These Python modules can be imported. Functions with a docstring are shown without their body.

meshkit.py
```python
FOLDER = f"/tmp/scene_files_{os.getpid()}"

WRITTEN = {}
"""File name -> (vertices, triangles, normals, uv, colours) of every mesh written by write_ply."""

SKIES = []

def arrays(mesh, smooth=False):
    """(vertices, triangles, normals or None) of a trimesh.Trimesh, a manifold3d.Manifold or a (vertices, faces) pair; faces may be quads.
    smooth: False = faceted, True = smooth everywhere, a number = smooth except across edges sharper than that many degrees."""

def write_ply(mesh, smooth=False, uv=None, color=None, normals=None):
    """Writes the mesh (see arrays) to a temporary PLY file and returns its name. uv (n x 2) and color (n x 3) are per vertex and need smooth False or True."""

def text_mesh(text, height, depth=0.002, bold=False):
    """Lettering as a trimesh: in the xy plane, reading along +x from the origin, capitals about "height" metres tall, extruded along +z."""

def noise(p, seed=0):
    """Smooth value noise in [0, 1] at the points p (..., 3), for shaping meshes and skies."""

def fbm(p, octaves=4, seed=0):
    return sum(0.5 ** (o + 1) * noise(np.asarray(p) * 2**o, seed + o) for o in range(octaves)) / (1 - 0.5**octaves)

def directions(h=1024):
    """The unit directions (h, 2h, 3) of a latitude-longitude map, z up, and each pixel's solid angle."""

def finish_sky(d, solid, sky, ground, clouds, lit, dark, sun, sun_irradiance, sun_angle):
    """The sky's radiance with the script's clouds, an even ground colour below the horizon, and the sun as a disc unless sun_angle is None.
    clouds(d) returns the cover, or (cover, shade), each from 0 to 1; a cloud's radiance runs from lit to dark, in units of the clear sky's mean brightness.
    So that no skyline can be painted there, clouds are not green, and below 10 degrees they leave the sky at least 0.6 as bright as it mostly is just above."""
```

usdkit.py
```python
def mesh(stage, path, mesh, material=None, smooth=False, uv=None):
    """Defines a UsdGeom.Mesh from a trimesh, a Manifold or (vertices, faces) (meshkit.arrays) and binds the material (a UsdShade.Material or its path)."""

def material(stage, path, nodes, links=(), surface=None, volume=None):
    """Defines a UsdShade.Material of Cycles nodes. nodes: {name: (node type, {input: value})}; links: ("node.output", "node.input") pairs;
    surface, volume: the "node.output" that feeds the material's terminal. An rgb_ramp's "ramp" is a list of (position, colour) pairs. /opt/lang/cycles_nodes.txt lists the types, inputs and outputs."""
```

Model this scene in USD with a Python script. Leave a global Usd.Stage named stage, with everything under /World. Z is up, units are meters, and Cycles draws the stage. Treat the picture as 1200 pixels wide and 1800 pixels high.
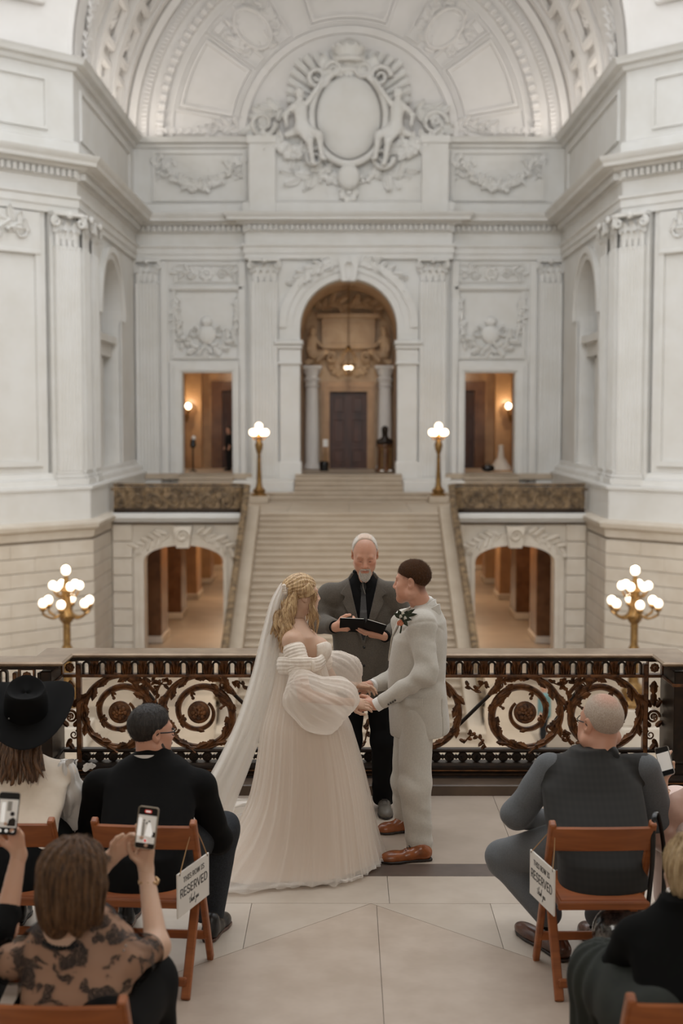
import math, random, numpy as np, trimesh, usdkit, meshkit, manifold3d as m3
from pxr import Usd, UsdGeom, UsdLux, UsdShade, Gf, Sdf, Vt
from shapely.geometry import Polygon, box as sbox, Point, LineString
from shapely import affinity, union_all
PI = math.pi
stage = Usd.Stage.CreateInMemory()
UsdGeom.SetStageUpAxis(stage, 'Z'); UsdGeom.SetStageMetersPerUnit(stage, 1.0)
UsdGeom.Xform.Define(stage, '/World'); UsdGeom.Scope.Define(stage, '/World/Looks')

# ------------------------------------------------------------------ camera, light, exposure
F = 2300.0                                     # focal length in pixels of the 1200 x 1800 frame
PITCH, YAW = math.atan(165 / F), math.atan(7 / F)
EYE = np.array([-0.117, 0.0, 2.6])
cam = UsdGeom.Camera.Define(stage, '/World/camera')
cam.CreateHorizontalApertureAttr(24.0); cam.CreateVerticalApertureAttr(36.0)
cam.CreateFocalLengthAttr(24.0 * F / 1200)
cam.CreateClippingRangeAttr(Gf.Vec2f(0.1, 300))
cam.CreateFStopAttr(1.9); cam.CreateFocusDistanceAttr(7.75)
cam.CreateExposureAttr(-1.04)
_fw = np.array([-math.sin(YAW) * math.cos(PITCH), math.cos(YAW) * math.cos(PITCH), -math.sin(PITCH)])
_rt = np.array([math.cos(YAW), math.sin(YAW), 0.0]); _up = np.cross(_rt, _fw)
cam.AddTransformOp().Set(Gf.Matrix4d(*_rt, 0, *_up, 0, *(-_fw), 0, *EYE, 1))

def env_light():
    d = UsdLux.DomeLight.Define(stage, '/World/daylight')
    d.CreateColorAttr(Gf.Vec3f(0.97, 1.0, 1.035)); d.CreateIntensityAttr(1.5)
env_light()
def area(name, loc, size, target, power, color=(1, .98, .955)):
    l = UsdLux.RectLight.Define(stage, '/World/' + name)
    l.CreateWidthAttr(size[0]); l.CreateHeightAttr(size[1]); l.CreateIntensityAttr(power); l.CreateColorAttr(Gf.Vec3f(*color))
    z = np.array(loc, float) - np.array(target, float); z /= np.linalg.norm(z)
    x = np.cross([0, 1, 0.01], z); x /= np.linalg.norm(x); y = np.cross(z, x)
    l.AddTransformOp().Set(Gf.Matrix4d(*x, 0, *y, 0, *z, 0, *loc, 1))
# unseen lights, out of view: one brightens the lunette, two the vault
area('unseen_rear_light', (0, 5.6, 17.5), (12, 8), (0, 50, 17), 20.0, (.94, 1, 1.06))
area('unseen_balcony_light', (0, -3.85, 4.0), (5, 3.6), (0, 7.5, 1.2), 8.5, (1, .95, .88))          # unseen, behind the camera; brightens the couple and the front rows
for nm_, x_ in (('unseen_cove_light_west', -7.85), ('unseen_cove_light_east', 7.85)): area(nm_, (x_, 45.8, 13.16), (.2, 7.0), (x_ * .30, 45.8, 20), 48.0, (1, .94, .87))

# ------------------------------------------------------------------ materials
MATS = {}
def lin(c):
    c = np.asarray(c, float) / 255.0
    return tuple(np.where(c <= 0.04045, c / 12.92, ((c + 0.055) / 1.055) ** 2.4))
def mat(name, rgb=(200, 200, 200), rough=0.6, metal=0.0, var=0.0, vscale=6.0, rgb2=None, bump=0.0, bscale=40.0, spec=0.5,
        sheen=0.0, alpha=1.0, sss=0.0, trans=0.0, emit=None, estr=0.0, stretch=(1, 1, 1), coat=0.0, vcol=None, thin=0.0, detail=4.0):
    """A principled material; rgb is sRGB 0-255. var mixes towards rgb2 by noise, thin mixes in translucency (cloth), vcol multiplies by a mesh primvar."""
    nodes = {'p': ('principled_bsdf', dict(roughness=rough, metallic=metal, specular_ior_level=spec, sheen_weight=sheen, coat_weight=coat))}
    links = []; c = lin(rgb)
    nodes['tc'] = ('texture_coordinate', {}); nodes['mp'] = ('mapping', dict(mapping_type='point', scale=stretch)); links.append(('tc.object', 'mp.vector'))
    src = None
    if var > 0 or rgb2 is not None:
        c2 = lin(rgb2) if rgb2 is not None else tuple(x * (1 - var) for x in c)
        nodes['n'] = ('noise_texture', dict(scale=vscale, detail=detail, roughness=0.6)); links.append(('mp.vector', 'n.vector'))
        nodes['r'] = ('rgb_ramp', {'ramp': [(0.0, c2), (0.36, c2), (0.64, c), (1.0, c)]}); links.append(('n.fac', 'r.fac')); src = 'r.color'
    if vcol:
        nodes['va'] = ('attribute', dict(attribute=vcol))
        if src:
            nodes['vm'] = ('mix_color', dict(blend_type='multiply', fac=1.0)); links += [(src, 'vm.a'), ('va.color', 'vm.b')]; src = 'vm.result'
        else:
            nodes['vm'] = ('mix_color', dict(blend_type='multiply', fac=1.0, a=c)); links.append(('va.color', 'vm.b')); src = 'vm.result'
    if src: links.append((src, 'p.base_color'))
    else: nodes['p'][1]['base_color'] = c
    if bump > 0:
        nodes['bn'] = ('noise_texture', dict(scale=bscale, detail=3.0)); nodes['b'] = ('bump', dict(strength=bump, distance=0.01))
        links += [('mp.vector', 'bn.vector'), ('bn.fac', 'b.height'), ('b.normal', 'p.normal')]
    if sss > 0: nodes['p'][1].update(subsurface_weight=sss, subsurface_radius=(0.6, 0.25, 0.15), subsurface_scale=0.012)
    if trans > 0: nodes['p'][1].update(transmission_weight=trans)
    if emit is not None: nodes['p'][1].update(emission_color=lin(emit), emission_strength=estr)
    out = 'p.BSDF'
    if thin > 0:
        nodes['t'] = ('translucent_bsdf', dict(color=c)); nodes['mx'] = ('mix_closure', dict(fac=thin))
        if src: links.append((src, 't.color'))
        links += [('p.BSDF', 'mx.closure1'), ('t.BSDF', 'mx.closure2')]; out = 'mx.closure'
    if alpha < 1:
        nodes['tr'] = ('transparent_bsdf', {}); nodes['ma'] = ('mix_closure', dict(fac=alpha))
        links += [('tr.BSDF', 'ma.closure1'), (out, 'ma.closure2')]; out = 'ma.closure'
    MATS[name] = usdkit.material(stage, '/World/Looks/' + name, nodes, links, surface=out)
    return MATS[name]

# ------------------------------------------------------------------ prims
USED = {}
def numbered(parent, name):
    n = USED.get((parent, name), -1) + 1; USED[(parent, name)] = n
    return parent + '/' + (name if n == 0 else '%s_%03d' % (name, n))
def path_of(p): return str(p.GetPath()) if p is not None else '/World'
def tag(p, label=None, cat=None, group=None, kind=None):
    for k, v in (('label', label), ('category', cat), ('group', group), ('kind', kind)):
        if v: p.SetCustomDataByKey(k, v)
    return p
def obj(name, mesh, m, parent=None, smooth=35, color=None, **kw):
    """One Mesh prim under parent (or /World)."""
    if isinstance(mesh, list): mesh = cat(*mesh)
    mm = usdkit.mesh(stage, numbered(path_of(parent), name), mesh, MATS[m] if isinstance(m, str) else m, smooth=(True if color is not None else smooth))
    if color is not None:
        UsdGeom.PrimvarsAPI(mm).CreatePrimvar('tint', Sdf.ValueTypeNames.Color3fArray, 'vertex').Set(Vt.Vec3fArray.FromNumpy(np.asarray(color, np.float32)))
    p = mm.GetPrim(); tag(p, **kw); return p
def thing(name, label=None, cat=None, loc=(0, 0, 0), rotz=0.0, group=None, kind=None, parent=None):
    x = UsdGeom.Xform.Define(stage, numbered(path_of(parent), name))
    x.AddTranslateOp().Set(Gf.Vec3d(*map(float, loc)))
    if rotz: x.AddRotateZOp().Set(math.degrees(rotz))
    return tag(x.GetPrim(), label, cat, group, kind)
def dup(root, loc, rotz=0.0, label=None, group=None, scale=None, parent=None):
    was = root.GetCustomData(); base = root.GetName()
    if base[-4:-3] == '_' and base[-3:].isdigit(): base = base[:-4]
    x = UsdGeom.Xform.Define(stage, numbered(path_of(parent), base))
    x.AddTranslateOp().Set(Gf.Vec3d(*map(float, loc)))
    if rotz: x.AddRotateZOp().Set(math.degrees(rotz))
    if scale: x.AddScaleOp().Set(Gf.Vec3f(*scale))
    p = x.GetPrim(); p.GetReferences().AddInternalReference(root.GetPath()); p.SetInstanceable(True)
    return tag(p, label or was.get('label'), was.get('category'), group or was.get('group'), was.get('kind'))

# ------------------------------------------------------------------ mesh helpers
def unit(v): v = np.asarray(v, float); return v / np.linalg.norm(v)
def tm(v, f):
    f = np.asarray(f, int)
    if f.shape[1] == 4: f = np.vstack([f[:, [0, 1, 2]], f[:, [0, 2, 3]]])
    return trimesh.Trimesh(np.asarray(v, float), f, process=False)
def cat(*ms):
    ms = [x for x in ms if x is not None]
    vs, fs, n = [], [], 0
    for a in ms:
        vs.append(np.asarray(a.vertices)); fs.append(np.asarray(a.faces) + n); n += len(vs[-1])
    return trimesh.Trimesh(np.vstack(vs), np.vstack(fs), process=False)
def mv(m, t=(0, 0, 0), rz=0.0, rx=0.0, ry=0.0, s=1.0):
    """A copy of m scaled, turned about x, y, z in that order, then moved."""
    v = np.asarray(m.vertices) * np.asarray(s, float)
    for ax, a in ((0, rx), (1, ry), (2, rz)):
        if a:
            c, n = math.cos(a), math.sin(a); i, j = [(1, 2), (2, 0), (0, 1)][ax]
            vi, vj = v[:, i].copy(), v[:, j].copy(); v[:, i] = c * vi - n * vj; v[:, j] = n * vi + c * vj
    f = np.asarray(m.faces)
    if np.prod(np.broadcast_to(s, 3)) < 0: f = f[:, ::-1]
    return trimesh.Trimesh(v + np.asarray(t, float), f, process=False)
def mirx(m): return mv(m, s=(-1, 1, 1))
def bx(x0, x1, y0, y1, z0, z1, bev=0.0):
    if bev <= 0:
        m = trimesh.creation.box((abs(x1 - x0), abs(y1 - y0), abs(z1 - z0)))
    else:
        a, b, c = abs(x1 - x0) / 2, abs(y1 - y0) / 2, abs(z1 - z0) / 2; bev = min(bev, a * .8, b * .8, c * .8)
        p = [(sx * (a - (k != 0) * bev), sy * (b - (k != 1) * bev), sz * (c - (k != 2) * bev)) for sx in (-1, 1) for sy in (-1, 1) for sz in (-1, 1) for k in range(3)]
        m = trimesh.convex.convex_hull(np.array(p))
    return mv(m, ((x0 + x1) / 2, (y0 + y1) / 2, (z0 + z1) / 2))
def lathe(profile, n=24, a0=0.0, a1=2 * PI):
    """profile: (r, z) pairs from bottom to top, turned about z."""
    p = np.asarray(profile, float); full = abs(a1 - a0 - 2 * PI) < 1e-6
    th = np.linspace(a0, a1, n + 1)[: n if full else n + 1]
    v = np.stack([p[:, None, 0] * np.cos(th), p[:, None, 0] * np.sin(th), np.repeat(p[:, 1:2], len(th), 1)], -1).reshape(-1, 3)
    k = len(th); i, j = np.meshgrid(np.arange(len(p) - 1), np.arange(k if full else k - 1), indexing='ij'); jn = (j + 1) % k
    return tm(v, np.stack([i * k + j, i * k + jn, (i + 1) * k + jn, (i + 1) * k + j], -1).reshape(-1, 4))
def frames(P, upv=(0, 0, 1)):
    P = np.asarray(P, float); t = np.gradient(P, axis=0); t /= np.linalg.norm(t, axis=1, keepdims=True) + 1e-12
    u = np.asarray(upv, float); a = np.cross(t, u)
    bad = np.linalg.norm(a, axis=1) < 1e-3; a[bad] = np.cross(t[bad], [1.0, 0.02, 0.03])
    a /= np.linalg.norm(a, axis=1, keepdims=True); b = np.cross(a, t); return t, a, b
def sweep(P, ra, rb=None, n=8, upv=(0, 0, 1), caps=True, prof=None):
    """A tube along P with radii ra (sideways) and rb (along upv); prof: ring offsets (k,2) instead of an ellipse."""
    P = np.asarray(P, float); t, a, b = frames(P, upv)
    ra = np.broadcast_to(np.asarray(ra, float), (len(P),)); rb = ra if rb is None else np.broadcast_to(np.asarray(rb, float), (len(P),))
    if prof is None:
        th = np.arange(n) * 2 * PI / n; prof = np.stack([np.cos(th), np.sin(th)], 1)
    prof = np.asarray(prof, float); n = len(prof)
    v = P[:, None] + (ra[:, None] * prof[None, :, 0])[..., None] * a[:, None] + (rb[:, None] * prof[None, :, 1])[..., None] * b[:, None]
    v = v.reshape(-1, 3); i, j = np.meshgrid(np.arange(len(P) - 1), np.arange(n), indexing='ij'); jn = (j + 1) % n
    f = np.stack([i * n + j, i * n + jn, (i + 1) * n + jn, (i + 1) * n + j], -1).reshape(-1, 4)
    m = tm(v, f)
    if caps:
        c0, c1 = len(v), len(v) + 1; k = np.arange(n); e = (len(P) - 1) * n
        v2 = np.vstack([v, P[:1], P[-1:]])
        fc = np.vstack([np.stack([np.full(n, c0), (k + 1) % n, k], 1), np.stack([np.full(n, c1), e + k, e + (k + 1) % n], 1)])
        m = trimesh.Trimesh(v2, np.vstack([m.faces, fc]), process=False)
    return m
def profile_run(path, prof, closed=False, depth_dir=None):
    """Moulding: prof (out, z) swept along a horizontal polyline path (x, y); 'out' is to the right of the walking direction. Mitred corners."""
    P = np.asarray(path, float); n = len(P); pr = np.asarray(prof, float)
    d = np.diff(P, axis=0); d /= np.linalg.norm(d, axis=1, keepdims=True); nr = np.stack([d[:, 1], -d[:, 0]], 1)
    V = []
    for i in range(n):
        if i == 0: m = nr[0]; k = 1.0
        elif i == n - 1: m = nr[-1]; k = 1.0
        else:
            m = nr[i - 1] + nr[i]; m /= np.linalg.norm(m); k = 1.0 / max(0.2, m @ nr[i])
        V.append(np.stack([P[i, 0] + m[0] * k * pr[:, 0], P[i, 1] + m[1] * k * pr[:, 0], pr[:, 1]], 1))
    V = np.array(V); q = len(pr); i, j = np.meshgrid(np.arange(n - 1), np.arange(q - 1), indexing='ij')
    f = np.stack([i * q + j, i * q + j + 1, (i + 1) * q + j + 1, (i + 1) * q + j], -1).reshape(-1, 4)
    return tm(V.reshape(-1, 3), f)
def prism(poly, y0, y1):
    """A shapely polygon in (x, z) extruded along y from y0 to y1."""
    out = []
    for g in getattr(poly, 'geoms', [poly]):
        if g.is_empty or g.area < 1e-9: continue
        m = trimesh.creation.extrude_polygon(g, y1 - y0, engine='earcut'); v = np.asarray(m.vertices)
        out.append(trimesh.Trimesh(np.stack([v[:, 0], y0 + v[:, 2], v[:, 1]], 1), np.asarray(m.faces)[:, ::-1], process=False))
    return cat(*out)
def ico(r=1.0, sub=1, s=(1, 1, 1), t=(0, 0, 0)):
    return mv(trimesh.creation.icosphere(subdivisions=sub, radius=r), t, s=s)
def arc(cx, cz, r, a0, a1, n=24):
    th = np.linspace(a0, a1, n); return np.stack([cx + r * np.cos(th), cz + r * np.sin(th)], 1)
def catmull(P, n=8):
    """Smooth points through P, n per span."""
    P = np.asarray(P, float); Q = np.vstack([2 * P[0] - P[1], P, 2 * P[-1] - P[-2]]); out = []
    for i in range(1, len(Q) - 2):
        t = np.linspace(0, 1, n, endpoint=False)[:, None]
        out.append(.5 * (2 * Q[i] + (Q[i + 1] - Q[i - 1]) * t + (2 * Q[i - 1] - 5 * Q[i] + 4 * Q[i + 1] - Q[i + 2]) * t ** 2 + (3 * Q[i] - Q[i - 1] - 3 * Q[i + 1] + Q[i + 2]) * t ** 3))
    return np.vstack(out + [P[-1:]])
def interp_rows(t, ts, rows):
    rows = np.asarray(rows, float); return np.stack([np.interp(t, ts, rows[:, k]) for k in range(rows.shape[1])], -1)
def leaf(L=1.0, W=0.5, curl=0.5, lobes=4, thick=0.06, nose=0.3, n=9):
    """An acanthus-like leaf: root at the origin, growing along +z, front towards -y, its tip curling forward; lobed outline."""
    thick *= min(1.0, L * 1.8); t = np.linspace(0, 1, n); w = W / 2 * (np.sin(PI * (t * .82 + .14)) ** .7) * (1 - .28 * (np.cos(t * lobes * 2 * PI) * .5 + .5)) * (1 - .9 * t ** 6)
    ang = curl * PI * np.clip((t - .45) / .55, 0, 1) ** 1.5
    dz, dy = np.cos(ang), -np.sin(ang); z = np.concatenate([[0], np.cumsum((dz[1:] + dz[:-1]) / 2)]) * L / (n - 1); y = np.concatenate([[0], np.cumsum((dy[1:] + dy[:-1]) / 2)]) * L / (n - 1)
    u = np.array([-1, -.5, 0, .5, 1]); dep = np.array([0, .5, 1.0, .5, 0]) * nose * W * .3
    nz, ny = np.sin(ang), -np.cos(ang)
    V = [np.stack([u * w[i], y[i] + ny[i] * (-dep * .0 + thick * .5 * (1 - abs(u)) + (abs(u) == .5) * thick * -.3 + dep * 0.25) , z[i] + nz[i] * thick * .2 * (1 - abs(u))], 1) for i in range(n)]
    B = [np.stack([u * w[i], y[i] - ny[i] * thick * .5 * np.ones(5), np.full(5, z[i])], 1) for i in range(n)]
    v = np.vstack(V + B); k = 5; f = []
    for i in range(n - 1):
        for j in range(k - 1):
            a = i * k + j; f.append([a, a + 1, a + k + 1, a + k]); o = n * k; f.append([o + a, o + a + k, o + a + k + 1, o + a + 1])
        for j in (0, k - 1):
            a = i * k + j; o = n * k; q = [a, a + k, o + a + k, o + a]; f.append(q if j == 0 else q[::-1])
    return tm(v, f)
def spiral(r0, r1, turns, a0=0.0, n=60, sense=1):
    t = np.linspace(0, 1, n); r = r0 + (r1 - r0) * t; th = a0 + sense * turns * 2 * PI * t
    return np.stack([r * np.cos(th), np.zeros(n), r * np.sin(th)], 1)

# ------------------------------------------------------------------ signed distance bodies
def smin(a, b, k):
    h = np.maximum(k - np.abs(a - b), 0.0) / k
    return np.minimum(a, b) - h * h * k * 0.25
def smax(a, b, k): return -smin(-a, -b, k)
def rcone(p, a, b, ra, rb):
    """Distance to a capsule from a to b whose radius runs from ra to rb."""
    a = np.asarray(a, np.float32); b = np.asarray(b, np.float32); ba = b - a; l2 = float(ba @ ba)
    if l2 < 1e-12: return np.linalg.norm(p - a, axis=1) - max(ra, rb)
    h = np.clip((p - a) @ ba / l2, 0, 1)
    return np.linalg.norm(p - a - h[:, None] * ba, axis=1) - (ra + (rb - ra) * h)
def ell(p, c, r, R=None):
    """Distance (approximate) to an ellipsoid; R: 3x3 whose rows are its axes."""
    q = p - np.asarray(c, np.float32)
    if R is not None: q = q @ np.asarray(R, np.float32).T
    r = np.asarray(r, np.float32); k0 = np.linalg.norm(q / r, axis=1); k1 = np.linalg.norm(q / (r * r), axis=1)
    return k0 * (k0 - 1.0) / np.maximum(k1, 1e-6)
def loft(p, o, R, rows, power=2.0):
    """Distance to a stack of ellipses along a local z axis. rows: (z, cx, cy, rx, ry); R rows are the local axes in world space."""
    q = (p - np.asarray(o, np.float32)) @ np.asarray(R, np.float32).T; rows = np.asarray(rows, float)
    z = q[:, 2]; zs = rows[:, 0]; zc = np.clip(z, zs[0], zs[-1])
    cx, cy, rx, ry = (np.interp(zc, zs, rows[:, k]).astype(np.float32) for k in (1, 2, 3, 4))
    u, w = np.abs((q[:, 0] - cx) / rx), np.abs((q[:, 1] - cy) / ry)
    if power == 2.0: k0 = np.sqrt(u * u + w * w)
    else: k0 = (u ** power + w ** power) ** (1 / power)
    k1 = np.sqrt((u / rx) ** 2 + (w / ry) ** 2); d = np.where(k0 > 1e-4, k0 * (k0 - 1) / np.maximum(k1, 1e-6), -np.minimum(rx, ry))
    dz = np.maximum(zs[0] - z, z - zs[-1])
    return np.where((d > 0) & (dz > 0), np.sqrt(np.maximum(d, 0) ** 2 + np.maximum(dz, 0) ** 2), np.maximum(d, dz)).astype(np.float32)
def surface(f, lo, hi, h, B=6):
    """Surface nets of f <= 0 inside the box, evaluated only near the surface. Returns a smooth trimesh."""
    lo = np.asarray(lo, float); hi = np.asarray(hi, float); nb = np.maximum(1, np.ceil((hi - lo) / (h * B))).astype(int); n = nb * B + 1
    cen = np.stack(np.meshgrid(*[lo[k] + h * B * (np.arange(nb[k]) + .5) for k in range(3)], indexing='ij'), -1).reshape(-1, 3).astype(np.float32)
    dc = f(cen); near = np.abs(dc) < h * B * 1.35
    G = np.repeat(np.repeat(np.repeat(dc.reshape(nb), B, 0), B, 1), B, 2); G = np.pad(G, ((0, 1),) * 3, mode='edge').astype(np.float32)
    known = np.zeros(n, bool); nz = np.argwhere(near.reshape(nb))
    if not len(nz): raise ValueError('empty surface')
    off = np.stack(np.meshgrid(*[np.arange(B + 1)] * 3, indexing='ij'), -1).reshape(-1, 3)
    ids = np.unique(np.ravel_multi_index((nz[:, None] * B + off[None]).reshape(-1, 3).T, n))
    ijk = np.stack(np.unravel_index(ids, n), -1); G.ravel()[ids] = f((lo + ijk * h).astype(np.float32)); known.ravel()[ids] = True
    S = G < 0; c = n - 1
    cnt = np.zeros(c, np.int8); kk = np.ones(c, bool)
    for a, b, d in np.ndindex(2, 2, 2):
        s = (slice(a, a + c[0]), slice(b, b + c[1]), slice(d, d + c[2])); cnt += S[s]; kk &= known[s]
    act = np.argwhere((cnt > 0) & (cnt < 8) & kk); vid = np.full(c, -1, np.int64); vid[tuple(act.T)] = np.arange(len(act))
    acc = np.zeros((len(act), 3)); num = np.zeros(len(act))
    cor = {o: G[act[:, 0] + o[0], act[:, 1] + o[1], act[:, 2] + o[2]] for o in np.ndindex(2, 2, 2)}
    for ax in range(3):
        for o in np.ndindex(2, 2, 2):
            if o[ax]: continue
            o2 = tuple(1 if k == ax else o[k] for k in range(3)); g0, g1 = cor[o], cor[o2]; x = (g0 < 0) != (g1 < 0)
            t = np.where(x, g0 / np.where(x, g0 - g1, 1), 0); q = np.broadcast_to(np.array(o, float), (len(act), 3)).copy(); q[:, ax] = t
            acc[x] += q[x]; num[x] += 1
    v = lo + (act + acc / num[:, None]) * h; fs = []
    for ax in range(3):
        b, d = [(1, 2), (2, 0), (0, 1)][ax]; sl0 = [slice(None)] * 3; sl1 = [slice(None)] * 3; sl0[ax] = slice(0, -1); sl1[ax] = slice(1, None)
        x = np.argwhere(S[tuple(sl0)] != S[tuple(sl1)]); x = x[(x[:, b] > 0) & (x[:, d] > 0) & (x[:, b] < c[b]) & (x[:, d] < c[d])]
        if not len(x): continue
        e = np.eye(3, dtype=int); q = [vid[tuple((x - ob * e[b] - od * e[d]).T)] for ob, od in ((0, 0), (1, 0), (1, 1), (0, 1))]; q = np.stack(q, 1)
        inside = S[tuple(x.T)]; q[~inside] = q[~inside][:, ::-1]; fs.append(q[(q >= 0).all(1)])
    return tm(v, np.vstack(fs))
def basis(z, y=(0, 1, 0)):
    """3x3 whose rows are local x, y, z: local z along z, local y as near as possible to y."""
    z = np.asarray(z, float); z = z / np.linalg.norm(z); y = np.asarray(y, float); x = np.cross(y, z); x /= np.linalg.norm(x); return np.stack([x, np.cross(z, x), z])
def rotz(a): c, s = math.cos(a), math.sin(a); return np.array([[c, s, 0], [-s, c, 0], [0, 0, 1.0]])   # rows: axes turned by a
mat('limestone', (214, 212, 208), rough=.75, rgb2=(208, 205, 199), vscale=.9, bump=.12, bscale=9, spec=.25)
mat('limestone_warm', (208, 198, 184), rough=.7, rgb2=(198, 186, 170), vscale=1.2, spec=.3)
mat('plaster', (220, 216, 212), rough=.8, rgb2=(215, 211, 206), vscale=.8, spec=.2)
mat('corridor_stone', (180, 140, 98), rough=.35, rgb2=(158, 120, 82), vscale=1.5, spec=.5)
mat('brown_marble', (110, 74, 48), rough=.22, rgb2=(88, 58, 36), vscale=2.0)
mat('dark_wood', (84, 45, 24), rough=.4, rgb2=(58, 30, 15), vscale=3, stretch=(1, 1, .15))
mat('floor_marble', (176, 160, 145), rough=.34, rgb2=(163, 147, 131), vscale=2.2, spec=.5, detail=8)
mat('floor_marble_b', (190, 176, 161), rough=.36, rgb2=(178, 163, 147), vscale=3.1, spec=.5, detail=8)
mat('floor_marble_lit', (196, 183, 168), rough=.36, rgb2=(184, 170, 155), vscale=3.1, spec=.5, detail=8)  # lit copy of the marble; front floor stones carry extra brightness in their colour
mat('floor_pink', (188, 171, 155), rough=.4, rgb2=(174, 156, 139), vscale=4.0, detail=9)
mat('floor_band', (98, 84, 75), rough=.4, rgb2=(84, 71, 62), vscale=5)
mat('rail_step', (92, 74, 58), rough=.45, rgb2=(76, 60, 47), vscale=4)
mat('ground_marble', (182, 166, 146), rough=.45, rgb2=(168, 152, 132), vscale=.8)
mat('ground_marble_dark', (150, 136, 120), rough=.45, rgb2=(140, 126, 110), vscale=.8)
mat('joint', (128, 116, 104), rough=.8); mat('joint_wall', (150, 138, 124), rough=.85)
mat('stair_stone', (182, 166, 146), rough=.5, rgb2=(172, 155, 134), vscale=1.4)
mat('bronze_dark', (30, 22, 16), rough=.38, metal=.55, rgb2=(46, 32, 20), vscale=14)
mat('bronze_gilt', (126, 80, 42), rough=.4, metal=.35, rgb2=(62, 38, 21), vscale=20, detail=6)
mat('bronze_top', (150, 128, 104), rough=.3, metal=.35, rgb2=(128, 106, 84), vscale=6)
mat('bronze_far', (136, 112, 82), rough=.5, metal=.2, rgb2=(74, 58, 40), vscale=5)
mat('brass', (158, 122, 72), rough=.35, metal=.7, rgb2=(112, 84, 48), vscale=8)
mat('lamp_glow', (255, 246, 232), emit=(255, 236, 208), estr=5.0)
mat('lamp_glow_soft', (255, 240, 220), emit=(255, 226, 190), estr=9.0)
mat('chair_wood', (160, 92, 46), rough=.42, rgb2=(132, 72, 34), vscale=7, stretch=(.25, 3, 3), detail=6)
mat('chair_seat', (166, 94, 46), rough=.45, rgb2=(140, 74, 36), vscale=7, stretch=(.25, 3, 3), detail=6)
mat('steel', (150, 145, 138), rough=.3, metal=.9)
mat('sign_white', (226, 220, 212), rough=.6)
mat('ink', (40, 36, 34), rough=.7)
mat('twine', (178, 140, 98), rough=.9)
mat('black_plastic', (14, 13, 13), rough=.3)
mat('phone_case', (170, 156, 136), rough=.35)
mat('phone_gold', (196, 160, 120), rough=.25, metal=.8)
mat('alcove_stone_lit', (196, 168, 136), rough=.6, rgb2=(180, 150, 118), vscale=1.6)  # brown tone of the warm light in the alcove, put into the colour
mat('lamp_glow_warm', (255, 244, 228), emit=(255, 222, 182), estr=13.0)
# ================================================================== the rotunda: walls, vault, stairs
HX, YB, YF, ZE = 8.1, 50.0, 39.1, 13.05         # half width, back wall, front corner, springing of the vaults
rng = np.random.default_rng(5)
def struct(name, **kw): return thing(name, kind='structure', **kw)

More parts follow.
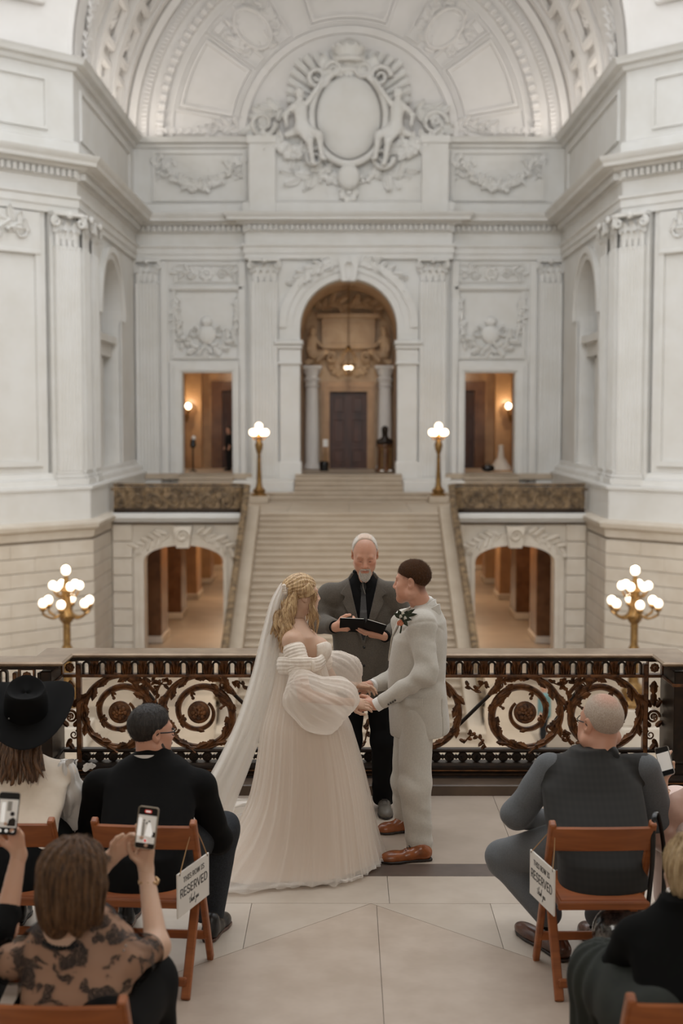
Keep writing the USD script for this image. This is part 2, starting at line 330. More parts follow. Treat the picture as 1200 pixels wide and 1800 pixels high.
# ---- generic ornament
def capital(w, h, d):
    """Corinthian pilaster capital, front towards -y, its base centred at the origin."""
    ms = [bx(-w * .40, w * .40, -d * .35, 0.05, 0, h * .86), bx(-w * .62, w * .62, -d * 1.25, 0.05, h * .88, h, .02), bx(-w * .5, w * .5, -d * .8, 0.05, -h * .06, 0, .02)]
    for row, (z, L, n) in enumerate(((0.0, .5, 4), (.22, .55, 3))):
        for i in range(n):
            x = (i - (n - 1) / 2) * w / n * .96
            ms.append(mv(leaf(h * L * 1.25, w / n * 1.05, .75, 3, .06, .5), (x, -d * .7, h * z)))
    for s in (-1, 1):
        sp = spiral(h * .15, h * .03, 1.4, PI / 2, 26, -s) + np.array([s * w * .5, -d * 1.05, h * .72])
        ms.append(sweep(sp, h * .05, h * .05, 6, (0, 1, 0)))
        ms.append(mv(leaf(h * .5, w * .2, .7, 3, .05), (s * w * .48, -d * .75, h * .4)))
    ms.append(ico(h * .12, 1, (1, .7, 1), (0, -d * 1.25, h * .92)))
    return cat(*ms)
def fluted(w, d, z0, z1, n=7):
    """Pilaster shaft, front at y = -d; shallow flutes."""
    pts = [(-w / 2, 0.05), (-w / 2, -d)]; fw = w * .86 / n
    for i in range(n):
        cx = -w * .43 + (i + .5) * fw
        for a in np.linspace(PI, 0, 7): pts.append((cx + fw * .36 * math.cos(a), -d + fw * .34 * math.sin(a)))
    pts += [(w / 2, -d), (w / 2, 0.05)]
    m = trimesh.creation.extrude_polygon(Polygon(pts), z1 - z0, engine='earcut')
    return mv(m, (0, 0, z0))
def pil_base(w, d, z0, h):
    return cat(bx(-w * .6, w * .6, -d * 1.6, .05, z0, z0 + h * .45, .02), bx(-w * .57, w * .57, -d * 1.4, .05, z0 + h * .45, z0 + h * .7, .03), bx(-w * .53, w * .53, -d * 1.2, .05, z0 + h * .7, z0 + h, .02))
def pilaster(parent, x, y, rz, w, d, z0, z1, n=7, caph=.85):
    p = obj('pilaster', mv(cat(fluted(w, d, z0 + .45, z1 - caph, n), pil_base(w, d, z0, .45)), (x, y, 0), rz), 'limestone', parent)
    obj('capital', mv(capital(w, caph, d), (x, y, z1 - caph), rz), 'limestone', p, smooth=50)
def foliage(pts, size, n, seed, out=.06, ax=(0, -1, 0)):
    """Leaves scattered along a polyline lying near a plane y = const, facing -y."""
    r = np.random.default_rng(seed); P = catmull(pts, 12); ms = []
    d = np.diff(P, axis=0); L = np.concatenate([[0], np.cumsum(np.linalg.norm(d, axis=1))])
    for k in range(n):
        s = (k + .5) / n * L[-1]; q = np.array([np.interp(s, L, P[:, c]) for c in range(3)]); i = min(np.searchsorted(L, s), len(d)) - 1; i = max(i, 0)
        a = math.atan2(d[i][0], d[i][2]) + (1 if k % 2 else -1) * r.uniform(.5, 1.0); z = size * r.uniform(.75, 1.2)
        ms.append(mv(leaf(z, z * .6, r.uniform(.15, .5), 3, .12, .6, 6), q + [0, -out * r.uniform(.3, 1), 0], 0, 0, a))
    return cat(*ms)
def garland(p0, p1, sag, r, n, seed, y):
    """A swag of fruit and leaves from p0 to p1 (x, z)."""
    g = np.random.default_rng(seed); ms = []
    for k in range(n):
        t = (k + .5) / n; x = p0[0] + (p1[0] - p0[0]) * t; z = p0[1] + (p1[1] - p0[1]) * t - sag * 4 * t * (1 - t); rr = r * (.35 + .65 * math.sin(PI * t))
        for q in range(3):
            ms.append(ico(rr * g.uniform(.4, .62), 1, (1, .8, 1), (x + g.normal() * rr * .3, y - rr * .3, z + g.normal() * rr * .4)))
        ms.append(mv(leaf(rr * 1.8, rr * .9, .3, 3, .1, .6, 6), (x, y - rr * .5, z), 0, 0, g.uniform(-2.6, 2.6)))
    return cat(*ms)
def ribbon(p, L, seed, y, s=1):
    g = np.random.default_rng(seed); t = np.linspace(0, 1, 14)
    P = np.stack([p[0] + s * L * t * .8, y - .03 - .03 * np.sin(t * 9), p[1] + .25 * L * np.sin(t * 7 + g.uniform(0, 3)) - .1 * t], 1)
    return sweep(P, .02, .09 * (1 - .3 * t), 6)
def scroll(c, r0, r1, turns, a0, y, th, sense=1, n=44):
    P = spiral(r0, r1, turns, a0, n, sense) + np.array([c[0], y, c[1]]); w = np.linspace(1, .45, n) * th
    return sweep(P, w * .8, w, 7, (0, 1, 0))
def rosette(c, r, y, petals=6, d=.5):
    ms = [ico(r * .28, 1, (1, d, 1), (c[0], y - r * .12, c[1]))]
    for k in range(petals):
        a = 2 * PI * k / petals; ms.append(ico(r * .36, 1, (1, d * .7, 1), (c[0] + r * .6 * math.cos(a), y, c[1] + r * .6 * math.sin(a))))
    return cat(*ms)
def frame_rect(x0, x1, z0, z1, w, y0, y1):
    return prism(sbox(x0, z0, x1, z1).difference(sbox(x0 + w, z0 + w, x1 - w, z1 - w)), y0, y1)
def ring(cx, cz, r0, r1, a0, a1, n=48):
    return Polygon(np.vstack([arc(cx, cz, r1, a0, a1, n), arc(cx, cz, r0, a1, a0, n)]))
def archpoly(cx, hw, z0, zs, n=32):
    """Stilted round-headed opening."""
    return Polygon(np.vstack([[(cx + hw, z0)], arc(cx, zs, hw, 0, PI, n), [(cx - hw, z0)]]))
def figure(joints, h=.05, y0=0.0):
    """A carved nude from a few joints: joints = list of (a, b, ra, rb) bones in (x, y, z)."""
    A = np.array([q for j in joints for q in j[:2]]); lo, hi = A.min(0) - .4, A.max(0) + .4
    def f(p):
        d = None
        for a, b, ra, rb in joints:
            e = rcone(p, a, b, ra, rb); d = e if d is None else smin(d, e, .09)
        return d
    return surface(f, lo, hi, h)

# ---- back wall
wb = struct('wall_back')
arch_o = archpoly(0, 1.83, -.6, 6.0); doors_o = [sbox(s * 5.375 - .955, -.6, s * 5.375 + .955, 4.33) for s in (-1, 1)]
wall = sbox(-HX - .4, -.6, HX + .4, 8.6)
for o in [arch_o] + doors_o: wall = wall.difference(o)
obj('masonry', cat(prism(wall, YB, YB + .6), bx(-HX - .4, HX + .4, YB, YB + .6, 8.6, ZE)), 'limestone', wb, smooth=False)
bay = sbox(-3.75, -.6, 3.75, 8.6).difference(arch_o).difference(archpoly(0, 2.62, -.6, 6.0))
obj('center_bay', cat(prism(bay, YB - .3, YB)), 'limestone', wb, smooth=False)
# arch: moulded rings, keystone, imposts
for k, (r0, r1, d) in enumerate(((1.83, 2.1, .34), (2.1, 2.34, .40), (2.34, 2.62, .48))):
    obj('archivolt', prism(ring(0, 6.0, r0, r1, 0, PI), YB - d, YB + .02), 'limestone', wb, smooth=30)
ks = obj('keystone', cat(prism(Polygon([(-.26, 7.72), (.26, 7.72), (.4, 8.62), (-.4, 8.62)]), YB - .62, YB), mv(leaf(.8, .5, .6, 3, .1, .6), (0, YB - .62, 7.75))), 'limestone', wb)
for s in (-1, 1):
    jm = obj('jamb_pilaster', cat(bx(s * 1.83, s * 2.6, YB - .42, YB + .6, .55, 4.65, .02), bx(s * 1.78, s * 2.68, YB - .52, YB + .5, -.45, .95, .03)), 'limestone', wb)
    obj('impost', cat(bx(s * 1.80, s * 2.64, YB - .46, YB + .6, 4.65, 5.2, .02), bx(s * 1.76, s * 2.72, YB - .55, YB + .6, 5.2, 5.36, .03), bx(s * 1.72, s * 2.8, YB - .64, YB + .6, 5.36, 5.52, .03), bx(s * 1.78, s * 2.68, YB - .52, YB + .6, 4.62, 4.72, .02), bx(s * 1.83, s * 2.62, YB - .4, YB + .6, 5.5, 6.0)), 'limestone', jm)
    pilaster(wb, s * 3.16, YB - .3, 0, .98, .24, -.1, 8.55)
    obj('pedestal', bx(s * 2.5, s * 3.85, YB - .75, YB, -.45, .35, .03), 'limestone', wb)
    pilaster(wb, s * 7.62, YB, 0, .86, .22, .1, 8.55, 6)
    obj('pedestal', bx(s * 7.1, s * 8.1, YB - .3, YB, -.45, .12, .02), 'limestone', wb)
    obj('wall_strip', bx(s * 3.9, s * 4.15, YB - .16, YB, -.4, 8.5), 'limestone', wb)
    obj('wall_strip', bx(s * 6.85, s * 7.1, YB - .1, YB, -.4, 8.5), 'limestone', wb)
    # door surround, panel over it, relief band
    cx = s * 5.375
    obj('door_surround', cat(prism(sbox(cx - 1.4, -.4, cx + 1.4, 4.75).difference(sbox(cx - .955, -.6, cx + .955, 4.33)), YB - .1, YB), prism(sbox(cx - 1.25, -.4, cx + 1.25, 4.6).difference(sbox(cx - 1.02, -.6, cx + 1.02, 4.4)), YB - .16, YB - .1)), 'limestone', wb, smooth=False)
    pf = obj('panel_frame', cat(frame_rect(cx - 1.3, cx + 1.3, 4.85, 7.5, .1, YB - .1, YB), bx(cx - 1.38, cx + 1.38, YB - .16, YB, 7.44, 7.56, .02)), 'limestone', wb)
    g = [garland((cx + q * 1.22, 7.4), (cx + q * 1.0, 5.3), .0, .14, 16, 40 + q, YB - .04) for q in (-1, 1)]
    g += [foliage([(cx + q * 1.15, YB, 7.3), (cx + q * 1.2, YB, 6.2), (cx + q * .9, YB, 5.4), (cx + q * .3, YB, 5.15)], .3, 16, 50 + q, .1) for q in (-1, 1)]
    obj('garland', cat(*g), 'limestone', pf, smooth=60)
    sh = [ico(.34, 2, (1, .45, 1.05), (cx, YB - .08, 5.75)), ico(.2, 2, (1.1, .6, .9), (cx, YB - .1, 6.25))]
    sh += [scroll((cx + q * .5, 5.85), .22, .05, 1.4, PI / 2, YB - .08, .06, q) for q in (-1, 1)]
    sh += [foliage([(cx + q * .1, YB - .05, 5.3), (cx + q * .5, YB - .05, 5.25), (cx + q * .8, YB - .05, 5.65)], .36, 7, 60 + q, .1) for q in (-1, 1)] + [foliage([(cx, YB - .05, 5.6), (cx, YB - .05, 4.95)], .3, 5, 66, .1)]
    obj('cartouche', cat(*sh), 'limestone', pf, smooth=60)
    rb = [rosette((cx, 8.05), .3, YB - .06, 7)] + [foliage([(cx + q * .4, YB, 8.0), (cx + q * .8, YB, 8.15), (cx + q * 1.2, YB, 7.95)], .3, 9, 70 + q, .08) for q in (-1, 1)] + [scroll((cx + q * .62, 8.03), .2, .04, 1.5, 0, YB - .05, .05, q) for q in (-1, 1)]
    rp = obj('relief_panel', frame_rect(cx - 1.25, cx + 1.25, 7.72, 8.42, .06, YB - .07, YB), 'limestone', wb)
    obj('relief_ornament', cat(*rb), 'limestone', rp, smooth=60)
    # spandrel foliage beside the keystone
    sp = [foliage([(s * .35, YB - .36, 8.35), (s * .9, YB - .36, 8.4), (s * 1.5, YB - .36, 8.1), (s * 2.0, YB - .36, 7.7)], .46, 14, 80 + s, .12), scroll((s * .8, 8.35), .26, .05, 1.5, 0, YB - .42, .08, s), scroll((s * 1.45, 8.2), .2, .05, 1.5, 0, YB - .40, .06, -s)]
    obj('spandrel_relief', cat(*sp), 'limestone', wb, smooth=60)
    # attic: strips, framed panel with swag
    obj('attic_strip', cat(bx(s * 2.72, s * 3.72, YB - .55, YB, 10.2, 12.9, .02), bx(s * 2.65, s * 3.79, YB - .62, YB, 12.78, 13.08, .03)), 'limestone', wb)
    sw = obj('attic_panel', frame_rect(s * 5.62 - 1.75, s * 5.62 + 1.75, 10.75, 12.6, .1, YB - .08, YB), 'limestone', wb)
    c = s * 5.62
    obj('garland', cat(garland((c - 1.45, 12.2), (c + 1.45, 12.2), .95, .22, 26, 90, YB - .08), ribbon((c - 1.35, 12.3), .55, 3, YB - .05, -1), ribbon((c - 1.35, 12.2), .6, 4, YB - .05, 1), ribbon((c + 1.35, 12.3), .55, 5, YB - .05, 1), ribbon((c + 1.35, 12.2), .6, 6, YB - .05, -1), foliage([(c - 1.4, YB - .04, 12.3), (c - 1.5, YB - .04, 11.6)], .26, 6, 7, .06), foliage([(c + 1.4, YB - .04, 12.3), (c + 1.5, YB - .04, 11.6)], .26, 6, 8, .06)), 'limestone', sw, smooth=60)
obj('attic_center', bx(-2.72, 2.72, YB - .3, YB, 10.2, 13.0), 'limestone', wb)
obj('tablet', bx(-1.75, 1.75, YB - .42, YB - .25, 8.65, 9.5, .03), 'limestone', wb)

# crest of arms with two carved figures
cy = YB - .45
crest = [ico(1.0, 3, (1.22, .42, 1.55), (0, cy, 13.75))]
crest.append(sweep(np.stack([1.38 * np.cos(np.linspace(0, 2 * PI, 48)), np.full(48, cy - .12), 13.75 + 1.72 * np.sin(np.linspace(0, 2 * PI, 48))], 1), .14, .16, 8, (0, 1, 0), caps=False))
crest += [scroll((s * 1.15, 15.2), .42, .08, 1.5, 0, cy - .12, .14, s) for s in (-1, 1)] + [scroll((s * 1.25, 12.25), .42, .08, 1.5, 0, cy - .12, .14, -s) for s in (-1, 1)] + [scroll((s * .55, 15.45), .3, .06, 1.5, PI, cy - .2, .12, s) for s in (-1, 1)]
crest += [mv(leaf(.9, .55, .5, 4, .1, .6), (x, cy - .15, 15.2), 0, 0, x * .5) for x in (-.7, -.35, 0, .35, .7)]
ct = obj('coat_of_arms', cat(*crest), 'limestone', wb, smooth=60)
obj('crown', cat(mv(lathe([(0, 0), (.55, 0), (.6, .12), (.5, .2), (.62, .5), (.4, .75), (.1, .9), (0, .92)], 20), (0, cy - .05, 15.7)), *[ico(.1, 1, t=(.55 * math.cos(a), cy - .05 + .55 * math.sin(a), 16.25)) for a in np.linspace(0, 2 * PI, 12)[:-1]]), 'limestone', ct)
rays = []
for s in (-1, 1):
    for k in range(9):
        a = .25 + k * .135; r0, r1 = 1.6, 2.75 - .1 * abs(k - 4)
        P = np.array([[s * r0 * math.cos(a), cy + .25, 13.9 + r0 * math.sin(a)], [s * r1 * math.cos(a), cy + .2, 13.9 + r1 * math.sin(a)]])
        rays.append(sweep(P, [.1, .16], [.08, .1], 6, (0, 1, 0)))
obj('sunburst', cat(*rays), 'limestone', ct)
base = [garland((-3.3, 13.3), (-1.3, 12.6), .35, .36, 14, 1, cy + .1), garland((3.3, 13.3), (1.3, 12.6), .35, .36, 14, 2, cy + .1), garland((-1.9, 12.5), (0, 11.3), .1, .26, 12, 3, cy + .15), garland((1.9, 12.5), (0, 11.3), .1, .26, 12, 4, cy + .15)]
base += [foliage([(s * 1.0, cy + .2, 12.0), (s * 1.7, cy + .2, 11.5), (s * 2.2, cy + .2, 11.9)], .6, 10, 5, .15) for s in (-1, 1)] + [foliage([(s * 2.4, cy + .25, 14.1), (s * 3.2, cy + .25, 13.9), (s * 3.5, cy + .25, 13.3)], .6, 12, 9, .15) for s in (-1, 1)]
base += [scroll((s * 3.2, 13.55), .5, .08, 1.6, 0, cy + .1, .14, s) for s in (-1, 1)] + [ico(.42, 2, (1, .6, 1.15), (0, cy - .15, 11.55)), rosette((0, 11.0), .4, cy, 7)]
obj('festoon', cat(*base), 'limestone', ct, smooth=60)
for s, raised in ((-1, 1), (1, 0)):
    J = []
    def B(a, b, ra, rb): J.append(((s * a[0], cy - .12 + a[1], a[2]), (s * b[0], cy - .12 + b[1], b[2]), ra, rb))
    B((1.72, -.1, 13.35), (1.78, -.1, 13.95), .26, .23); B((1.78, -.1, 13.95), (1.8, -.12, 14.25), .25, .14); B((1.8, -.14, 14.5), (1.82, -.14, 14.62), .16, .17)
    B((1.55, -.15, 14.2), (1.2, -.2, 14.65), .11, .09); B((1.2, -.2, 14.65), (.95, -.2, 15.1), .09, .06)
    B((2.0, -.1, 14.15), (2.35, -.05, 13.8), .11, .09); B((2.35, -.05, 13.8), (2.3, -.1, 13.4), .085, .06)
    B((1.62, -.15, 13.3), (1.1, -.4, 13.0), .2, .15); B((1.1, -.4, 13.0), (.98, -.3, 12.2), .14, .085); B((.98, -.3, 12.2), (.85, -.42, 12.12), .08, .05)
    B((1.82, -.15, 13.3), (1.45, -.38, 12.8), .19, .14); B((1.45, -.38, 12.8), (1.32, -.25, 12.0), .13, .08); B((1.32, -.25, 12.0), (1.2, -.4, 11.95), .08, .05)
    B((1.7, .0, 13.3), (2.3, .1, 13.1), .22, .12)
    obj('carved_figure', figure(J, .06), 'limestone', ct, smooth=True)

# ---- lunette and vaults
lun = struct('ceiling')
obj('lunette', prism(Polygon(np.vstack([arc(0, ZE, 8.6, 0, PI, 48)])), YB, YB + .3), 'plaster', lun)
for r0, r1, d in ((7.95, 8.25, .3), (7.55, 7.8, .14), (6.95, 7.2, .16), (6.6, 6.7, .08), (3.86, 4.12, .12), (4.2, 4.28, .07)):
    obj('moulding', prism(ring(0, ZE, r0, r1, 0.0, PI, 72), YB - d, YB + .02), 'plaster', lun)
for k in range(64):
    a = (k + .5) / 64 * PI; obj('bead', mv(bx(-.1, .1, -.1, .04, -.16, .16, .05), (7.07 * math.cos(a), YB - .16, ZE + 7.07 * math.sin(a)), 0, 0, -a + PI / 2), 'plaster', lun)
obj('bead_row', cat(*[mv(bx(-.06, .06, -.06, .04, -.1, .1), (7.67 * math.cos(a), YB - .14, ZE + 7.67 * math.sin(a)), 0, 0, -a + PI / 2) for a in np.linspace(.01, PI - .01, 150)]), 'plaster', lun, kind='stuff')
D = PI / 180
def sector(a0, a1, r0, r1, w=.13):
    o = ring(0, ZE, r0, r1, a0 * D, a1 * D, 16); return o.difference(o.buffer(-w, join_style=2))
for a0, a1 in ((10.5, 34.5), (145.5, 169.5), (72, 108)):
    obj('panel_frame', cat(prism(sector(a0, a1, 4.43, 6.45), YB - .1, YB), prism(sector(a0 - 1.6, a1 + 1.6, 4.3, 6.58, .09), YB - .06, YB)), 'plaster', lun)
for a in (40, 57, 123, 140):
    o = ring(0, ZE, 4.3, 6.55, (a - 3.6) * D, (a + 3.6) * D, 8); rb = obj('radial_rib', prism(o.difference(o.buffer(-.07, join_style=2)), YB - .09, YB), 'plaster', lun)
    obj('rib_ornament', cat(*[rosette((r * math.cos(a * D), ZE + r * math.sin(a * D)), .24, YB - .04, 6) for r in (5.0, 5.9)], prism(ring(0, ZE, 5.2, 5.65, (a - 2) * D, (a + 2) * D, 4), YB - .08, YB), prism(ring(0, ZE, 6.15, 6.4, (a - 2) * D, (a + 2) * D, 4), YB - .08, YB)), 'plaster', rb, smooth=60)
for a in (48.5, 131.5):
    c = np.array([5.4 * math.cos(a * D), ZE + 5.4 * math.sin(a * D)]); e = np.linspace(0, 2 * PI, 40)
    ov = np.stack([.55 * np.cos(e), np.full(40, 0), .85 * np.sin(e)], 1)
    md = obj('medallion', mv(cat(sweep(ov, .08, .1, 8, (0, 1, 0), caps=False), ico(1, 2, (.5, .08, .8))), (c[0], YB - .05, c[1]), 0, 0, PI / 2 - a * D), 'plaster', lun)
    obj('foliage', cat(*[foliage([(c[0] + s * .3, YB - .02, c[1] - .95), (c[0] + s * .75, YB - .02, c[1]), (c[0] + s * .3, YB - .02, c[1] + 1.0)], .4, 9, 20 + s, .08) for s in (-1, 1)]), 'plaster', md, smooth=60)
for s in (-1, 1):
    obj('foliage', cat(foliage([(s * 3.6, YB, 13.3), (s * 4.6, YB, 13.55), (s * 5.4, YB, 13.35)], .5, 12, 30, .08), scroll((s * 4.3, 13.5), .3, .06, 1.4, 0, YB - .06, .07, s), scroll((s * 5.0, 13.45), .25, .06, 1.4, 0, YB - .06, .06, -s)), 'plaster', lun, smooth=60)
    obj('moulding', cat(prism(sbox(min(s * 5.2, s * 7.0), 13.2, max(s * 5.2, s * 7.0), 13.45), YB - .14, YB), *[bx(s * (5.35 + .3 * k) - .09, s * (5.35 + .3 * k) + .09, YB - .2, YB, 13.23, 13.42, .03) for k in range(6)]), 'plaster', lun)
def vault(r, y0, y1, n=48, a0=0.0, a1=PI):
    A = arc(0, ZE, r, a0, a1, n); k = len(A); v = np.vstack([np.column_stack([A[:, 0], np.full(k, y), A[:, 1]]) for y in (y0, y1)])
    i = np.arange(k - 1); return tm(v, np.stack([i, i + k, i + k + 1, i + 1], 1))
obj('barrel_vault', vault(8.65, 42.0, YB + .05), 'plaster', lun)
# transverse ribs and coffers of the barrel vault
for y0, y1 in ((43.7, 44.3), (46.6, 47.2), (49.2, 50.0)):
    obj('vault_rib', prism(ring(0, ZE, 8.3, 8.7, 0, PI), y0, y1), 'plaster', lun)
for k in range(13):
    a = (k + .5) / 13 * PI; cc = []
    for y0, y1 in ((42.3, 43.5), (44.5, 46.4), (47.4, 49.0)):
        m = cat(bx(-.75, .75, -.0, .1, 0, .08), prism(sbox(-.8, 0, .8, y1 - y0).difference(sbox(-.6, .2, .6, y1 - y0 - .2)), -.22, 0), rosette((0, (y1 - y0) / 2), .32, -.08, 6))
        v = m.vertices; cc.append(trimesh.Trimesh(np.stack([v[:, 0] * -math.sin(a) + (8.6 + v[:, 1]) * math.cos(a), y0 + v[:, 2], ZE + v[:, 0] * math.cos(a) + (8.6 + v[:, 1]) * math.sin(a)], 1), m.faces, process=False))
    obj('coffer', cat(*cc), 'plaster', lun, smooth=50)
# the great front arch and the pendentives beside it
obj('front_arch', cat(prism(ring(0, ZE, 8.1, 8.75, 0, PI, 64), 39.15, 42.1), prism(ring(0, ZE, 8.1, 8.35, 0, PI, 64), 39.0, 39.3), prism(ring(0, ZE, 8.6, 8.9, 0, PI, 64), 39.02, 39.3)), 'plaster', lun)
for a in np.linspace(.06, .5, 6):
    for s in (0, 1):
        b = PI - a if s else a; m = cat(foliage([(-.0, 0, -.35), (0, 0, .35)], .45, 6, int(a * 100), .1)); v = m.vertices
        obj('arch_ornament', trimesh.Trimesh(np.stack([(8.1 + v[:, 1]) * math.cos(b) - v[:, 2] * math.sin(b), 40.6 + v[:, 0], ZE + (8.1 + v[:, 1]) * math.sin(b) + v[:, 2] * math.cos(b)], 1), m.faces, process=False), 'plaster', lun, smooth=60)
RS = math.hypot(8.1, 12.0)
def sph(ph, al, s, R=RS): return np.array([s * R * math.cos(ph) * math.sin(al), 27.1 + R * math.cos(ph) * math.cos(al), ZE + R * math.sin(ph)])
for s in (-1, 1):
    V = []; nphi, na = 18, 18
    for i in range(nphi):
        ph = i / (nphi - 1) * .56; ro = RS * math.cos(ph); lo_ = math.acos(min(1, 12 / ro)); hi_ = math.asin(min(1, 12 / ro))
        for j in range(na): V.append(sph(ph, lo_ + (hi_ - lo_) * j / (na - 1), s))
    i, j = np.meshgrid(np.arange(nphi - 1), np.arange(na - 1), indexing='ij'); f = np.stack([i * na + j, i * na + j + 1, (i + 1) * na + j + 1, (i + 1) * na + j], -1).reshape(-1, 4)
    pe = obj('pendentive', tm(V, f if s < 0 else f[:, ::-1]), 'plaster', lun, smooth=True)
    P = [sph(.1, .66, s, RS - .05), sph(.1, .86, s, RS - .05), sph(.3, .84, s, RS - .05), sph(.45, .80, s, RS - .05), sph(.3, .69, s, RS - .05), sph(.1, .66, s, RS - .05)]
    fr = [sweep(np.array([P[k] * (1 - t) + P[k + 1] * t for t in np.linspace(0, 1, 8)]), q, q, 6) for k in range(5) for q in (.09,)]
    lf = [mv(leaf(.7, .45, .3, 3, .1, .6, 6), sph(.12 + .3 * t, .68 + .14 * u, s, RS - .08), s * -.75, 0, w) for t, u, w in rng.uniform(0, 1, (14, 3)) * [1, 1, 6]]
    obj('relief_panel', cat(*fr, *lf), 'plaster', pe, smooth=60)

# ---- entablature and cornices running round the whole space
PATH = [(-12.5, 34.7), (-HX, YF), (-HX, YB), (-3.8, YB), (-3.8, YB - .35), (3.8, YB - .35), (3.8, YB), (HX, YB), (HX, YF), (12.5, 34.7)]
ENT = [(0, 8.55), (.10, 8.55), (.10, 8.76), (.14, 8.76), (.14, 8.98), (.2, 9.02), (.2, 9.1), (.08, 9.12), (.08, 9.52), (.16, 9.56), (.16, 9.80), (.36, 9.83), (.40, 9.9), (.70, 9.92), (.72, 10.02), (.80, 10.1), (.84, 10.2), (.3, 10.26), (0, 10.27)]
obj('trim_1', profile_run(PATH, ENT), 'limestone', smooth=25, kind='structure')
obj('trim_2', profile_run(PATH[:3] + [(HX, YB)] + PATH[-2:], [(0, 12.7), (.1, 12.72), (.14, 12.84), (.32, 12.88), (.36, 12.98), (.42, 13.06), (0, 13.1)]), 'limestone', smooth=25, kind='structure')
obj('trim_3', profile_run(PATH, [(0, 10.25), (.16, 10.27), (.16, 10.62), (.08, 10.68), (0, 10.7)]), 'limestone', smooth=25, kind='structure')

# ---- side walls: straight return, splayed pier face, rusticated lower storey
for s, nm in ((-1, 'left'), (1, 'right')):
    w = struct('wall_' + nm)
    op = archpoly(44.65, 1.95, .45, 6.0)                       # recess in the return, in (y, z)
    side = sbox(YF, .5, YB, ZE).difference(op); m = prism(side, 0, 1.1); v = m.vertices
    obj('masonry', trimesh.Trimesh(np.stack([s * (HX + v[:, 1]), v[:, 0], v[:, 2]], 1), m.faces if s > 0 else m.faces[:, ::-1], process=False), 'limestone', w, smooth=False)
    def on_side(m, out=0.0):                                   # (y along the wall, -y out of the wall) -> world
        v = m.vertices; return trimesh.Trimesh(np.stack([s * (HX + v[:, 1] - out), v[:, 0], v[:, 2]], 1), m.faces if s > 0 else m.faces[:, ::-1], process=False)
    nb = obj('niche', on_side(cat(prism(archpoly(44.65, 2.0, .45, 6.0), .95, 1.1), prism(sbox(42.7, 5.2, 46.6, 5.45), .1, .6), prism(sbox(42.7, 4.75, 46.6, 5.2), .3, .6), prism(sbox(43.05, .5, 46.25, 4.7), .52, .7))), 'limestone', w, smooth=False)
    la = [prism(ring(44.65, 6.35, .62, .78, 0, 2 * PI - .001, 32), .42, .58), rosette((44.65, 6.35), .5, .5, 6), rosette((44.65, 7.45), .38, .5, 6)]
    for q in (-1, 1): la += [sweep(np.array([[44.65 + q * .55, .5, 6.95], [44.65 + q * 1.2, .5, 7.4]]), .07, .07, 6, (0, 1, 0)), sweep(np.array([[44.65 + q * .6, .5, 5.8], [44.65 + q * 1.6, .5, 5.5]]), .07, .07, 6, (0, 1, 0)), rosette((44.65 + q * 1.3, 6.3), .36, .5, 6), sweep(np.array([[44.65 + q * .8, .5, 6.35], [44.65 + q * 1.9, .5, 6.35]]), .06, .06, 6, (0, 1, 0))]
    obj('niche_ornament', on_side(mv(cat(*la), (0, .38, 0))), 'limestone', nb, smooth=50)
    obj('niche_arch', on_side(cat(prism(ring(44.65, 6.0, 1.95, 2.3, 0, PI), -.1, .02), prism(ring(44.65, 6.0, 2.15, 2.35, 0, PI), -.18, .02), prism(sbox(42.25, .5, 42.7, 6.0), -.06, .02), prism(sbox(46.6, .5, 47.05, 6.0), -.06, .02))), 'limestone', w)
    def on_diag(m):                                            # local x runs outward along the splayed face from the corner, -y out of the wall
        v = m.vertices; q = math.sqrt(.5); u, o = v[:, 0], -v[:, 1]
        return trimesh.Trimesh(np.stack([s * (HX + q * u - q * o), YF - q * u - q * o, v[:, 2]], 1), m.faces if s > 0 else m.faces[:, ::-1], process=False)
    obj('splayed_face', on_diag(cat(bx(0, .93, -.1, .5, .5, 8.6), bx(1.03, 5.5, 0, .5, .5, 8.6), bx(.9, 1.06, .3, .5, .5, 8.6), bx(0, 5.5, 0, .5, 8.6, ZE))), 'limestone', w, smooth=False)
    def pil_at(f, u, wd, n):
        p = obj('pilaster', f(mv(cat(fluted(wd, .26, 1.05, 7.6, n), pil_base(wd, .2, .62, .43)), (u, 0, 0))), 'limestone', w); obj('capital', f(mv(capital(wd, 1.0, .3), (u, 0, 7.57))), 'limestone', p, smooth=50)
    pil_at(on_diag, .42, .84, 6); pil_at(lambda m: on_side(m), YF + .5, .9, 6); pil_at(lambda m: on_side(m), YF + 1.9, .8, 5)
    pn = obj('wall_panel', on_diag(cat(prism(sbox(1.25, 1.2, 5.4, 8.5).difference(sbox(1.4, 1.35, 5.4, 7.35)), -.1, 0), bx(1.25, 5.4, -.14, 0, 7.3, 7.42, .02))), 'limestone', w, smooth=False)
    obj('relief_ornament', on_diag(cat(foliage([(1.6, -.1, 7.9), (2.3, -.1, 8.2), (3.2, -.1, 7.8), (4.2, -.1, 8.2)], .45, 22, 44, .1), scroll((1.9, 7.9), .25, .05, 1.5, 0, -.14, .06), scroll((2.7, 8.0), .25, .05, 1.5, 0, -.14, .06, -1))), 'limestone', pn, smooth=60)
    # attic panels
    obj('attic_panel', on_diag(frame_rect(.9, 5.4, 10.9, 12.4, .09, -.07, 0)), 'limestone', w, smooth=False)
    obj('attic_panel', on_side(frame_rect(40.0, 49.0, 10.9, 12.4, .09, -.07, 0)), 'limestone', w, smooth=False)
    # base mould, plain dado, string course, rusticated courses below
    BP = [(-12.5 - .0, 34.7), (-HX, YF), (-HX, YB)] if s < 0 else [(HX, YB), (HX, YF), (12.5, 34.7)]
    obj('base_moulding', profile_run(BP, [(0, 1.0), (.06, .98), (.1, .85), (.26, .78), (.3, .62), (.45, .58), (.45, .5)][::-1]), 'limestone', w, smooth=25)
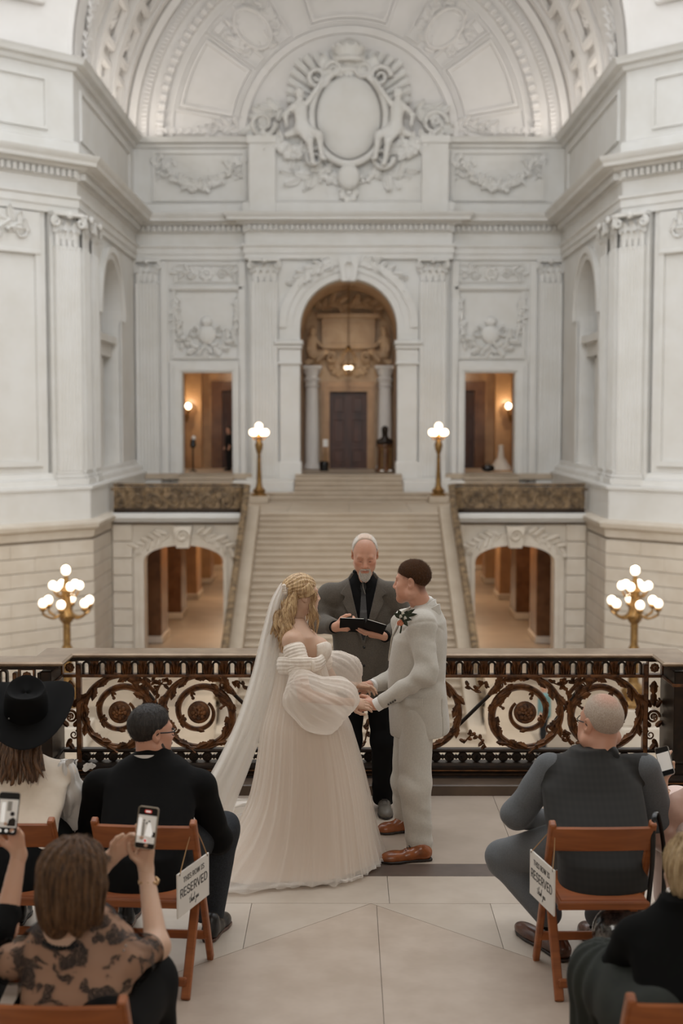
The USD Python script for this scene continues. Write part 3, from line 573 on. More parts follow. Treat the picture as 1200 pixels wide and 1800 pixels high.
    lo = [(x - s * 0, y) for x, y in BP]
    obj('dado', profile_run(BP, [(.38, -.42), (.38, .52)]), 'limestone', w, smooth=False)
    obj('string_course', profile_run(BP, [(.36, -.95), (.46, -.93), (.5, -.7), (.62, -.64), (.66, -.5), (.5, -.42), (.36, -.4)]), 'limestone_warm', w, smooth=25)
    obj('backing', profile_run(BP, [(.36, -5.2), (.36, -.9)]), 'joint_wall', w, smooth=False)
    cu = math.tan(PI / 8)
    for k in range(11):
        z0, z1 = -5.2 + k * .42, -5.2 + k * .42 + .405
        if z1 > -.88: z1 = -.9
        if z1 - z0 < .1: continue
        u = -.45 * cu; first = True
        for L in ((1.2, 1.6, 1.5, 1.5) if k % 2 else (2.0, 1.6, 1.6, 1.0)):
            obj('block', on_diag(bx(u, u + L - .003, -.45, -.3, z0, z1, .016)), 'limestone_warm', w, smooth=False); u += L; first = False
        y = YF - .45 * cu
        for L in ((1.5, 1.7, 1.6) if k % 2 else (1.0, 1.8, 1.6)):
            if y > 43: break
            obj('block', on_side(bx(y, y + L - .003, -.45, -.3, z0, z1, .016)), 'limestone_warm', w, smooth=False); y += L
    # dentils under the cornice, each a block of its own on the near faces
    for u in np.arange(.1, 5.2, .2): obj('dentil', on_diag(bx(u, u + .12, -.32, -.1, 9.6, 9.8)), 'limestone', w, smooth=False)
    for y in np.arange(YF + .1, YB - .4, .2): obj('dentil', on_side(bx(y, y + .12, -.32, -.1, 9.6, 9.8)), 'limestone', w, smooth=False)
obj('dentil_row', cat(*[bx(x - .06, x + .06, YB - (.67 if abs(x) < 3.8 else .32), YB - .1, 9.6, 9.8) for x in np.arange(-7.7, 7.75, .2)]), 'limestone', wb, smooth=False, kind='stuff')

# ---- the bay behind the arch: vault, aedicule with two columns, door
bay_t = struct('wall_alcove')
obj('side_wall', cat(bx(-2.1, -1.85, YB + .3, 55, .4, 6.2), bx(1.85, 2.1, YB + .3, 55, .4, 6.2)), 'alcove_stone_lit', bay_t, smooth=False)
A = arc(0, 6.0, 1.84, 0, PI, 32); v = np.vstack([np.column_stack([A[:, 0], np.full(32, y), A[:, 1]]) for y in (YB + .3, 55)]); i = np.arange(31)
obj('vault', tm(v, np.stack([i, i + 32, i + 33, i + 1], 1)), 'alcove_stone_lit', bay_t)
obj('rear_wall', prism(archpoly(0, 1.9, .4, 6.0).difference(sbox(-.8, .3, .8, 3.7)), 54.6, 55), 'alcove_stone_lit', bay_t, smooth=False)
obj('door_frame', cat(prism(sbox(-1.1, .5, 1.1, 4.1).difference(sbox(-.78, .4, .78, 3.7)), 54.35, 54.65), prism(sbox(-1.0, .5, 1.0, 4.0).difference(sbox(-.9, .4, .9, 3.85)), 54.28, 54.4)), 'corridor_stone', bay_t, smooth=False)
dr = obj('door_1', bx(-.8, .8, 54.7, 54.8, .5, 3.72), 'dark_wood', kind='structure', smooth=False)
for x in (-.4, .4):
    for z0, z1 in ((.65, 1.35), (1.5, 2.6), (2.75, 3.55)): obj('door_panel', cat(frame_rect(x - .3, x + .3, z0, z1, .05, 54.64, 54.7), bx(x - .2, x + .2, 54.66, 54.7, z0 + .1, z1 - .1, .015)), 'dark_wood', dr, smooth=False)
for s in (-1, 1):
    col = obj('column', mv(lathe([(.36, 0), (.36, .12), (.31, .16), (.32, .2), (.28, .26), (.29, 1.3), (.255, 3.3), (.255, 3.36)], 24), (s * 1.5, 54.0, .52)), 'plaster', bay_t)
    obj('capital', mv(cat(lathe([(.255, 0), (.32, .06), (.27, .1), (.27, .2), (.36, .34), (.28, .42), (.28, .5), (.38, .7), (.38, .76)], 24), bx(-.42, .42, -.42, .42, .76, .9, .03)), (s * 1.5, 54.0, 3.85)), 'plaster', col)
    pd = [sweep(np.array([[s * 1.75, 54.2, 4.85], [s * 1.2, 54.15, 5.2], [s * .75, 54.15, 5.3]]), .12, .14, 8), scroll((s * .72, 5.1), .2, .04, 1.4, PI / 2, 54.1, .1, s)]
    obj('pediment', cat(*pd), 'alcove_stone_lit', bay_t)
    J = []
    def B(a, b, ra, rb): J.append(((s * a[0], 54.0 + a[1], a[2]), (s * b[0], 54.0 + b[1], b[2]), ra, rb))
    B((1.45, 0, 5.25), (1.5, 0, 5.75), .2, .18); B((1.5, 0, 5.75), (1.46, -.02, 6.0), .17, .09); B((1.44, -.04, 6.14), (1.44, -.04, 6.22), .12, .13)
    B((1.62, 0, 5.85), (1.66, -.1, 5.4), .08, .06); B((1.35, -.05, 5.85), (1.1, -.1, 5.55), .08, .06); B((1.4, -.05, 5.2), (.95, -.2, 5.3), .16, .12); B((.95, -.2, 5.3), (1.25, -.25, 4.95), .11, .07); B((1.5, 0, 5.2), (1.1, -.15, 5.1), .16, .1)
    obj('carved_figure', figure(J, .045), 'alcove_stone_lit', bay_t, smooth=True)
    obj('garland', cat(garland((s * .9, 4.9), (s * .1, 4.5), .2, .16, 12, 15, 54.45)), 'alcove_stone_lit', bay_t, smooth=60)
obj('tablet', cat(bx(-1.1, 1.1, 54.2, 54.6, 5.45, 6.7, .03), bx(-1.3, 1.3, 54.1, 54.6, 6.7, 6.9, .03), frame_rect(-.95, .95, 5.6, 6.55, .08, 54.15, 54.22)), 'alcove_stone_lit', bay_t)
obj('relief_ornament', cat(foliage([(-1.3, 54.4, 7.0), (-.6, 54.4, 7.35), (0, 54.4, 7.1), (.6, 54.4, 7.35), (1.3, 54.4, 7.0)], .5, 20, 17, .12), rosette((0, 4.75), .3, 54.4, 7)), 'alcove_stone_lit', bay_t, smooth=60)

# ---- rooms seen through the two side doorways
for s, nm in ((-1, 2), (1, 3)):
    r = struct('wall_corridor' if s < 0 else 'wall_corridor')
    x0, x1 = sorted((s * 3.2, s * 8.3))
    obj('rear_wall', bx(x0, x1, 55.4, 55.6, .4, 5.2), 'corridor_stone', r, smooth=False)
    obj('side_wall', cat(bx(x0 - .2, x0, 50.6, 55.6, .4, 5.2), bx(x1, x1 + .2, 50.6, 55.6, .4, 5.2)), 'corridor_stone', r, smooth=False)
    obj('soffit', bx(x0 - .2, x1 + .2, 50.5, 55.6, 5.0, 5.25), 'corridor_stone', r, smooth=False)
    pl = obj('pilaster', bx(s * 6.15, s * 6.85, 55.05, 55.45, .5, 4.4, .02), 'corridor_stone', r)
    obj('capital', cat(bx(s * 6.1, s * 6.9, 54.98, 55.45, 4.4, 4.55, .02), bx(s * 6.03, s * 6.97, 54.9, 55.45, 4.55, 4.75, .02)), 'corridor_stone', pl)
    obj('door_case', prism(sbox(min(s * 4.2, s * 5.75), .5, max(s * 4.2, s * 5.75), 4.15).difference(sbox(min(s * 4.2, s * 5.3), .4, max(s * 4.2, s * 5.3), 3.75)), 55.1, 55.4), 'brown_marble', r, smooth=False)
    d = obj('door_%d' % nm, bx(s * 4.2, s * 5.3, 55.3, 55.42, .5, 3.8), 'dark_wood', kind='structure', smooth=False)
    for x in (4.5, 5.0):
        for z0, z1 in ((.65, 1.5), (1.65, 2.6), (2.75, 3.6)): obj('door_panel', frame_rect(s * x - .2, s * x + .2, z0, z1, .05, 55.24, 55.3), 'dark_wood', d, smooth=False)

# ---- upper landing, short flights, great stair
ZL = -.43
fl = struct('floor')
obj('upper_slab', bx(-8.3, 8.3, 49.55, 56, .3, .5), 'stair_stone', fl, smooth=False)
k = 0
xs = np.linspace(-8.1, 8.1, 9); ys = np.linspace(42.05, 47.3, 4)
for i in range(8):
    for j in range(3): obj('tile', bx(xs[i] + .006, xs[i + 1] - .006, ys[j] + .006, ys[j + 1] - .006, ZL - .1, ZL, .004), 'stair_stone' if (i + j) % 2 else 'ground_marble', fl, smooth=False)
obj('tile_bed', bx(-8.1, 8.1, 42.0, 50, ZL - .4, ZL - .02), 'joint', fl, smooth=False)
st = thing('staircase', 'grand marble staircase rising to the arched doorway, behind the couple', 'stairs')
def step(x0, x1, y0, y1, z, h=.155, name='step', par=None): obj(name, cat(bx(x0, x1, y0 - .055, y1, z - .05, z, .012), bx(x0, x1, y0, y1, z - h - .03, z - .04)), 'stair_stone', par or st, smooth=False)
for k in range(31): step(-2.86, 2.86, 41.7 - .335 * (k + 1) + .335, 41.7 - .335 * k + .36, ZL - .154 * k) if k else step(-3.24, 3.24, 41.66, 42.0, ZL)
us = struct('trim_4')
for k in range(6):
    hw = 4.4 if k < 2 else 2.0
    step(-hw, hw, 47.2 + .36 * k, 47.2 + .36 * (k + 1) + (.25 if k < 5 else 1.0), ZL + .155 * (k + 1), par=us)
for s in (-1, 1):
    for k in range(4): step(*sorted((s * 4.35, s * 6.4)), 48.6 + .3 * k, 48.9 + .3 * k + .3, ZL + .155 * (k + 3), par=us)
    obj('stair_pier', bx(s * 2.02, s * 4.3, 48.3, 49.7, ZL, .28, .03), 'limestone', us)
    m = prism(Polygon([(31.0, -5.25), (31.0, -4.98), (41.4, -.2), (42.05, -.2), (42.05, -5.25)]), 0, .4); v = m.vertices
    obj('stringer', trimesh.Trimesh(np.stack([s * (2.86 + v[:, 1]), v[:, 0], v[:, 2]], 1), m.faces if s > 0 else m.faces[:, ::-1], process=False), 'stair_stone', st, smooth=False)

# ---- gallery front with the segmental arches, corridor under it
for s in (-1, 1):
    g = struct('wall_gallery')
    cx, hw = s * 5.33, 1.28
    aarc = [(cx + hw, -5.3), (cx + hw, -2.0)] + [(cx + hw * math.cos(a), -2.0 + .52 * math.sin(a)) for a in np.linspace(.15, PI - .15, 20)] + [(cx - hw, -2.0), (cx - hw, -5.3)]
    hole = Polygon(aarc)
    obj('masonry', prism(sbox(*(min(s * 3.3, s * 7.9), -5.2), *(max(s * 3.3, s * 7.9), -.75)).difference(hole), 42.02, 42.6), 'limestone_warm', g, smooth=False)
    big = Polygon([((x - cx) * 1.24 + cx, (z + 3) * 1.16 - 2.85 if z > -4 else -5.3) for x, z in aarc]); mid = Polygon([((x - cx) * 1.1 + cx, (z + 3) * 1.07 - 2.93 if z > -4 else -5.3) for x, z in aarc])
    obj('archivolt', cat(prism(big.difference(hole), 41.93, 42.05), prism(mid.difference(hole), 41.87, 41.95)), 'limestone_warm', g)
    obj('keystone', cat(prism(Polygon([(cx - .2, -1.55), (cx + .2, -1.55), (cx + .3, -.85), (cx - .3, -.85)]), 41.7, 42.0), scroll((cx, -1.15), .22, .05, 1.5, 0, 41.68, .07)), 'limestone_warm', g)
    obj('spandrel_relief', cat(*[foliage([(cx + q * .4, 41.95, -1.1), (cx + q * .9, 41.95, -1.25), (cx + q * 1.5, 41.95, -1.6)], .36, 12, 12 + q, .08) for q in (-1, 1)]), 'limestone_warm', g, smooth=60)
    obj('cornice', cat(bx(s * 3.3, s * 7.9, 41.62, 42.4, -.62, -.43, .03), bx(s * 3.3, s * 7.9, 41.75, 42.4, -.72, -.6, .02)), 'limestone', g)
    for k in range(8):
        z0 = -5.2 + k * .55
        for x0, x1 in ((6.98, 7.62), (3.3, 3.68)): obj('block', bx(s * x0, s * x1, 41.9, 42.1, z0, min(z0 + .53, -.78), .025), 'limestone_warm', g, smooth=False)
    # piers of the lower corridor, receding
    c = struct('wall_passage')
    obj('outer_wall', bx(s * 8.0, s * 8.2, 42.6, 80, -5.2, -.6), 'brown_marble', c, smooth=False)
    obj('inner_wall', bx(s * 3.2, s * 3.4, 42.6, 80, -5.2, -.6), 'corridor_stone', c, smooth=False)
    obj('soffit', bx(s * 3.2, s * 8.2, 42.4, 80, -.9, -.7), 'corridor_stone', c, smooth=False)
    obj('end_wall', bx(s * 3.2, s * 8.2, 79.8, 80, -5.2, -.6), 'corridor_stone', c, smooth=False)
    for k, y in enumerate((45.0, 50.5, 56, 61.5, 67, 72.5)):
        pr = obj('pier', bx(s * 6.5, s * 7.9, y, y + 1.7, -5.2, -.8, .03), 'brown_marble' if k < 2 else 'corridor_stone', c)
        obj('plinth', bx(s * 6.44, s * 7.95, y - .05, y + 1.75, -5.2, -4.95, .02), 'limestone_warm', pr)

# ---- ground floor of the rotunda and the passages
gf = struct('floor')
for i, x in enumerate(np.arange(-9, 9, 1.5)):
    for j, y in enumerate(np.arange(17, 44, 1.5)): obj('tile', bx(x + .006, x + 1.494, y + .006, y + 1.494, -5.3, -5.2, .004), 'ground_marble' if (i * 7 + j * 3) % 5 else 'ground_marble_dark', gf, smooth=False)
obj('tile_bed', bx(-13, 13, 9.6, 81, -5.5, -5.21), 'ground_marble', gf, smooth=False)
# ================================================================== the balcony: floor, shell, bronze balustrade
def floor_piece(poly, m, parent, name='tile', z1=0.0):
    poly = poly.buffer(-.0016, join_style=2)
    for g in getattr(poly, 'geoms', [poly]):
        if g.is_empty or g.area < 2e-3: continue
        e = trimesh.creation.extrude_polygon(g, .05, engine='earcut'); obj(name, mv(e, (0, 0, z1 - .05)), m, parent, smooth=False)
bf = struct('floor')
obj('tile_bed', bx(-4.6, 4.6, -5, 9.35, -.5, -.006), 'joint', bf, smooth=False)
DIA = Polygon([(0.02, 6.86), (2.05, 4.95), (.02, 3.05), (-2.0, 4.95)])
floor_piece(sbox(-4.5, 7.28, -1.3, 7.485), 'floor_band', bf); floor_piece(sbox(-1.3, 7.28, 1.55, 7.485), 'floor_band', bf); floor_piece(sbox(1.55, 7.28, 4.5, 7.485), 'floor_band', bf)
for x0, x1 in ((-4.5, -2.6), (-2.6, -.95), (-.95, .9), (.9, 2.4), (2.4, 4.5)):
    floor_piece(sbox(x0, 7.485, x1, 8.87), 'floor_marble', bf)
for x0, x1 in ((-4.5, -2.4), (-2.4, -1.0), (-1.0, .12), (.12, 1.3), (1.3, 2.6), (2.6, 4.5)):
    floor_piece(sbox(x0, 6.86, x1, 7.28), 'floor_marble_b', bf)
for i, (x0, x1) in enumerate(((-4.5, -2.6), (-2.6, -.62), (-.62, .66), (.66, 2.6), (2.6, 4.5))):
    for j, (y0, y1) in enumerate(((5.9, 6.86), (4.95, 5.9), (4.0, 4.95), (3.05, 4.0), (1, 3.05), (-2, 1))):
        floor_piece(sbox(x0, y0, x1, y1).difference(DIA), 'floor_marble_lit' if (i + j) % 2 else 'floor_marble_b', bf)
cells = [DIA.intersection(sbox(a, b, a + 2.1, b + 2.0)) for a, b in ((-2.05, 4.95), (.05, 4.95), (-2.05, 2.95), (.05, 2.95))]
for c in cells: floor_piece(c, 'floor_pink', bf)
obj('rail_plinth', cat(bx(-2.3, 2.3, 8.87, 9.34, -.02, .075, .008), bx(-4.5, -2.0, 8.55, 9.0, -.02, .074, .008), bx(2.0, 4.5, 8.55, 9.0, -.02, .074, .008)), 'rail_step', bf)
# the unseen rest of the rotunda, behind and beside the camera, sized to limit the light: rear wall with the balcony's recess, side walls, soffit
sh = struct('unseen_wall_rear'); obj('masonry', cat(bx(-4.8, 4.8, -4.2, -4.0, 0, 6.6), bx(-13.2, -4.6, 5.0, 5.4, -5.2, 22), bx(4.6, 13.2, 5.0, 5.4, -5.2, 22), bx(-4.6, 4.6, 5.0, 5.4, 6.4, 22)), 'limestone', sh, smooth=False)
for s, nm in ((-1, 'unseen_west'), (1, 'unseen_east')):
    q = struct('wall_' + nm); obj('masonry', cat(bx(s * 4.6, s * 4.8, -4.2, 5.0, -.3, 6.6), bx(s * 13.0, s * 13.3, 5.4, 34.2, -5.2, 22)), 'limestone', q, smooth=False)
cl = struct('ceiling'); obj('unseen_drum', mv(lathe([(14.3, 21.0), (14.3, 28.0), (14.7, 28.0), (14.7, 21.0)], 48), (0, 27.1, 0)), 'plaster', cl); obj('soffit', bx(-4.8, 4.8, -4.2, 5.0, 6.4, 6.7), 'plaster', cl, smooth=False)  # unseen ring keeps low sky off the pendentives; soffit shades the front rows

for n_, (w_, z0_, z1_, y_) in enumerate(((5.2, 2.1, 5.9, -3.98), (12.3, 13.4, 21.6, 5.42))):  # frames and mullions out of view, set round the two unseen lights
    wn = struct('window_%d' % (n_ + 1)); obj('unseen_window_frame', frame_rect(-w_ / 2 - .12, w_ / 2 + .12, z0_ - .1, z1_ + .1, .18, y_, y_ + .12), 'bronze_dark', wn, smooth=False); obj('mullion', cat(*[bx(x - .03, x + .03, y_, y_ + .08, z0_, z1_) for x in np.linspace(-w_ / 2, w_ / 2, 6)[1:-1]]), 'bronze_dark', wn, smooth=False, kind='stuff')
# ---- balustrade
YR = 9.15
bal = thing('balustrade', 'dark bronze balustrade with gilded scrolls and leaves along the balcony edge', 'railing')
HP = [(-.09, .925), (-.115, .932), (-.125, .94), (-.125, .95), (-.11, .96), (.11, .96), (.125, .95), (.125, .94), (.115, .932), (.09, .925)]
hp = [(-x, z) for x, z in HP]
RAILPATH = [(-4.5, 8.83), (-2.14, 8.83), (-2.14, YR), (2.14, YR), (2.14, 8.83), (4.5, 8.83)]
obj('handrail', profile_run(RAILPATH, [(o, z) for o, z in hp]), 'bronze_top', bal, smooth=25)
obj('top_band', profile_run(RAILPATH, [(.085, .928), (.085, .915), (.055, .908), (.055, .897), (-.055, .897), (-.055, .908), (-.085, .915), (-.085, .928)]), 'bronze_dark', bal, smooth=25)
for z0, z1, nm, m in ((.775, .797, 'rail_bar', 'bronze_gilt'), (.238, .262, 'rail_bar', 'bronze_dark')):
    obj(nm, profile_run(RAILPATH, [(.03, z0), (.034, (z0 + z1) / 2), (.03, z1), (-.03, z1), (-.03, z0), (.03, z0)]), m, bal, smooth=False)
obj('bottom_band', profile_run(RAILPATH, [(.05, .168), (.055, .15), (.075, .14), (.075, .12), (.09, .11), (.09, .085), (.11, .075), (-.11, .075), (-.09, .11), (-.05, .168), (.05, .168)]), 'bronze_dark', bal, smooth=25)
for z in (.118, .093): obj('gilt_line', profile_run(RAILPATH, [(.075, z), (.094, z + .003), (.075, z + .006)]), 'bronze_gilt', bal, smooth=False)
# frieze unit: leafed post between round-headed openings
ap = Polygon(np.vstack([[(.03, 0)], arc(0, .064, .03, 0, PI, 12), [(-.03, 0)]])).union(sbox(-.0575, .094, .0575, .1)).difference(Polygon(np.vstack([[(.0155, -.01)], arc(0, .064, .0155, 0, PI, 10), [(-.0155, -.01)]])))
arch_m = prism(ap, -.02, .02)
post_m = cat(bx(-.026, .026, -.02, .02, 0, .096), mv(leaf(.088, .05, .3, 4, .16, .9, 9), (0, -.022, .004)), mv(leaf(.075, .034, .3, 3, .16, .9, 7), (-.016, -.024, .004), 0, 0, -.16), mv(leaf(.075, .034, .3, 3, .16, .9, 7), (.016, -.024, .004), 0, 0, .16), bx(-.032, .032, -.03, .02, .088, .098, .003))
pitch = .1145
for k in range(35):
    x = (k - 17) * pitch; obj('frieze_arch', mv(arch_m, (x, YR, .797)), 'bronze_dark', bal, smooth=30)
    if k < 34: obj('frieze_leaf', mv(post_m, (x + pitch / 2, YR, .797)), 'bronze_gilt', bal, smooth=50)
# lower frieze: discs joined by little lozenges
disc_m = cat(mv(lathe([(0, -.018), (.034, -.018), (.036, -.01), (.036, .01), (.03, .016), (0, .018)], 16), (0, 0, 0), 0, PI / 2), rosette((0, 0), .02, -.018, 5))
loz_m = cat(prism(Polygon([(-.05, 0), (0, .014), (.05, 0), (0, -.014)]), -.012, .012), prism(Polygon([(-.015, 0), (0, .02), (.015, 0), (0, -.02)]), -.014, .014))
for k in range(42):
    x = (k - 20.5) * .0955; obj('disc', mv(disc_m, (x, YR, .203), 0, 0, 0, (1, 1, .98)), 'bronze_dark', bal, smooth=40)
    if k < 41: obj('lozenge', mv(loz_m, (x + .04775, YR, .203)), 'bronze_dark', bal, smooth=False)
def square_rosette(x, y, z, rz=0.0):
    m = cat(prism(sbox(-.055, -.056, .055, .056).difference(sbox(-.046, -.047, .046, .047)), -.034, .02), *[ico(.016, 1, (1, .6, 1.7), (0, 0, 0)) for _ in ()], rosette((0, 0), .036, -.01, 8))
    return mv(m, (x, y, z), rz)
strip = [mv(leaf(.1, .07, .3, 3, .12, .7), (0, -.01, .66), 0, 0, 0), mv(leaf(.1, .06, .3, 3, .12, .7), (0, -.01, .66), 0, 0, PI), scroll((0, .49), .048, .014, 1.6, 0, -.005, .014), rosette((0, .49), .022, -.01, 5), scroll((.02, .6), .03, .008, 1.4, 1, -.005, .01, -1), scroll((-.02, .36), .034, .008, 1.4, 2, -.005, .01)]
strip += [mv(leaf(.075, .045, .4, 3, .12, .7, 6), (x, -.01, z), 0, 0, a) for x, z, a in ((.02, .42, .8), (-.02, .42, -.8), (0, .33, 2.6), (.02, .3, -2.4), (-.02, .56, -.5), (.02, .56, .6))]
strip = cat(*strip)
for s in (-1, 1):
    obj('corner_post', cat(bx(s * 2.12, s * 2.195, 8.80, YR + .05, .07, .88, .006)), 'bronze_dark', bal)
    obj('post', bx(s * 1.985, s * 2.02, YR - .035, YR + .03, .16, .87, .006), 'bronze_gilt', bal); obj('post', bx(s * 2.19, s * 2.215, 8.80, 8.86, .16, .87, .005), 'bronze_dark', bal)
    obj('square_rosette', square_rosette(s * 2.065, YR, .842), 'bronze_gilt', bal, smooth=50); obj('square_rosette', square_rosette(s * 2.29, 8.83, .842), 'bronze_gilt', bal, smooth=50)
    obj('strip_ornament', mv(strip, (s * 2.062, YR, 0), s=(s * .95, 1, 1)), 'bronze_gilt', bal, smooth=60)
    obj('post', bx(s * 2.36, s * 2.385, 8.80, 8.86, .16, .87, .005), 'bronze_gilt', bal)
    for k in range(8):
        x = s * (2.45 + k * pitch); obj('frieze_arch', mv(arch_m, (x, 8.83, .797)), 'bronze_dark', bal, smooth=30); obj('frieze_leaf', mv(post_m, (x + s * pitch / 2, 8.83, .797)), 'bronze_gilt', bal, smooth=50)
    for k in range(8): obj('disc', mv(disc_m, (s * (2.25 + k * .0955), 8.83, .203)), 'bronze_dark', bal, smooth=40)
# the big scrolls: sense +1 unwinds towards the left
def big_scroll(cx, sense, R=.254, cz=.521, a_start=.45):
    """Outer stem, inner coil, eye with rosette, leaves and tendrils of one scroll; mirrored by sense."""
    n = 90; t = np.linspace(0, 1, n); th = a_start + t * 2.05 * 2 * PI
    r = np.interp(t, [0, .12, .42, .6, .8, 1], [R * 1.12, R, R * .98, R * .66, R * .5, R * .36])
    P = np.stack([r * np.cos(th), np.full(n, .0), r * np.sin(th)], 1); P[:, 1] = -.012 * np.sin(np.linspace(0, 6, n))
    w = np.interp(t, [0, .15, .45, .6, .8, 1], [.015, .022, .027, .024, .019, .011])
    e = .707; prof = np.array([(1, 0), (e, e), (.35, .55), (0, .95), (-.35, .55), (-e, e), (-1, 0), (-e, -e), (0, -1), (e, -e)])
    stem = sweep(P, w, w * .8, upv=(0, -1, 0), prof=prof)
    eye = [mv(lathe([(0, -.02), (.07, -.02), (.08, -.01), (.08, .01), (.065, .02), (0, .02)], 24), (0, 0, 0), 0, PI / 2)]
    ros = [rosette((0, 0), .062, -.024, 8, 1.1), rosette((0, 0), .034, -.036, 5, 1.0)]
    lv = []
    g = np.random.default_rng(int(abs(cx) * 100))
    for k, tt in enumerate(np.linspace(.03, .52, 22)):
        i = int(tt * (n - 1)); d = P[i + 1] - P[i]; a = math.atan2(d[0], d[2]); out = -1 if k % 3 else 1
        lv.append(mv(leaf(g.uniform(.08, .105), g.uniform(.05, .066), .25, 4, .1, .6, 11), P[i] + [0, -.014, 0], 0, 0, a + out * g.uniform(.22, .6)))
    for tt in (.58, .66, .74, .82):
        i = int(tt * (n - 1)); d = P[i + 1] - P[i]; a = math.atan2(d[0], d[2]); lv.append(mv(leaf(.06, .036, .25, 3, .12, .6, 8), P[i] + [0, -.014, 0], 0, 0, a + .3))
    tn = []
    for a0, rr in ((.2, .9), (PI * 1.15, .62), (PI * .62, .62)):
        q = np.array([rr * R * math.cos(a0), -.01, rr * R * math.sin(a0)]); C = np.array([q, q * [.85, 1, .85] + [0, 0, .02], q * [.7, 1, .7]]); tn.append(sweep(catmull(C, 5), .007, .007, 5)); tn.append(ico(.013, 1, (1, .8, 1), C[-1]))
        for b in (-.6, .5): tn.append(mv(leaf(.035, .022, .3, 3, .2, .8, 6), C[1], 0, 0, math.atan2(-q[0], -q[2]) + b))
    def pl(m):
        m = mv(m, (0, 0, 0), s=(sense, 1, 1)) if sense < 0 else m
        return mv(m, (cx, YR, cz))
    s_ = obj('scroll', pl(cat(stem, *eye)), 'bronze_gilt', bal, smooth=40)
    obj('rosette', pl(cat(*ros)), 'bronze_gilt', s_, smooth=60); [obj('leaf', pl(q_), 'bronze_gilt', s_, smooth=60) for q_ in lv]; [obj('tendril', pl(cat(*tn[k:k + 4])), 'bronze_gilt', s_, smooth=60) for k in (0, 4, 8)]
def sprig(pts, cx, n, seed, size=.05):
    g = np.random.default_rng(seed); P = catmull([(x, 0, z) for x, z in pts], 8); ms = [sweep(P, .006, .006, 5)]
    for k in range(n):
        i = int((k + .6) / n * (len(P) - 1)); a = g.uniform(0, 2 * PI); ms.append(mv(leaf(size * g.uniform(.7, 1.2), size * .62, .35, 3, .2, .8, 6), P[i], 0, 0, a))
        if k % 3 == 0: ms.append(ico(.012, 1, t=P[i] + [0, -.006, .012]))
    return mv(cat(*ms), (cx, YR - .008, 0))
for s in (-1, 1):
    for cx in (.435, 1.155, 1.715): big_scroll(s * cx, -1 if s > 0 else 1)
    for xa, za, xb, zb in ((.62, .72, .98, .36), (1.33, .72, 1.56, .40)):
        P = np.array([[s * xb, 0, za], [s * (xb * .5 + xa * .5), 0, (za + zb) / 2], [s * xa, 0, zb]]) + [0, YR + .01, 0]
        obj('scroll_bar', sweep(P, .014, .014, 8), 'bronze_dark', bal)
        for f in (0, 2):
            obj('scroll_curl', cat(mv(scroll((P[f][0], P[f][2]), .034, .008, 1.3, 0, YR - .01, .013, s), (0, 0, 0)), mv(leaf(.1, .06, .35, 4, .16, .9), (P[f][0], YR - .015, P[f][2]), 0, 0, math.atan2(P[1][0] - P[f][0], P[1][2] - P[f][2]))), 'bronze_gilt', bal, smooth=50)
    for k, (pts, n) in enumerate((([(.72, .3), (.78, .36), (.84, .33), (.88, .27)], 8), ([(.74, .72), (.8, .68), (.86, .73), (.9, .7)], 8), ([(1.4, .75), (1.44, .69), (1.46, .6), (1.45, .52)], 9), ([(1.42, .32), (1.44, .38), (1.48, .3)], 8), ([(1.34, .74), (1.4, .72), (1.46, .75), (1.52, .73)], 7), ([(.02, .3), (.05, .5), (.02, .72)], 12))):
        obj('sprig', sprig([(s * x, z) for x, z in pts], 0, n, 100 + k), 'bronze_gilt', bal, smooth=60)
# outer sections, mostly out of frame: one scroll each
for s in (-1, 1):
    P = spiral(.25, .08, 1.9, .5, 70) * [s, 1, 1] + [s * 2.72, 8.83, .52]
    obj('scroll', cat(sweep(P, .022, .02, 8, (0, -1, 0)), rosette((s * 2.72, .52), .06, 8.81, 7)), 'bronze_gilt', bal, smooth=50)
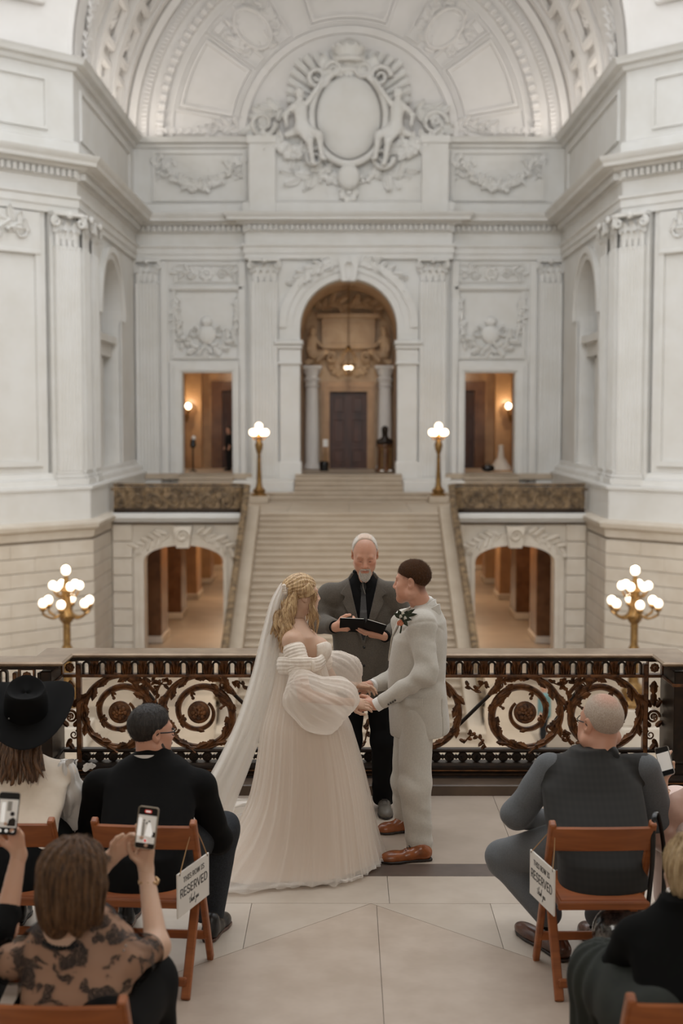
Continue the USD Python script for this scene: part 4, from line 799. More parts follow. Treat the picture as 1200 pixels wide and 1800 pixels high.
# gallery balustrades across the rotunda
for s, nm in ((-1, 'left'), (1, 'right')):
    b = thing('gallery_balustrade', 'far ornate bronze balustrade on the gallery %s of the great stair' % nm, 'railing')
    t = np.linspace(0, 1, 14); ang = t * PI / 2
    turn = np.stack([s * (3.75 - .5 * np.sin(ang)), 41.9 - .5 + .5 * np.cos(ang), np.full(14, .0)], 1)
    dn = np.array([[s * 3.22, y, ZL + (y - 41.4) * .46] for y in (41.4, 38, 35, 31.3)])
    line = np.vstack([[[s * 7.55, 41.9, 0]], turn]); line[:, 2] = ZL; P = line
    def wallstrip(z0, z1, th, Q=P):
        d = np.gradient(Q[:, :2], axis=0); d /= np.linalg.norm(d, axis=1, keepdims=True); nn = np.stack([d[:, 1], -d[:, 0]], 1); V = []
        for o, z in ((th, z0), (th, z1), (-th, z1), (-th, z0)): V.append(np.column_stack([Q[:, :2] + nn * o, Q[:, 2] + z]))
        V = np.stack(V, 1).reshape(-1, 3); f = []
        for k in range(len(Q) - 1):
            for c in range(4): f.append([k * 4 + c, k * 4 + (c + 1) % 4, (k + 1) * 4 + (c + 1) % 4, (k + 1) * 4 + c])
        m = tm(V, f); return m if s < 0 else m
    b2 = thing('stair_balustrade', 'sloping bronze balustrade down the %s side of the great stair' % nm, 'railing')
    for bb, Q in ((b, line), (b2, dn)):
        obj('handrail', sweep(Q + [0, 0, .9], .1, .05, 10), 'bronze_far', bb, smooth=50); obj('panel', wallstrip(.1, .82, .02, Q), 'bronze_far', bb, smooth=False); obj('frieze', wallstrip(.68, .84, .05, Q), 'bronze_far', bb, smooth=False); obj('bottom_band', wallstrip(.0, .14, .07, Q), 'bronze_dark', bb, smooth=False)
    for k in range(7):
        x = s * (7.3 - k * .56); q = cat(scroll((x, ZL + .4), .24, .06, 1.7, .6, 41.86, .035, s), rosette((x, ZL + .4), .09, 41.84, 6), *[mv(leaf(.16, .1, .3, 3, .12, .8, 6), (x + .22 * math.cos(a), 41.85, ZL + .4 + .22 * math.sin(a)), 0, 0, a) for a in (0, 1, 2, 3, 4, 5)])
        obj('scroll', q, 'bronze_far', b, smooth=50)
    for k in range(26): obj('frieze_leaf', bx(s * (7.6 - k * .15) - .04, s * (7.6 - k * .15) + .04, 41.82, 41.9, ZL + .7, ZL + .81, .02), 'bronze_far', b)
    for y in np.arange(31.8, 41, .62):
        z = ZL + (y - 41.4) * .46 + .45; m = cat(scroll((0, 0), .22, .06, 1.6, .6, -.03, .035), rosette((0, 0), .08, -.05, 6)); obj('scroll', mv(m, (s * 3.25 - s * .0, y, z), PI / 2 * (1 if s < 0 else -1)), 'bronze_far', b2, smooth=50)
# ================================================================== lamps, statues and small things across the rotunda
def sphere_light(path_parent, loc, r, power, color=(1, .82, .6)):
    l = UsdLux.SphereLight.Define(stage, numbered(path_of(path_parent), 'bulb_light')); l.CreateRadiusAttr(.03); l.CreateNormalizeAttr(True); l.CreateIntensityAttr(power * 4 * PI * r * r); l.CreateColorAttr(Gf.Vec3f(*color)); l.AddTranslateOp().Set(Gf.Vec3d(*map(float, loc)))
def globe(parent, p, r, m='lamp_glow'):
    g = obj('globe', ico(r, 2, (1, 1, 1.05), p), m, parent, smooth=True); return g
def landing_lamp(s, side):
    t = thing('lamp_post', 'gilded lamp post with a cluster of glowing globes on the landing %s of the arch' % side, 'lamp', (s * 3.22, 47.0, ZL))
    obj('plinth', bx(-.36, .36, -.36, .36, 0, .24, .02), 'stair_stone', t)
    obj('post', lathe([(.0, .24), (.28, .24), (.28, .3), (.2, .36), (.24, .44), (.12, .56), (.09, .75), (.1, .8), (.075, 1.2), (.06, 1.75), (.09, 1.82), (.13, 1.95), (.15, 2.08), (.1, 2.2), (.06, 2.28), (.1, 2.36), (.05, 2.46), (.03, 2.55), (0, 2.55)], 16), 'brass', t)
    for k in range(5):
        a = 2 * PI * k / 5 + .3; c, n = math.cos(a), math.sin(a)
        obj('arm', sweep(catmull([(0, 0, 2.3), (.16 * c, .16 * n, 2.26), (.26 * c, .26 * n, 2.38)], 5), .022, .022, 6), 'brass', t); globe(t, (.25 * c, .25 * n, 2.52), .12, 'lamp_glow_warm')
    globe(t, (0, 0, 2.74), .13, 'lamp_glow_warm')
landing_lamp(-1, 'left'); landing_lamp(1, 'right')
def candelabrum(s, side):
    t = thing('candelabrum', 'tall brass candelabrum of many glowing globes standing on the ground floor at %s' % side, 'lamp', (s * 6.78, 31.0, -5.2))
    obj('plinth', cat(bx(-.55, .55, -.55, .55, 0, .5, .03), bx(-.42, .42, -.42, .42, .5, .9, .03)), 'limestone_warm', t)
    obj('post', lathe([(0, .9), (.36, .9), (.36, 1.0), (.24, 1.1), (.3, 1.3), (.13, 1.5), (.11, 2.2), (.14, 2.3), (.09, 2.4), (.09, 2.9), (.17, 3.0), (.2, 3.1), (.12, 3.25), (.1, 3.6), (.15, 3.7), (.08, 3.8), (.05, 4.05), (0, 4.05)], 18), 'brass', t)
    globe(t, (0, 0, 4.18), .11)
    for k in range(6):
        a = 2 * PI * k / 6 + .52; c, n = math.cos(a), math.sin(a)
        obj('arm', sweep(catmull([(.06 * c, .06 * n, 3.2), (.3 * c, .3 * n, 3.05), (.55 * c, .55 * n, 3.15), (.57 * c, .57 * n, 3.28)], 6), .03, .03, 6), 'brass', t)
        obj('cup', mv(lathe([(0, 0), (.06, 0), (.1, .06), (.05, .1), (0, .1)], 10), (.57 * c, .57 * n, 3.24)), 'brass', t); globe(t, (.57 * c, .57 * n, 3.43), .105)
        if k % 2 == 0 or True:
            b = a + PI / 6; c, n = math.cos(b), math.sin(b)
            obj('arm', sweep(catmull([(.05 * c, .05 * n, 3.62), (.2 * c, .2 * n, 3.55), (.3 * c, .3 * n, 3.68)], 6), .024, .024, 6), 'brass', t); globe(t, (.32 * c, .32 * n, 3.82), .10)
_c = candelabrum
def candelabrum(s, side):
    _c(s, side); sphere_light(stage.GetPrimAtPath('/World/candelabrum' + ('' if s < 0 else '_001')), (0, -.0, 4.6), .1, 900)
candelabrum(-1, 'left'); candelabrum(1, 'right')
ln = thing('lantern', 'brass and glass lantern with two bulbs hanging in the central arch', 'lamp', (0, 52.4, 4.6))
obj('rod', mv(lathe([(.015, 0), (.015, 2.6), (.08, 2.7), (.1, 3.2), (0, 3.2)], 8), (0, 0, .7)), 'brass', ln)
obj('cage', cat(*[sweep(catmull([(0, 0, .75), (.28 * math.cos(a), .28 * math.sin(a), .5), (.32 * math.cos(a), .32 * math.sin(a), .1), (.1 * math.cos(a), .1 * math.sin(a), -.28), (0, 0, -.32)], 6), .014, .014, 5) for a in np.linspace(0, 2 * PI, 9)[:-1]], mv(lathe([(.3, 0), (.33, .02), (.3, .04)], 20), (0, 0, .1)), mv(lathe([(.05, 0), (.12, .1), (0, .2)], 12), (0, 0, .7))), 'brass', ln)
for s in (-1, 1): obj('bulb', ico(.085, 2, t=(s * .1, -.06, .0)), 'lamp_glow', ln, smooth=True)
sphere_light(ln, (0, -.06, .02), .12, 150)
for s, side in ((-1, 'left'), (1, 'right')):
    t = thing('wall_sconce', 'glowing wall sconce on the pilaster inside the %s doorway' % side, 'lamp', (s * 6.5 + s * .17, 54.72, 2.95))
    globe(t, (0, 0, .15), .13, 'lamp_glow_warm'); obj('bracket', cat(sweep(catmull([(s * .1, .38, -.35), (s * .05, .15, -.32), (0, 0, -.12)], 5), .03, .03, 6), lathe([(0, -.14), (.08, -.1), (.1, -.02), (0, 0)], 10), bx(s * .06, s * .16, .3, .4, -.5, -.2, .02)), 'brass', t)
    sphere_light(t, (0, -.24, .25), .12, 110)
# unseen ceiling lamps, placed to light the rooms and passages behind
for s in (-1, 1):
    t = thing('unseen_ceiling_lamp', 'unseen round ceiling lamp lighting the room behind the %s doorway' % ('left' if s < 0 else 'right'), 'lamp', (s * 5.0, 53.2, 4.75)); obj('shade', lathe([(0, 0), (.2, 0), (.24, .1), (.1, .25), (0, .25)], 16), 'lamp_glow_soft', t); sphere_light(t, (0, 0, -.25), .15, 110)
    for y in (46.5, 56.0, 66.0, 76.0):
        t = thing('unseen_ceiling_lamp', '%s unseen ceiling lamp from the arch, lighting the lower passage %s of the stair' % (('nearest', 'second', 'third', 'farthest')[int((y - 46) / 9.9)], 'left' if s < 0 else 'right'), 'lamp', (s * 4.9, y, -1.2)); obj('shade', lathe([(0, 0), (.22, 0), (.26, .12), (.1, .3), (0, .3)], 16), 'lamp_glow_soft', t); sphere_light(t, (0, 0, -.3), .15, 420)
# bust on a pedestal, stanchions, bin, notice stand in the alcove
b = thing('bust', 'dark bronze bust on a tall pedestal right of the alcove door', 'statue', (1.42, 51.2, .5))
obj('pedestal', cat(lathe([(.38, 0), (.38, .1), (.3, .14), (.28, .95), (.33, 1.0), (.33, 1.08), (0, 1.08)], 16)), 'brown_marble', b)
obj('head', cat(mv(figure([((0, 0, 0), (0, 0, .12), .12, .1), ((-.16, 0, -.05), (.16, 0, -.05), .11, .11), ((0, -.02, .28), (0, -.02, .36), .1, .11)], .025), (0, 0, 1.22), s=1.25)), 'bronze_dark', b, smooth=True)
for x, n in ((1.3, 'left'), (1.62, 'right')):
    t = thing('stanchion', 'slim brass stanchion on the top step, %s of the pair by the bust' % n, 'post', (x, 50.7, .5)); obj('pole', lathe([(.14, 0), (.14, .03), (.03, .06), (.025, .85), (.05, .88), (.05, .95), (0, .97)], 12), 'brass', t); obj('base_cap', lathe([(.0, .03), (.1, .03), (.06, .1), (0, .1)], 12), 'sign_white', t)
t = thing('waste_bin', 'round black bin on the floor left of the alcove door', 'bin', (-.97, 52.0, .5)); obj('body', lathe([(0, 0), (.17, 0), (.2, .3), (.17, .36), (0, .37)], 18), 'black_plastic', t); obj('rim', lathe([(.16, .34), (.19, .36), (.16, .39), (.14, .37)], 18), 'black_plastic', t)
t = thing('notice_stand', 'white notice on a thin stand left of the alcove door', 'sign', (-.92, 52.6, .5)); obj('board', bx(-.1, .1, -.02, .02, .95, 1.25, .008), 'sign_white', t); obj('pole', lathe([(.15, 0), (.15, .03), (.02, .05), (.015, .98), (0, .98)], 10), 'brass', t)
t = thing('flared_stand', 'tan stand with a wide flared foot inside the right doorway', 'stand', (6.1, 52.4, .5)); obj('body', lathe([(.5, 0), (.48, .06), (.3, .3), (.14, .55), (.1, .9), (.13, 1.0), (0, 1.05)], 16), 'limestone_warm', t); obj('base', lathe([(.55, 0), (.55, .05), (0, .05)], 16), 'corridor_stone', t)
t = thing('duffel_bag', 'black bag lying on the floor inside the right doorway', 'bag', (5.5, 51.6, .5)); obj('body', ico(.2, 2, (1.3, .8, .75), (0, 0, .14)), 'black_plastic', t, smooth=True); obj('handle', sweep(catmull([(-.12, 0, .24), (0, 0, .38), (.12, 0, .24)], 6), .015, .015, 6), 'black_plastic', t)
t = thing('floor_stand', 'dark slim stand with a pale top under the sconce in the left doorway', 'stand', (-6.15, 51.8, .5)); obj('pole', lathe([(.16, 0), (.16, .03), (.03, .06), (.03, .9), (.12, 1.0), (.09, 1.25), (0, 1.25)], 12), 'black_plastic', t); obj('top', ico(.09, 2, t=(.03, 0, 1.32)), 'sign_white', t, smooth=True)

# visitors far off: one in the left doorway, one down on the ground floor
def visitor(label, base, top, trousers, skin='skin', f=(0, -1), hairm='hair_far'):
    t = thing('person', label, 'person', base); f = unit([*f, 0]); r = np.cross(f, [0, 0, 1.0]); M = np.stack([r, f, [0, 0, 1.0]]); W = lambda *q: np.array(q) @ M
    def mk(bs, k=.05, h=.022):
        A = np.array([q for x in bs for q in x[:2]])
        def g(p):
            d = None
            for a, b, ra, rb in bs: e = rcone(p, a, b, ra, rb); d = e if d is None else smin(d, e, k)
            return d
        return surface(g, A.min(0) - .22, A.max(0) + .22, h)
    obj('body', mk([(W(0, 0, 1.38), W(0, .01, 1.5), .055, .055), (W(0, .02, 1.58), W(0, .01, 1.65), .085, .09), (W(.2, .05, 1.0), W(.24, .12, .86), .035, .04), (W(-.2, .05, 1.0), W(-.24, .12, .86), .035, .04), (W(0, 0, 1.0), W(0, 0, 1.38), .08, .08), (W(.17, 0, 1.36), W(.2, .05, 1.0), .04, .035), (W(-.17, 0, 1.36), W(-.2, .05, 1.0), .04, .035), (W(0, 0, 1.36), W(.17, 0, 1.36), .05, .04), (W(0, 0, 1.36), W(-.17, 0, 1.36), .05, .04)], .04), skin, t, color=None, smooth=True)
    obj('hair', mk([(W(0, -.03, 1.64), W(0, -.02, 1.69), .09, .092)], .03), hairm, t, smooth=True)
    obj('top', mk([(W(0, 0, .95), W(0, 0, 1.3), .16, .15), (W(.17, 0, 1.37), W(.22, .02, 1.05), .07, .055), (W(-.17, 0, 1.37), W(-.22, .02, 1.05), .07, .055), (W(-.15, 0, 1.38), W(.15, 0, 1.38), .075, .075)]), top, t, smooth=True)
    obj('trousers', mk([(W(.09, 0, .9), W(.1, .02, .5), .11, .075), (W(.1, .02, .5), W(.1, 0, .1), .07, .06), (W(-.09, 0, .9), W(-.1, .02, .5), .11, .075), (W(-.1, .02, .5), W(-.1, 0, .1), .07, .06)]), trousers, t, smooth=True)
    for s in (-1, 1): obj('shoe', mk([(W(s * .1, -.03, .05), W(s * .1, .15, .04), .05, .04)], .02, .02), 'cloth_dark', t, smooth=True)
mat('hair_far', (40, 28, 20), rough=.7); mat('cloth_dark', (16, 15, 15), rough=.9); mat('cloth_teal', (96, 132, 132), rough=.85); mat('skin_far', (200, 150, 122), rough=.5)
visitor('visitor in black standing in the left doorway on the upper floor', (-4.78, 52.4, .5), 'cloth_dark', 'cloth_dark', 'skin_far', (-.8, -.4))
visitor('visitor in a teal top and dark trousers standing on the ground floor beyond the balustrade', (4.5, 30.0, -5.2), 'cloth_teal', 'cloth_dark', 'skin_far', (-1, .2))
# ================================================================== people: library
mat('skin', (206, 162, 136), rough=.48, sss=.06, vcol='tint', spec=.4, bump=.04, bscale=300)
mat('skin_red', (202, 150, 125), rough=.45, sss=.06, vcol='tint', spec=.45, bump=.04, bscale=300)
mat('skin_fair', (206, 168, 143), rough=.48, sss=.06, vcol='tint', spec=.4)
def at(px, py, Y):
    d = _fw + _rt * (px - 600) / F + _up * (900 - py) / F; return EYE + d * (Y - EYE[1]) / d[1]
def head_frame(face, tilt=0.0, roll=0.0):
    """Rows: the head's own x (its right hand... along cross(face, up)), y (face), z (crown). tilt > 0 looks down."""
    f = unit([face[0], face[1], 0]); up = np.array([0, 0, 1.0]); x = np.cross(f, up)
    c, s = math.cos(tilt), math.sin(tilt); y = f * c - up * s; z = np.cross(x, y)
    c, s = math.cos(roll), math.sin(roll); x2 = x * c + z * s; z2 = z * c - x * s
    return np.stack([x2, y, z2])
def head_sdf(q, jaw=1.0, nose=1.0, fat=0.0, ear=True, beard=0.0):
    """q in head coordinates (metres): y towards the face, z up, origin between the ears."""
    e = lambda c, r: ell(q, c, r)
    d = ell(q, (0, -.014, .042), (.076, .098, .086))
    d = smin(d, e((0, .028, -.02), (.066 + fat * .5, .066, .082)), .04)
    ch = np.array([0, .07, -.098])
    for s in (-1, 1):
        d = smin(d, rcone(q, ch + [s * .012, 0, 0], (s * (.05 + fat * .6) * jaw, .0, -.066), .02 + fat * .5, .02 + fat), .03)
        d = smin(d, e((s * .043, .058, -.02), (.026, .026, .022)), .025)
        d = smin(d, e((s * .03, .05, -.062), (.028 + fat, .034, .03)), .03)
    d = smin(d, rcone(q, (-.036, .079, .027), (.036, .079, .027), .011, .011), .02)
    d = smax(d, -np.minimum(e((-.031, .1, .006), (.019, .02, .012)), e((.031, .1, .006), (.019, .02, .012))), .018)
    for s in (-1, 1):
        d = smin(d, e((s * .031, .074, .006), (.0135, .0135, .0115)), .004)
        d = smin(d, rcone(q, (s * .018, .088, .0), (s * .045, .08, .001), .003, .003), .006)
    d = smin(d, rcone(q, (0, .089, .018), (0, .112 * (1 + .1 * (nose - 1)), -.026), .009, .0125 * nose), .014)
    d = smin(d, np.minimum(e((-.013, .1, -.031), (.0105 * nose, .012, .0095)), e((.013, .1, -.031), (.0105 * nose, .012, .0095))), .008)
    d = smin(d, e((0, .086, -.052), (.03, .016, .018)), .02)
    d = smin(d, e((0, .094, -.0595), (.022, .0095, .006)), .006); d = smin(d, e((0, .0925, -.071), (.019, .0105, .0075)), .006)
    d = smax(d, -e((0, .106, -.0655), (.023, .011, .0022)), .004)
    d = smin(d, e((0, .078, -.1), (.024, .022, .02)), .02)
    if ear:
        for s in (-1, 1):
            R = np.array([[math.cos(.45), -s * math.sin(.45), 0], [s * math.sin(.45), math.cos(.45), 0], [0, 0, 1]])
            o = ell(q, (s * .081, -.014, .0), (.009, .021, .034), R)
            o = np.minimum(o, ell(q, (s * .078, -.006, -.024), (.008, .012, .014), R)); o = smax(o, -ell(q, (s * .09, -.008, .004), (.008, .011, .018), R), .006)
            d = smin(d, o, .008)
    return d
def head_tint(q, lips=(.86, .55, .5), brow=None, flush=.0, stubble=None, fade=None):
    """Per-vertex colour factors: lips, brows, flushed cheeks and nose."""
    c = np.ones((len(q), 3)); g = lambda p, r: np.exp(-(((q - p) / r) ** 2).sum(1))
    w = np.clip(g((0, .1, -.0655), (.024, .02, .009)) * 1.5, 0, 1)[:, None]; c = c * (1 - w) + np.array(lips) * w
    for s in (-1, 1):
        if brow is not None: w = np.clip(g((s * .031, .085, .031), (.02, .03, .0055)) * 1.4, 0, 1)[:, None]; c = c * (1 - w) + np.array(brow) * w
        w = .35 * g((s * .03, .09, .008), (.016, .03, .006))[:, None]; c = c * (1 - w) + np.array((.5, .32, .26)) * w
        w = flush * g((s * .045, .07, -.025), (.025, .04, .022))[:, None]; c = c * (1 - w) + np.array((.95, .68, .6)) * w
    if stubble is not None:
        w = np.clip((-.03 - q[:, 2]) / .03, 0, 1) * np.clip((q[:, 1] - .0) / .03, 0, 1) * .5; w = w[:, None]; c = c * (1 - w) + np.array(stubble) * w
    if fade is not None:                                              # close-cropped hair on the sides and back of the head
        ln = np.interp(q[:, 1], [-.12, -.06, -.03, .0, .03, .05, .07], [-.085, -.08, -.02, .0, .012, .04, .06]); w = np.clip((q[:, 2] - ln) / .045, 0, 1) * np.clip((.085 - q[:, 1]) / .02, 0, 1)
        ears = np.clip(1 - (np.abs(q[:, 0]) - .074) / .004, 0, 1); w = (w * ears)[:, None]; c = c * (1 - w) + np.array(fade) * w
    w = flush * g((0, .11, -.025), (.018, .03, .018))[:, None]; return c * (1 - w) + np.array((.93, .66, .58)) * w
def hand_bones(o, R, side, curl=(.5, .5, .55, .6), thumb=(.5, .4), spread=.12, scale=1.0):
    """Bones of a hand. R rows: x = away from the little finger (thumb side), y = along the fingers, z = back of the hand."""
    o = np.asarray(o, float); W = lambda p: o + (np.asarray(p) * scale) @ R
    groups = [[(W((-.012, 0, 0)), W((-.026, .078, -.004)), .017, .0125), (W((-.004, 0, 0)), W((-.010, .088, .001)), .018, .013), (W((.004, 0, 0)), W((.009, .092, .001)), .018, .0132), (W((.012, 0, 0)), W((.027, .088, -.001)), .017, .013)]]
    K = [((.027, .088, -.001), (.043, .026, .021), .0098, 0), ((.009, .092, .001), (.046, .030, .022), .0098, 1), ((-.010, .088, .001), (.043, .028, .021), .0093, 2), ((-.026, .078, -.004), (.034, .021, .018), .0085, 3)]
    for k, L, r, i in K:
        p = np.array(k); a = 0.0; sx = spread * (1.2, .35, -.45, -1.25)[i]; ch = []
        c = curl[i] if not np.ndim(curl[i]) else None
        for j, l in enumerate(L):
            a += (c * (.95, 1.15, .75)[j] if c is not None else curl[i][j]); q = p + l * np.array([math.sin(sx) * math.cos(a), math.cos(sx) * math.cos(a), -math.sin(a)])
            ch.append((W(p), W(q), r * (1, .93, .86)[j] * 1, r * (.93, .86, .74)[j])); p = q
        groups.append(ch)
    t0, t1 = thumb; b = np.array((.016, .022, -.008)); d1 = unit((math.cos(.75 - .3 * t0), .75, -.55 * t0)); m = b + .046 * d1; d2 = unit((.55 - .5 * t1, 1, -.35 * t0 - .3 * t1)); n = m + .034 * d2; d3 = unit((.3 - .9 * t1, 1, -.3 * t1 - .2 * t0)); e = n + .027 * d3
    groups.append([(W(b), W(m), .0155, .0125), (W(m), W(n), .0118, .0108), (W(n), W(e), .0105, .0085)])
    return [[(a, b_, ra * scale, rb * scale) for a, b_, ra, rb in g] for g in groups]
def hand_mesh(groups, wrist_to, h=.003, rw=.027):
    """One surface: palm, five fingers and the wrist running on to the point wrist_to."""
    A = np.array([q for g in groups for b in g for q in b[:2]] + [wrist_to]); lo, hi = A.min(0) - .035, A.max(0) + .035
    root = groups[0][1][0]
    def f(p):
        d = None
        for a, b, ra, rb in groups[0]: e = rcone(p, a, b, ra, rb); d = e if d is None else smin(d, e, .016)
        d = smin(d, rcone(p, root, wrist_to, rw * .92, rw * 1.1), .02)
        for k, g in enumerate(groups[1:]):
            c = None
            for a, b, ra, rb in g: e = rcone(p, a, b, ra, rb); c = e if c is None else smin(c, e, .004)
            d = smin(d, c, .012 if k == 4 else .007)
        return d
    return surface(f, lo, hi, h)
def body_mesh(bones, extra=None, h=.014, k=.03):
    A = np.array([q for b in bones for q in b[:2]]); R = max(max(b[2], b[3]) for b in bones); lo, hi = A.min(0) - R - .03, A.max(0) + R + .03
    def f(p):
        d = None
        for a, b, ra, rb in bones: e = rcone(p, a, b, ra, rb); d = e if d is None else smin(d, e, k)
        return d if extra is None else smin(d, extra(p), k)
    return surface(f, lo, hi, h)
def make_body(t, head_c, head_R, bones, hands=(), skin='skin', head_kw={}, tint_kw={}, hs=1.0, neck=None, h_head=.0036, extra=None, bald=None, name='body', hb=.014):
    """The whole figure as one mesh: head and neck, hands, and the trunk and limbs beneath the clothes."""
    o = np.array([float(v) for v in t.GetAttribute('xformOp:translate').Get()])
    hc = np.asarray(head_c, float); hr = np.asarray(head_R, float)
    nb, nr = (hc - np.array([0, 0, .18]) if neck is None else np.asarray(neck[0], float)), (.062 if neck is None else neck[1])
    def f(p):
        q = (p - hc.astype(np.float32)) @ hr.T.astype(np.float32) / hs
        d = head_sdf(q, **head_kw) * hs
        return smin(d, rcone(p, hc + np.array([0, -.02, -.05]) @ hr * hs, nb, .056 * hs, nr), .03)
    m1 = surface(f, np.minimum(hc - .16 * hs, nb - .08), np.maximum(hc + .16 * hs, nb + .08), h_head)
    q = (np.asarray(m1.vertices) - hc) @ hr.T / hs; c1 = head_tint(q, **tint_kw)
    if bald is not None: c1 = bald(q, c1)
    ms, cs = [m1], [c1]
    for g, wt, rw in hands:
        m = hand_mesh(g, wt, rw=rw); ms.append(m); cs.append(np.ones((len(m.vertices), 3)))
    if bones:
        m = body_mesh(bones, extra, hb); ms.append(m); cs.append(np.ones((len(m.vertices), 3)))
    return obj(name, mv(cat(*ms), -o), skin, t, color=np.vstack(cs))
def cloth(t, name, f, lo, hi, m, h=.008, **kw):
    o = np.array([float(v) for v in t.GetAttribute('xformOp:translate').Get()]); return obj(name, mv(surface(f, lo, hi, h), -o), m, t, smooth=True, **kw)
def put(t, name, mesh, m, smooth=40, parent=None, **kw):
    """A part given in world coordinates."""
    o = np.array([float(v) for v in t.GetAttribute('xformOp:translate').Get()]); return obj(name, mv(mesh, -o), m, parent or t, smooth=smooth, **kw)
def wob(p, s, seed=0):
    """Smooth noise in [-1, 1] at p * s, for folds."""
    return (meshkit.noise(p * np.asarray(s, np.float32), seed) * 2 - 1).astype(np.float32)
def crease(p, c, ax, r, n, amp, ph=0.0):
    """Ripples across the axis ax around the point c, fading with distance r."""
    q = p - np.asarray(c, np.float32); return amp * np.sin(q @ (np.asarray(ax, np.float32) * n) + ph + 2.0 * wob(p, 9, 3)) * np.exp(-(q * q).sum(1) / (r * r))
def chain(p, pts, rs, k=.03):
    d = None
    for a, b, ra, rb in zip(pts[:-1], pts[1:], rs[:-1], rs[1:]): e = rcone(p, a, b, ra, rb); d = e if d is None else smin(d, e, k)
    return d
def patch(f, O, R, poly, off=.004, thick=.004, step=.009, far=.5, rot=0):
    """A thin sheet lying on the surface f = 0, its outline a polygon in the local (x, z); seen along local -y."""
    g = Polygon(poly) if not hasattr(poly, 'area') else poly; ring_ = g.exterior; n = max(12, int(ring_.length / step)); B = np.array([ring_.interpolate(k / n, normalized=True).coords[0] for k in range(n)])
    x0, z0, x1, z1 = g.bounds; xs, zs = np.meshgrid(np.arange(x0, x1, step), np.arange(z0, z1, step)); I = np.stack([xs.ravel(), zs.ravel()], 1)
    import shapely as _sh
    I = I[_sh.contains_xy(g.buffer(-step * .45), I[:, 0], I[:, 1])] if len(I) else I; Q = np.vstack([B, I])
    from scipy.spatial import Delaunay
    tri = Delaunay(Q).simplices; cen = Q[tri].mean(1); tri = tri[_sh.contains_xy(g.buffer(1e-6), cen[:, 0], cen[:, 1])]
    d = R[1]; P = np.asarray(O) + Q[:, :1] * R[0] + Q[:, 1:] * R[2] + d * far; s = np.zeros(len(Q))
    for _ in range(40): s += np.maximum(f((P - s[:, None] * d).astype(np.float32)) - off, 0) * .8
    Fp = P - s[:, None] * d; N = len(Q); v = np.vstack([Fp + d * thick, Fp])
    a = Q[tri]; e1, e2 = a[:, 1] - a[:, 0], a[:, 2] - a[:, 0]; cr = e1[:, 0] * e2[:, 1] - e1[:, 1] * e2[:, 0]; tri = np.where((cr > 0)[:, None], tri[:, ::-1], tri)
    k = np.arange(n); kn = (k + 1) % n
    sgn = 1 if g.exterior.is_ccw else -1; side = np.vstack([np.stack([k, kn, kn + N], 1), np.stack([k, kn + N, k + N], 1)]); side = side if sgn > 0 else side[:, ::-1]
    m = trimesh.Trimesh(v, np.vstack([tri, tri[:, ::-1] + N, side]), process=False)
    return m
def shoe(t, name, heel, toe, m, sole='sole_dark', w=.048, hh=.075, parent=None, tall=0.0, z=0.0):
    """A laced shoe from heel to toe on the floor at height z; soles as a sub-part."""
    heel = np.array([heel[0], heel[1], z]); toe = np.array([toe[0], toe[1], z]); L = np.linalg.norm(toe - heel); y = (toe - heel) / L; R = np.stack([np.cross(y, [0, 0, 1.0]), y, [0, 0, 1.0]])
    def f(p):
        q = (p - heel.astype(np.float32)) @ R.T.astype(np.float32)
        d = rcone(q, (0, .035, .045), (0, L * .42, .04), w * .8, w * .88); d = smin(d, ell(q, (0, L * .72, .025), (w, L * .29, .045)), .03)
        d = smin(d, rcone(q, (0, .04, .05), (0, .06, hh + tall), .036, .04), .03); return smax(d, .012 - q[:, 2], .008)
    def g(p):
        q = (p - heel.astype(np.float32)) @ R.T.astype(np.float32); u = np.clip((q[:, 1]) / L, 0, 1); ww = np.interp(u, [0, .05, .2, .4, .65, .85, .97, 1], [.028, .037, .04, .037, .052, .047, .022, .01]) * w / .048
        return np.maximum(np.maximum(np.abs(q[:, 0]) - ww, np.abs(q[:, 1] - L / 2) - L / 2 - .004), np.abs(q[:, 2] - .009) - .0085)
    lo = np.minimum(heel, toe) - [.09, .09, .0]; hi = np.maximum(heel, toe) + [.09, .09, .16 + tall]
    s = put(t, name, surface(f, lo, hi, .006), m, True, parent); put(t, 'sole', surface(g, lo - [0, 0, .03], np.array([hi[0], hi[1], .05 + z]), .005), sole, True, s)
    lc = [sweep(np.array([heel + np.array([sx, L * (.42 + .045 * k), .083 - .008 * k]) @ R for sx in (-.018, 0, .018)]) + [0, 0, .004], .003, .003, 5) for k in range(4)]
    put(t, 'laces', cat(*lc), sole, True, s); return s
mat('sole_dark', (36, 26, 20), rough=.5); mat('leather_tan', (150, 84, 42), rough=.28, rgb2=(118, 62, 28), vscale=14, coat=.2); mat('leather_brown', (92, 50, 30), rough=.3, rgb2=(60, 32, 18), vscale=12, coat=.2); mat('leather_black', (24, 20, 18), rough=.35); mat('leather_grey', (92, 84, 74), rough=.5)
mat('white_cotton', (226, 222, 216), rough=.8, sheen=.1, bump=.05, bscale=200)
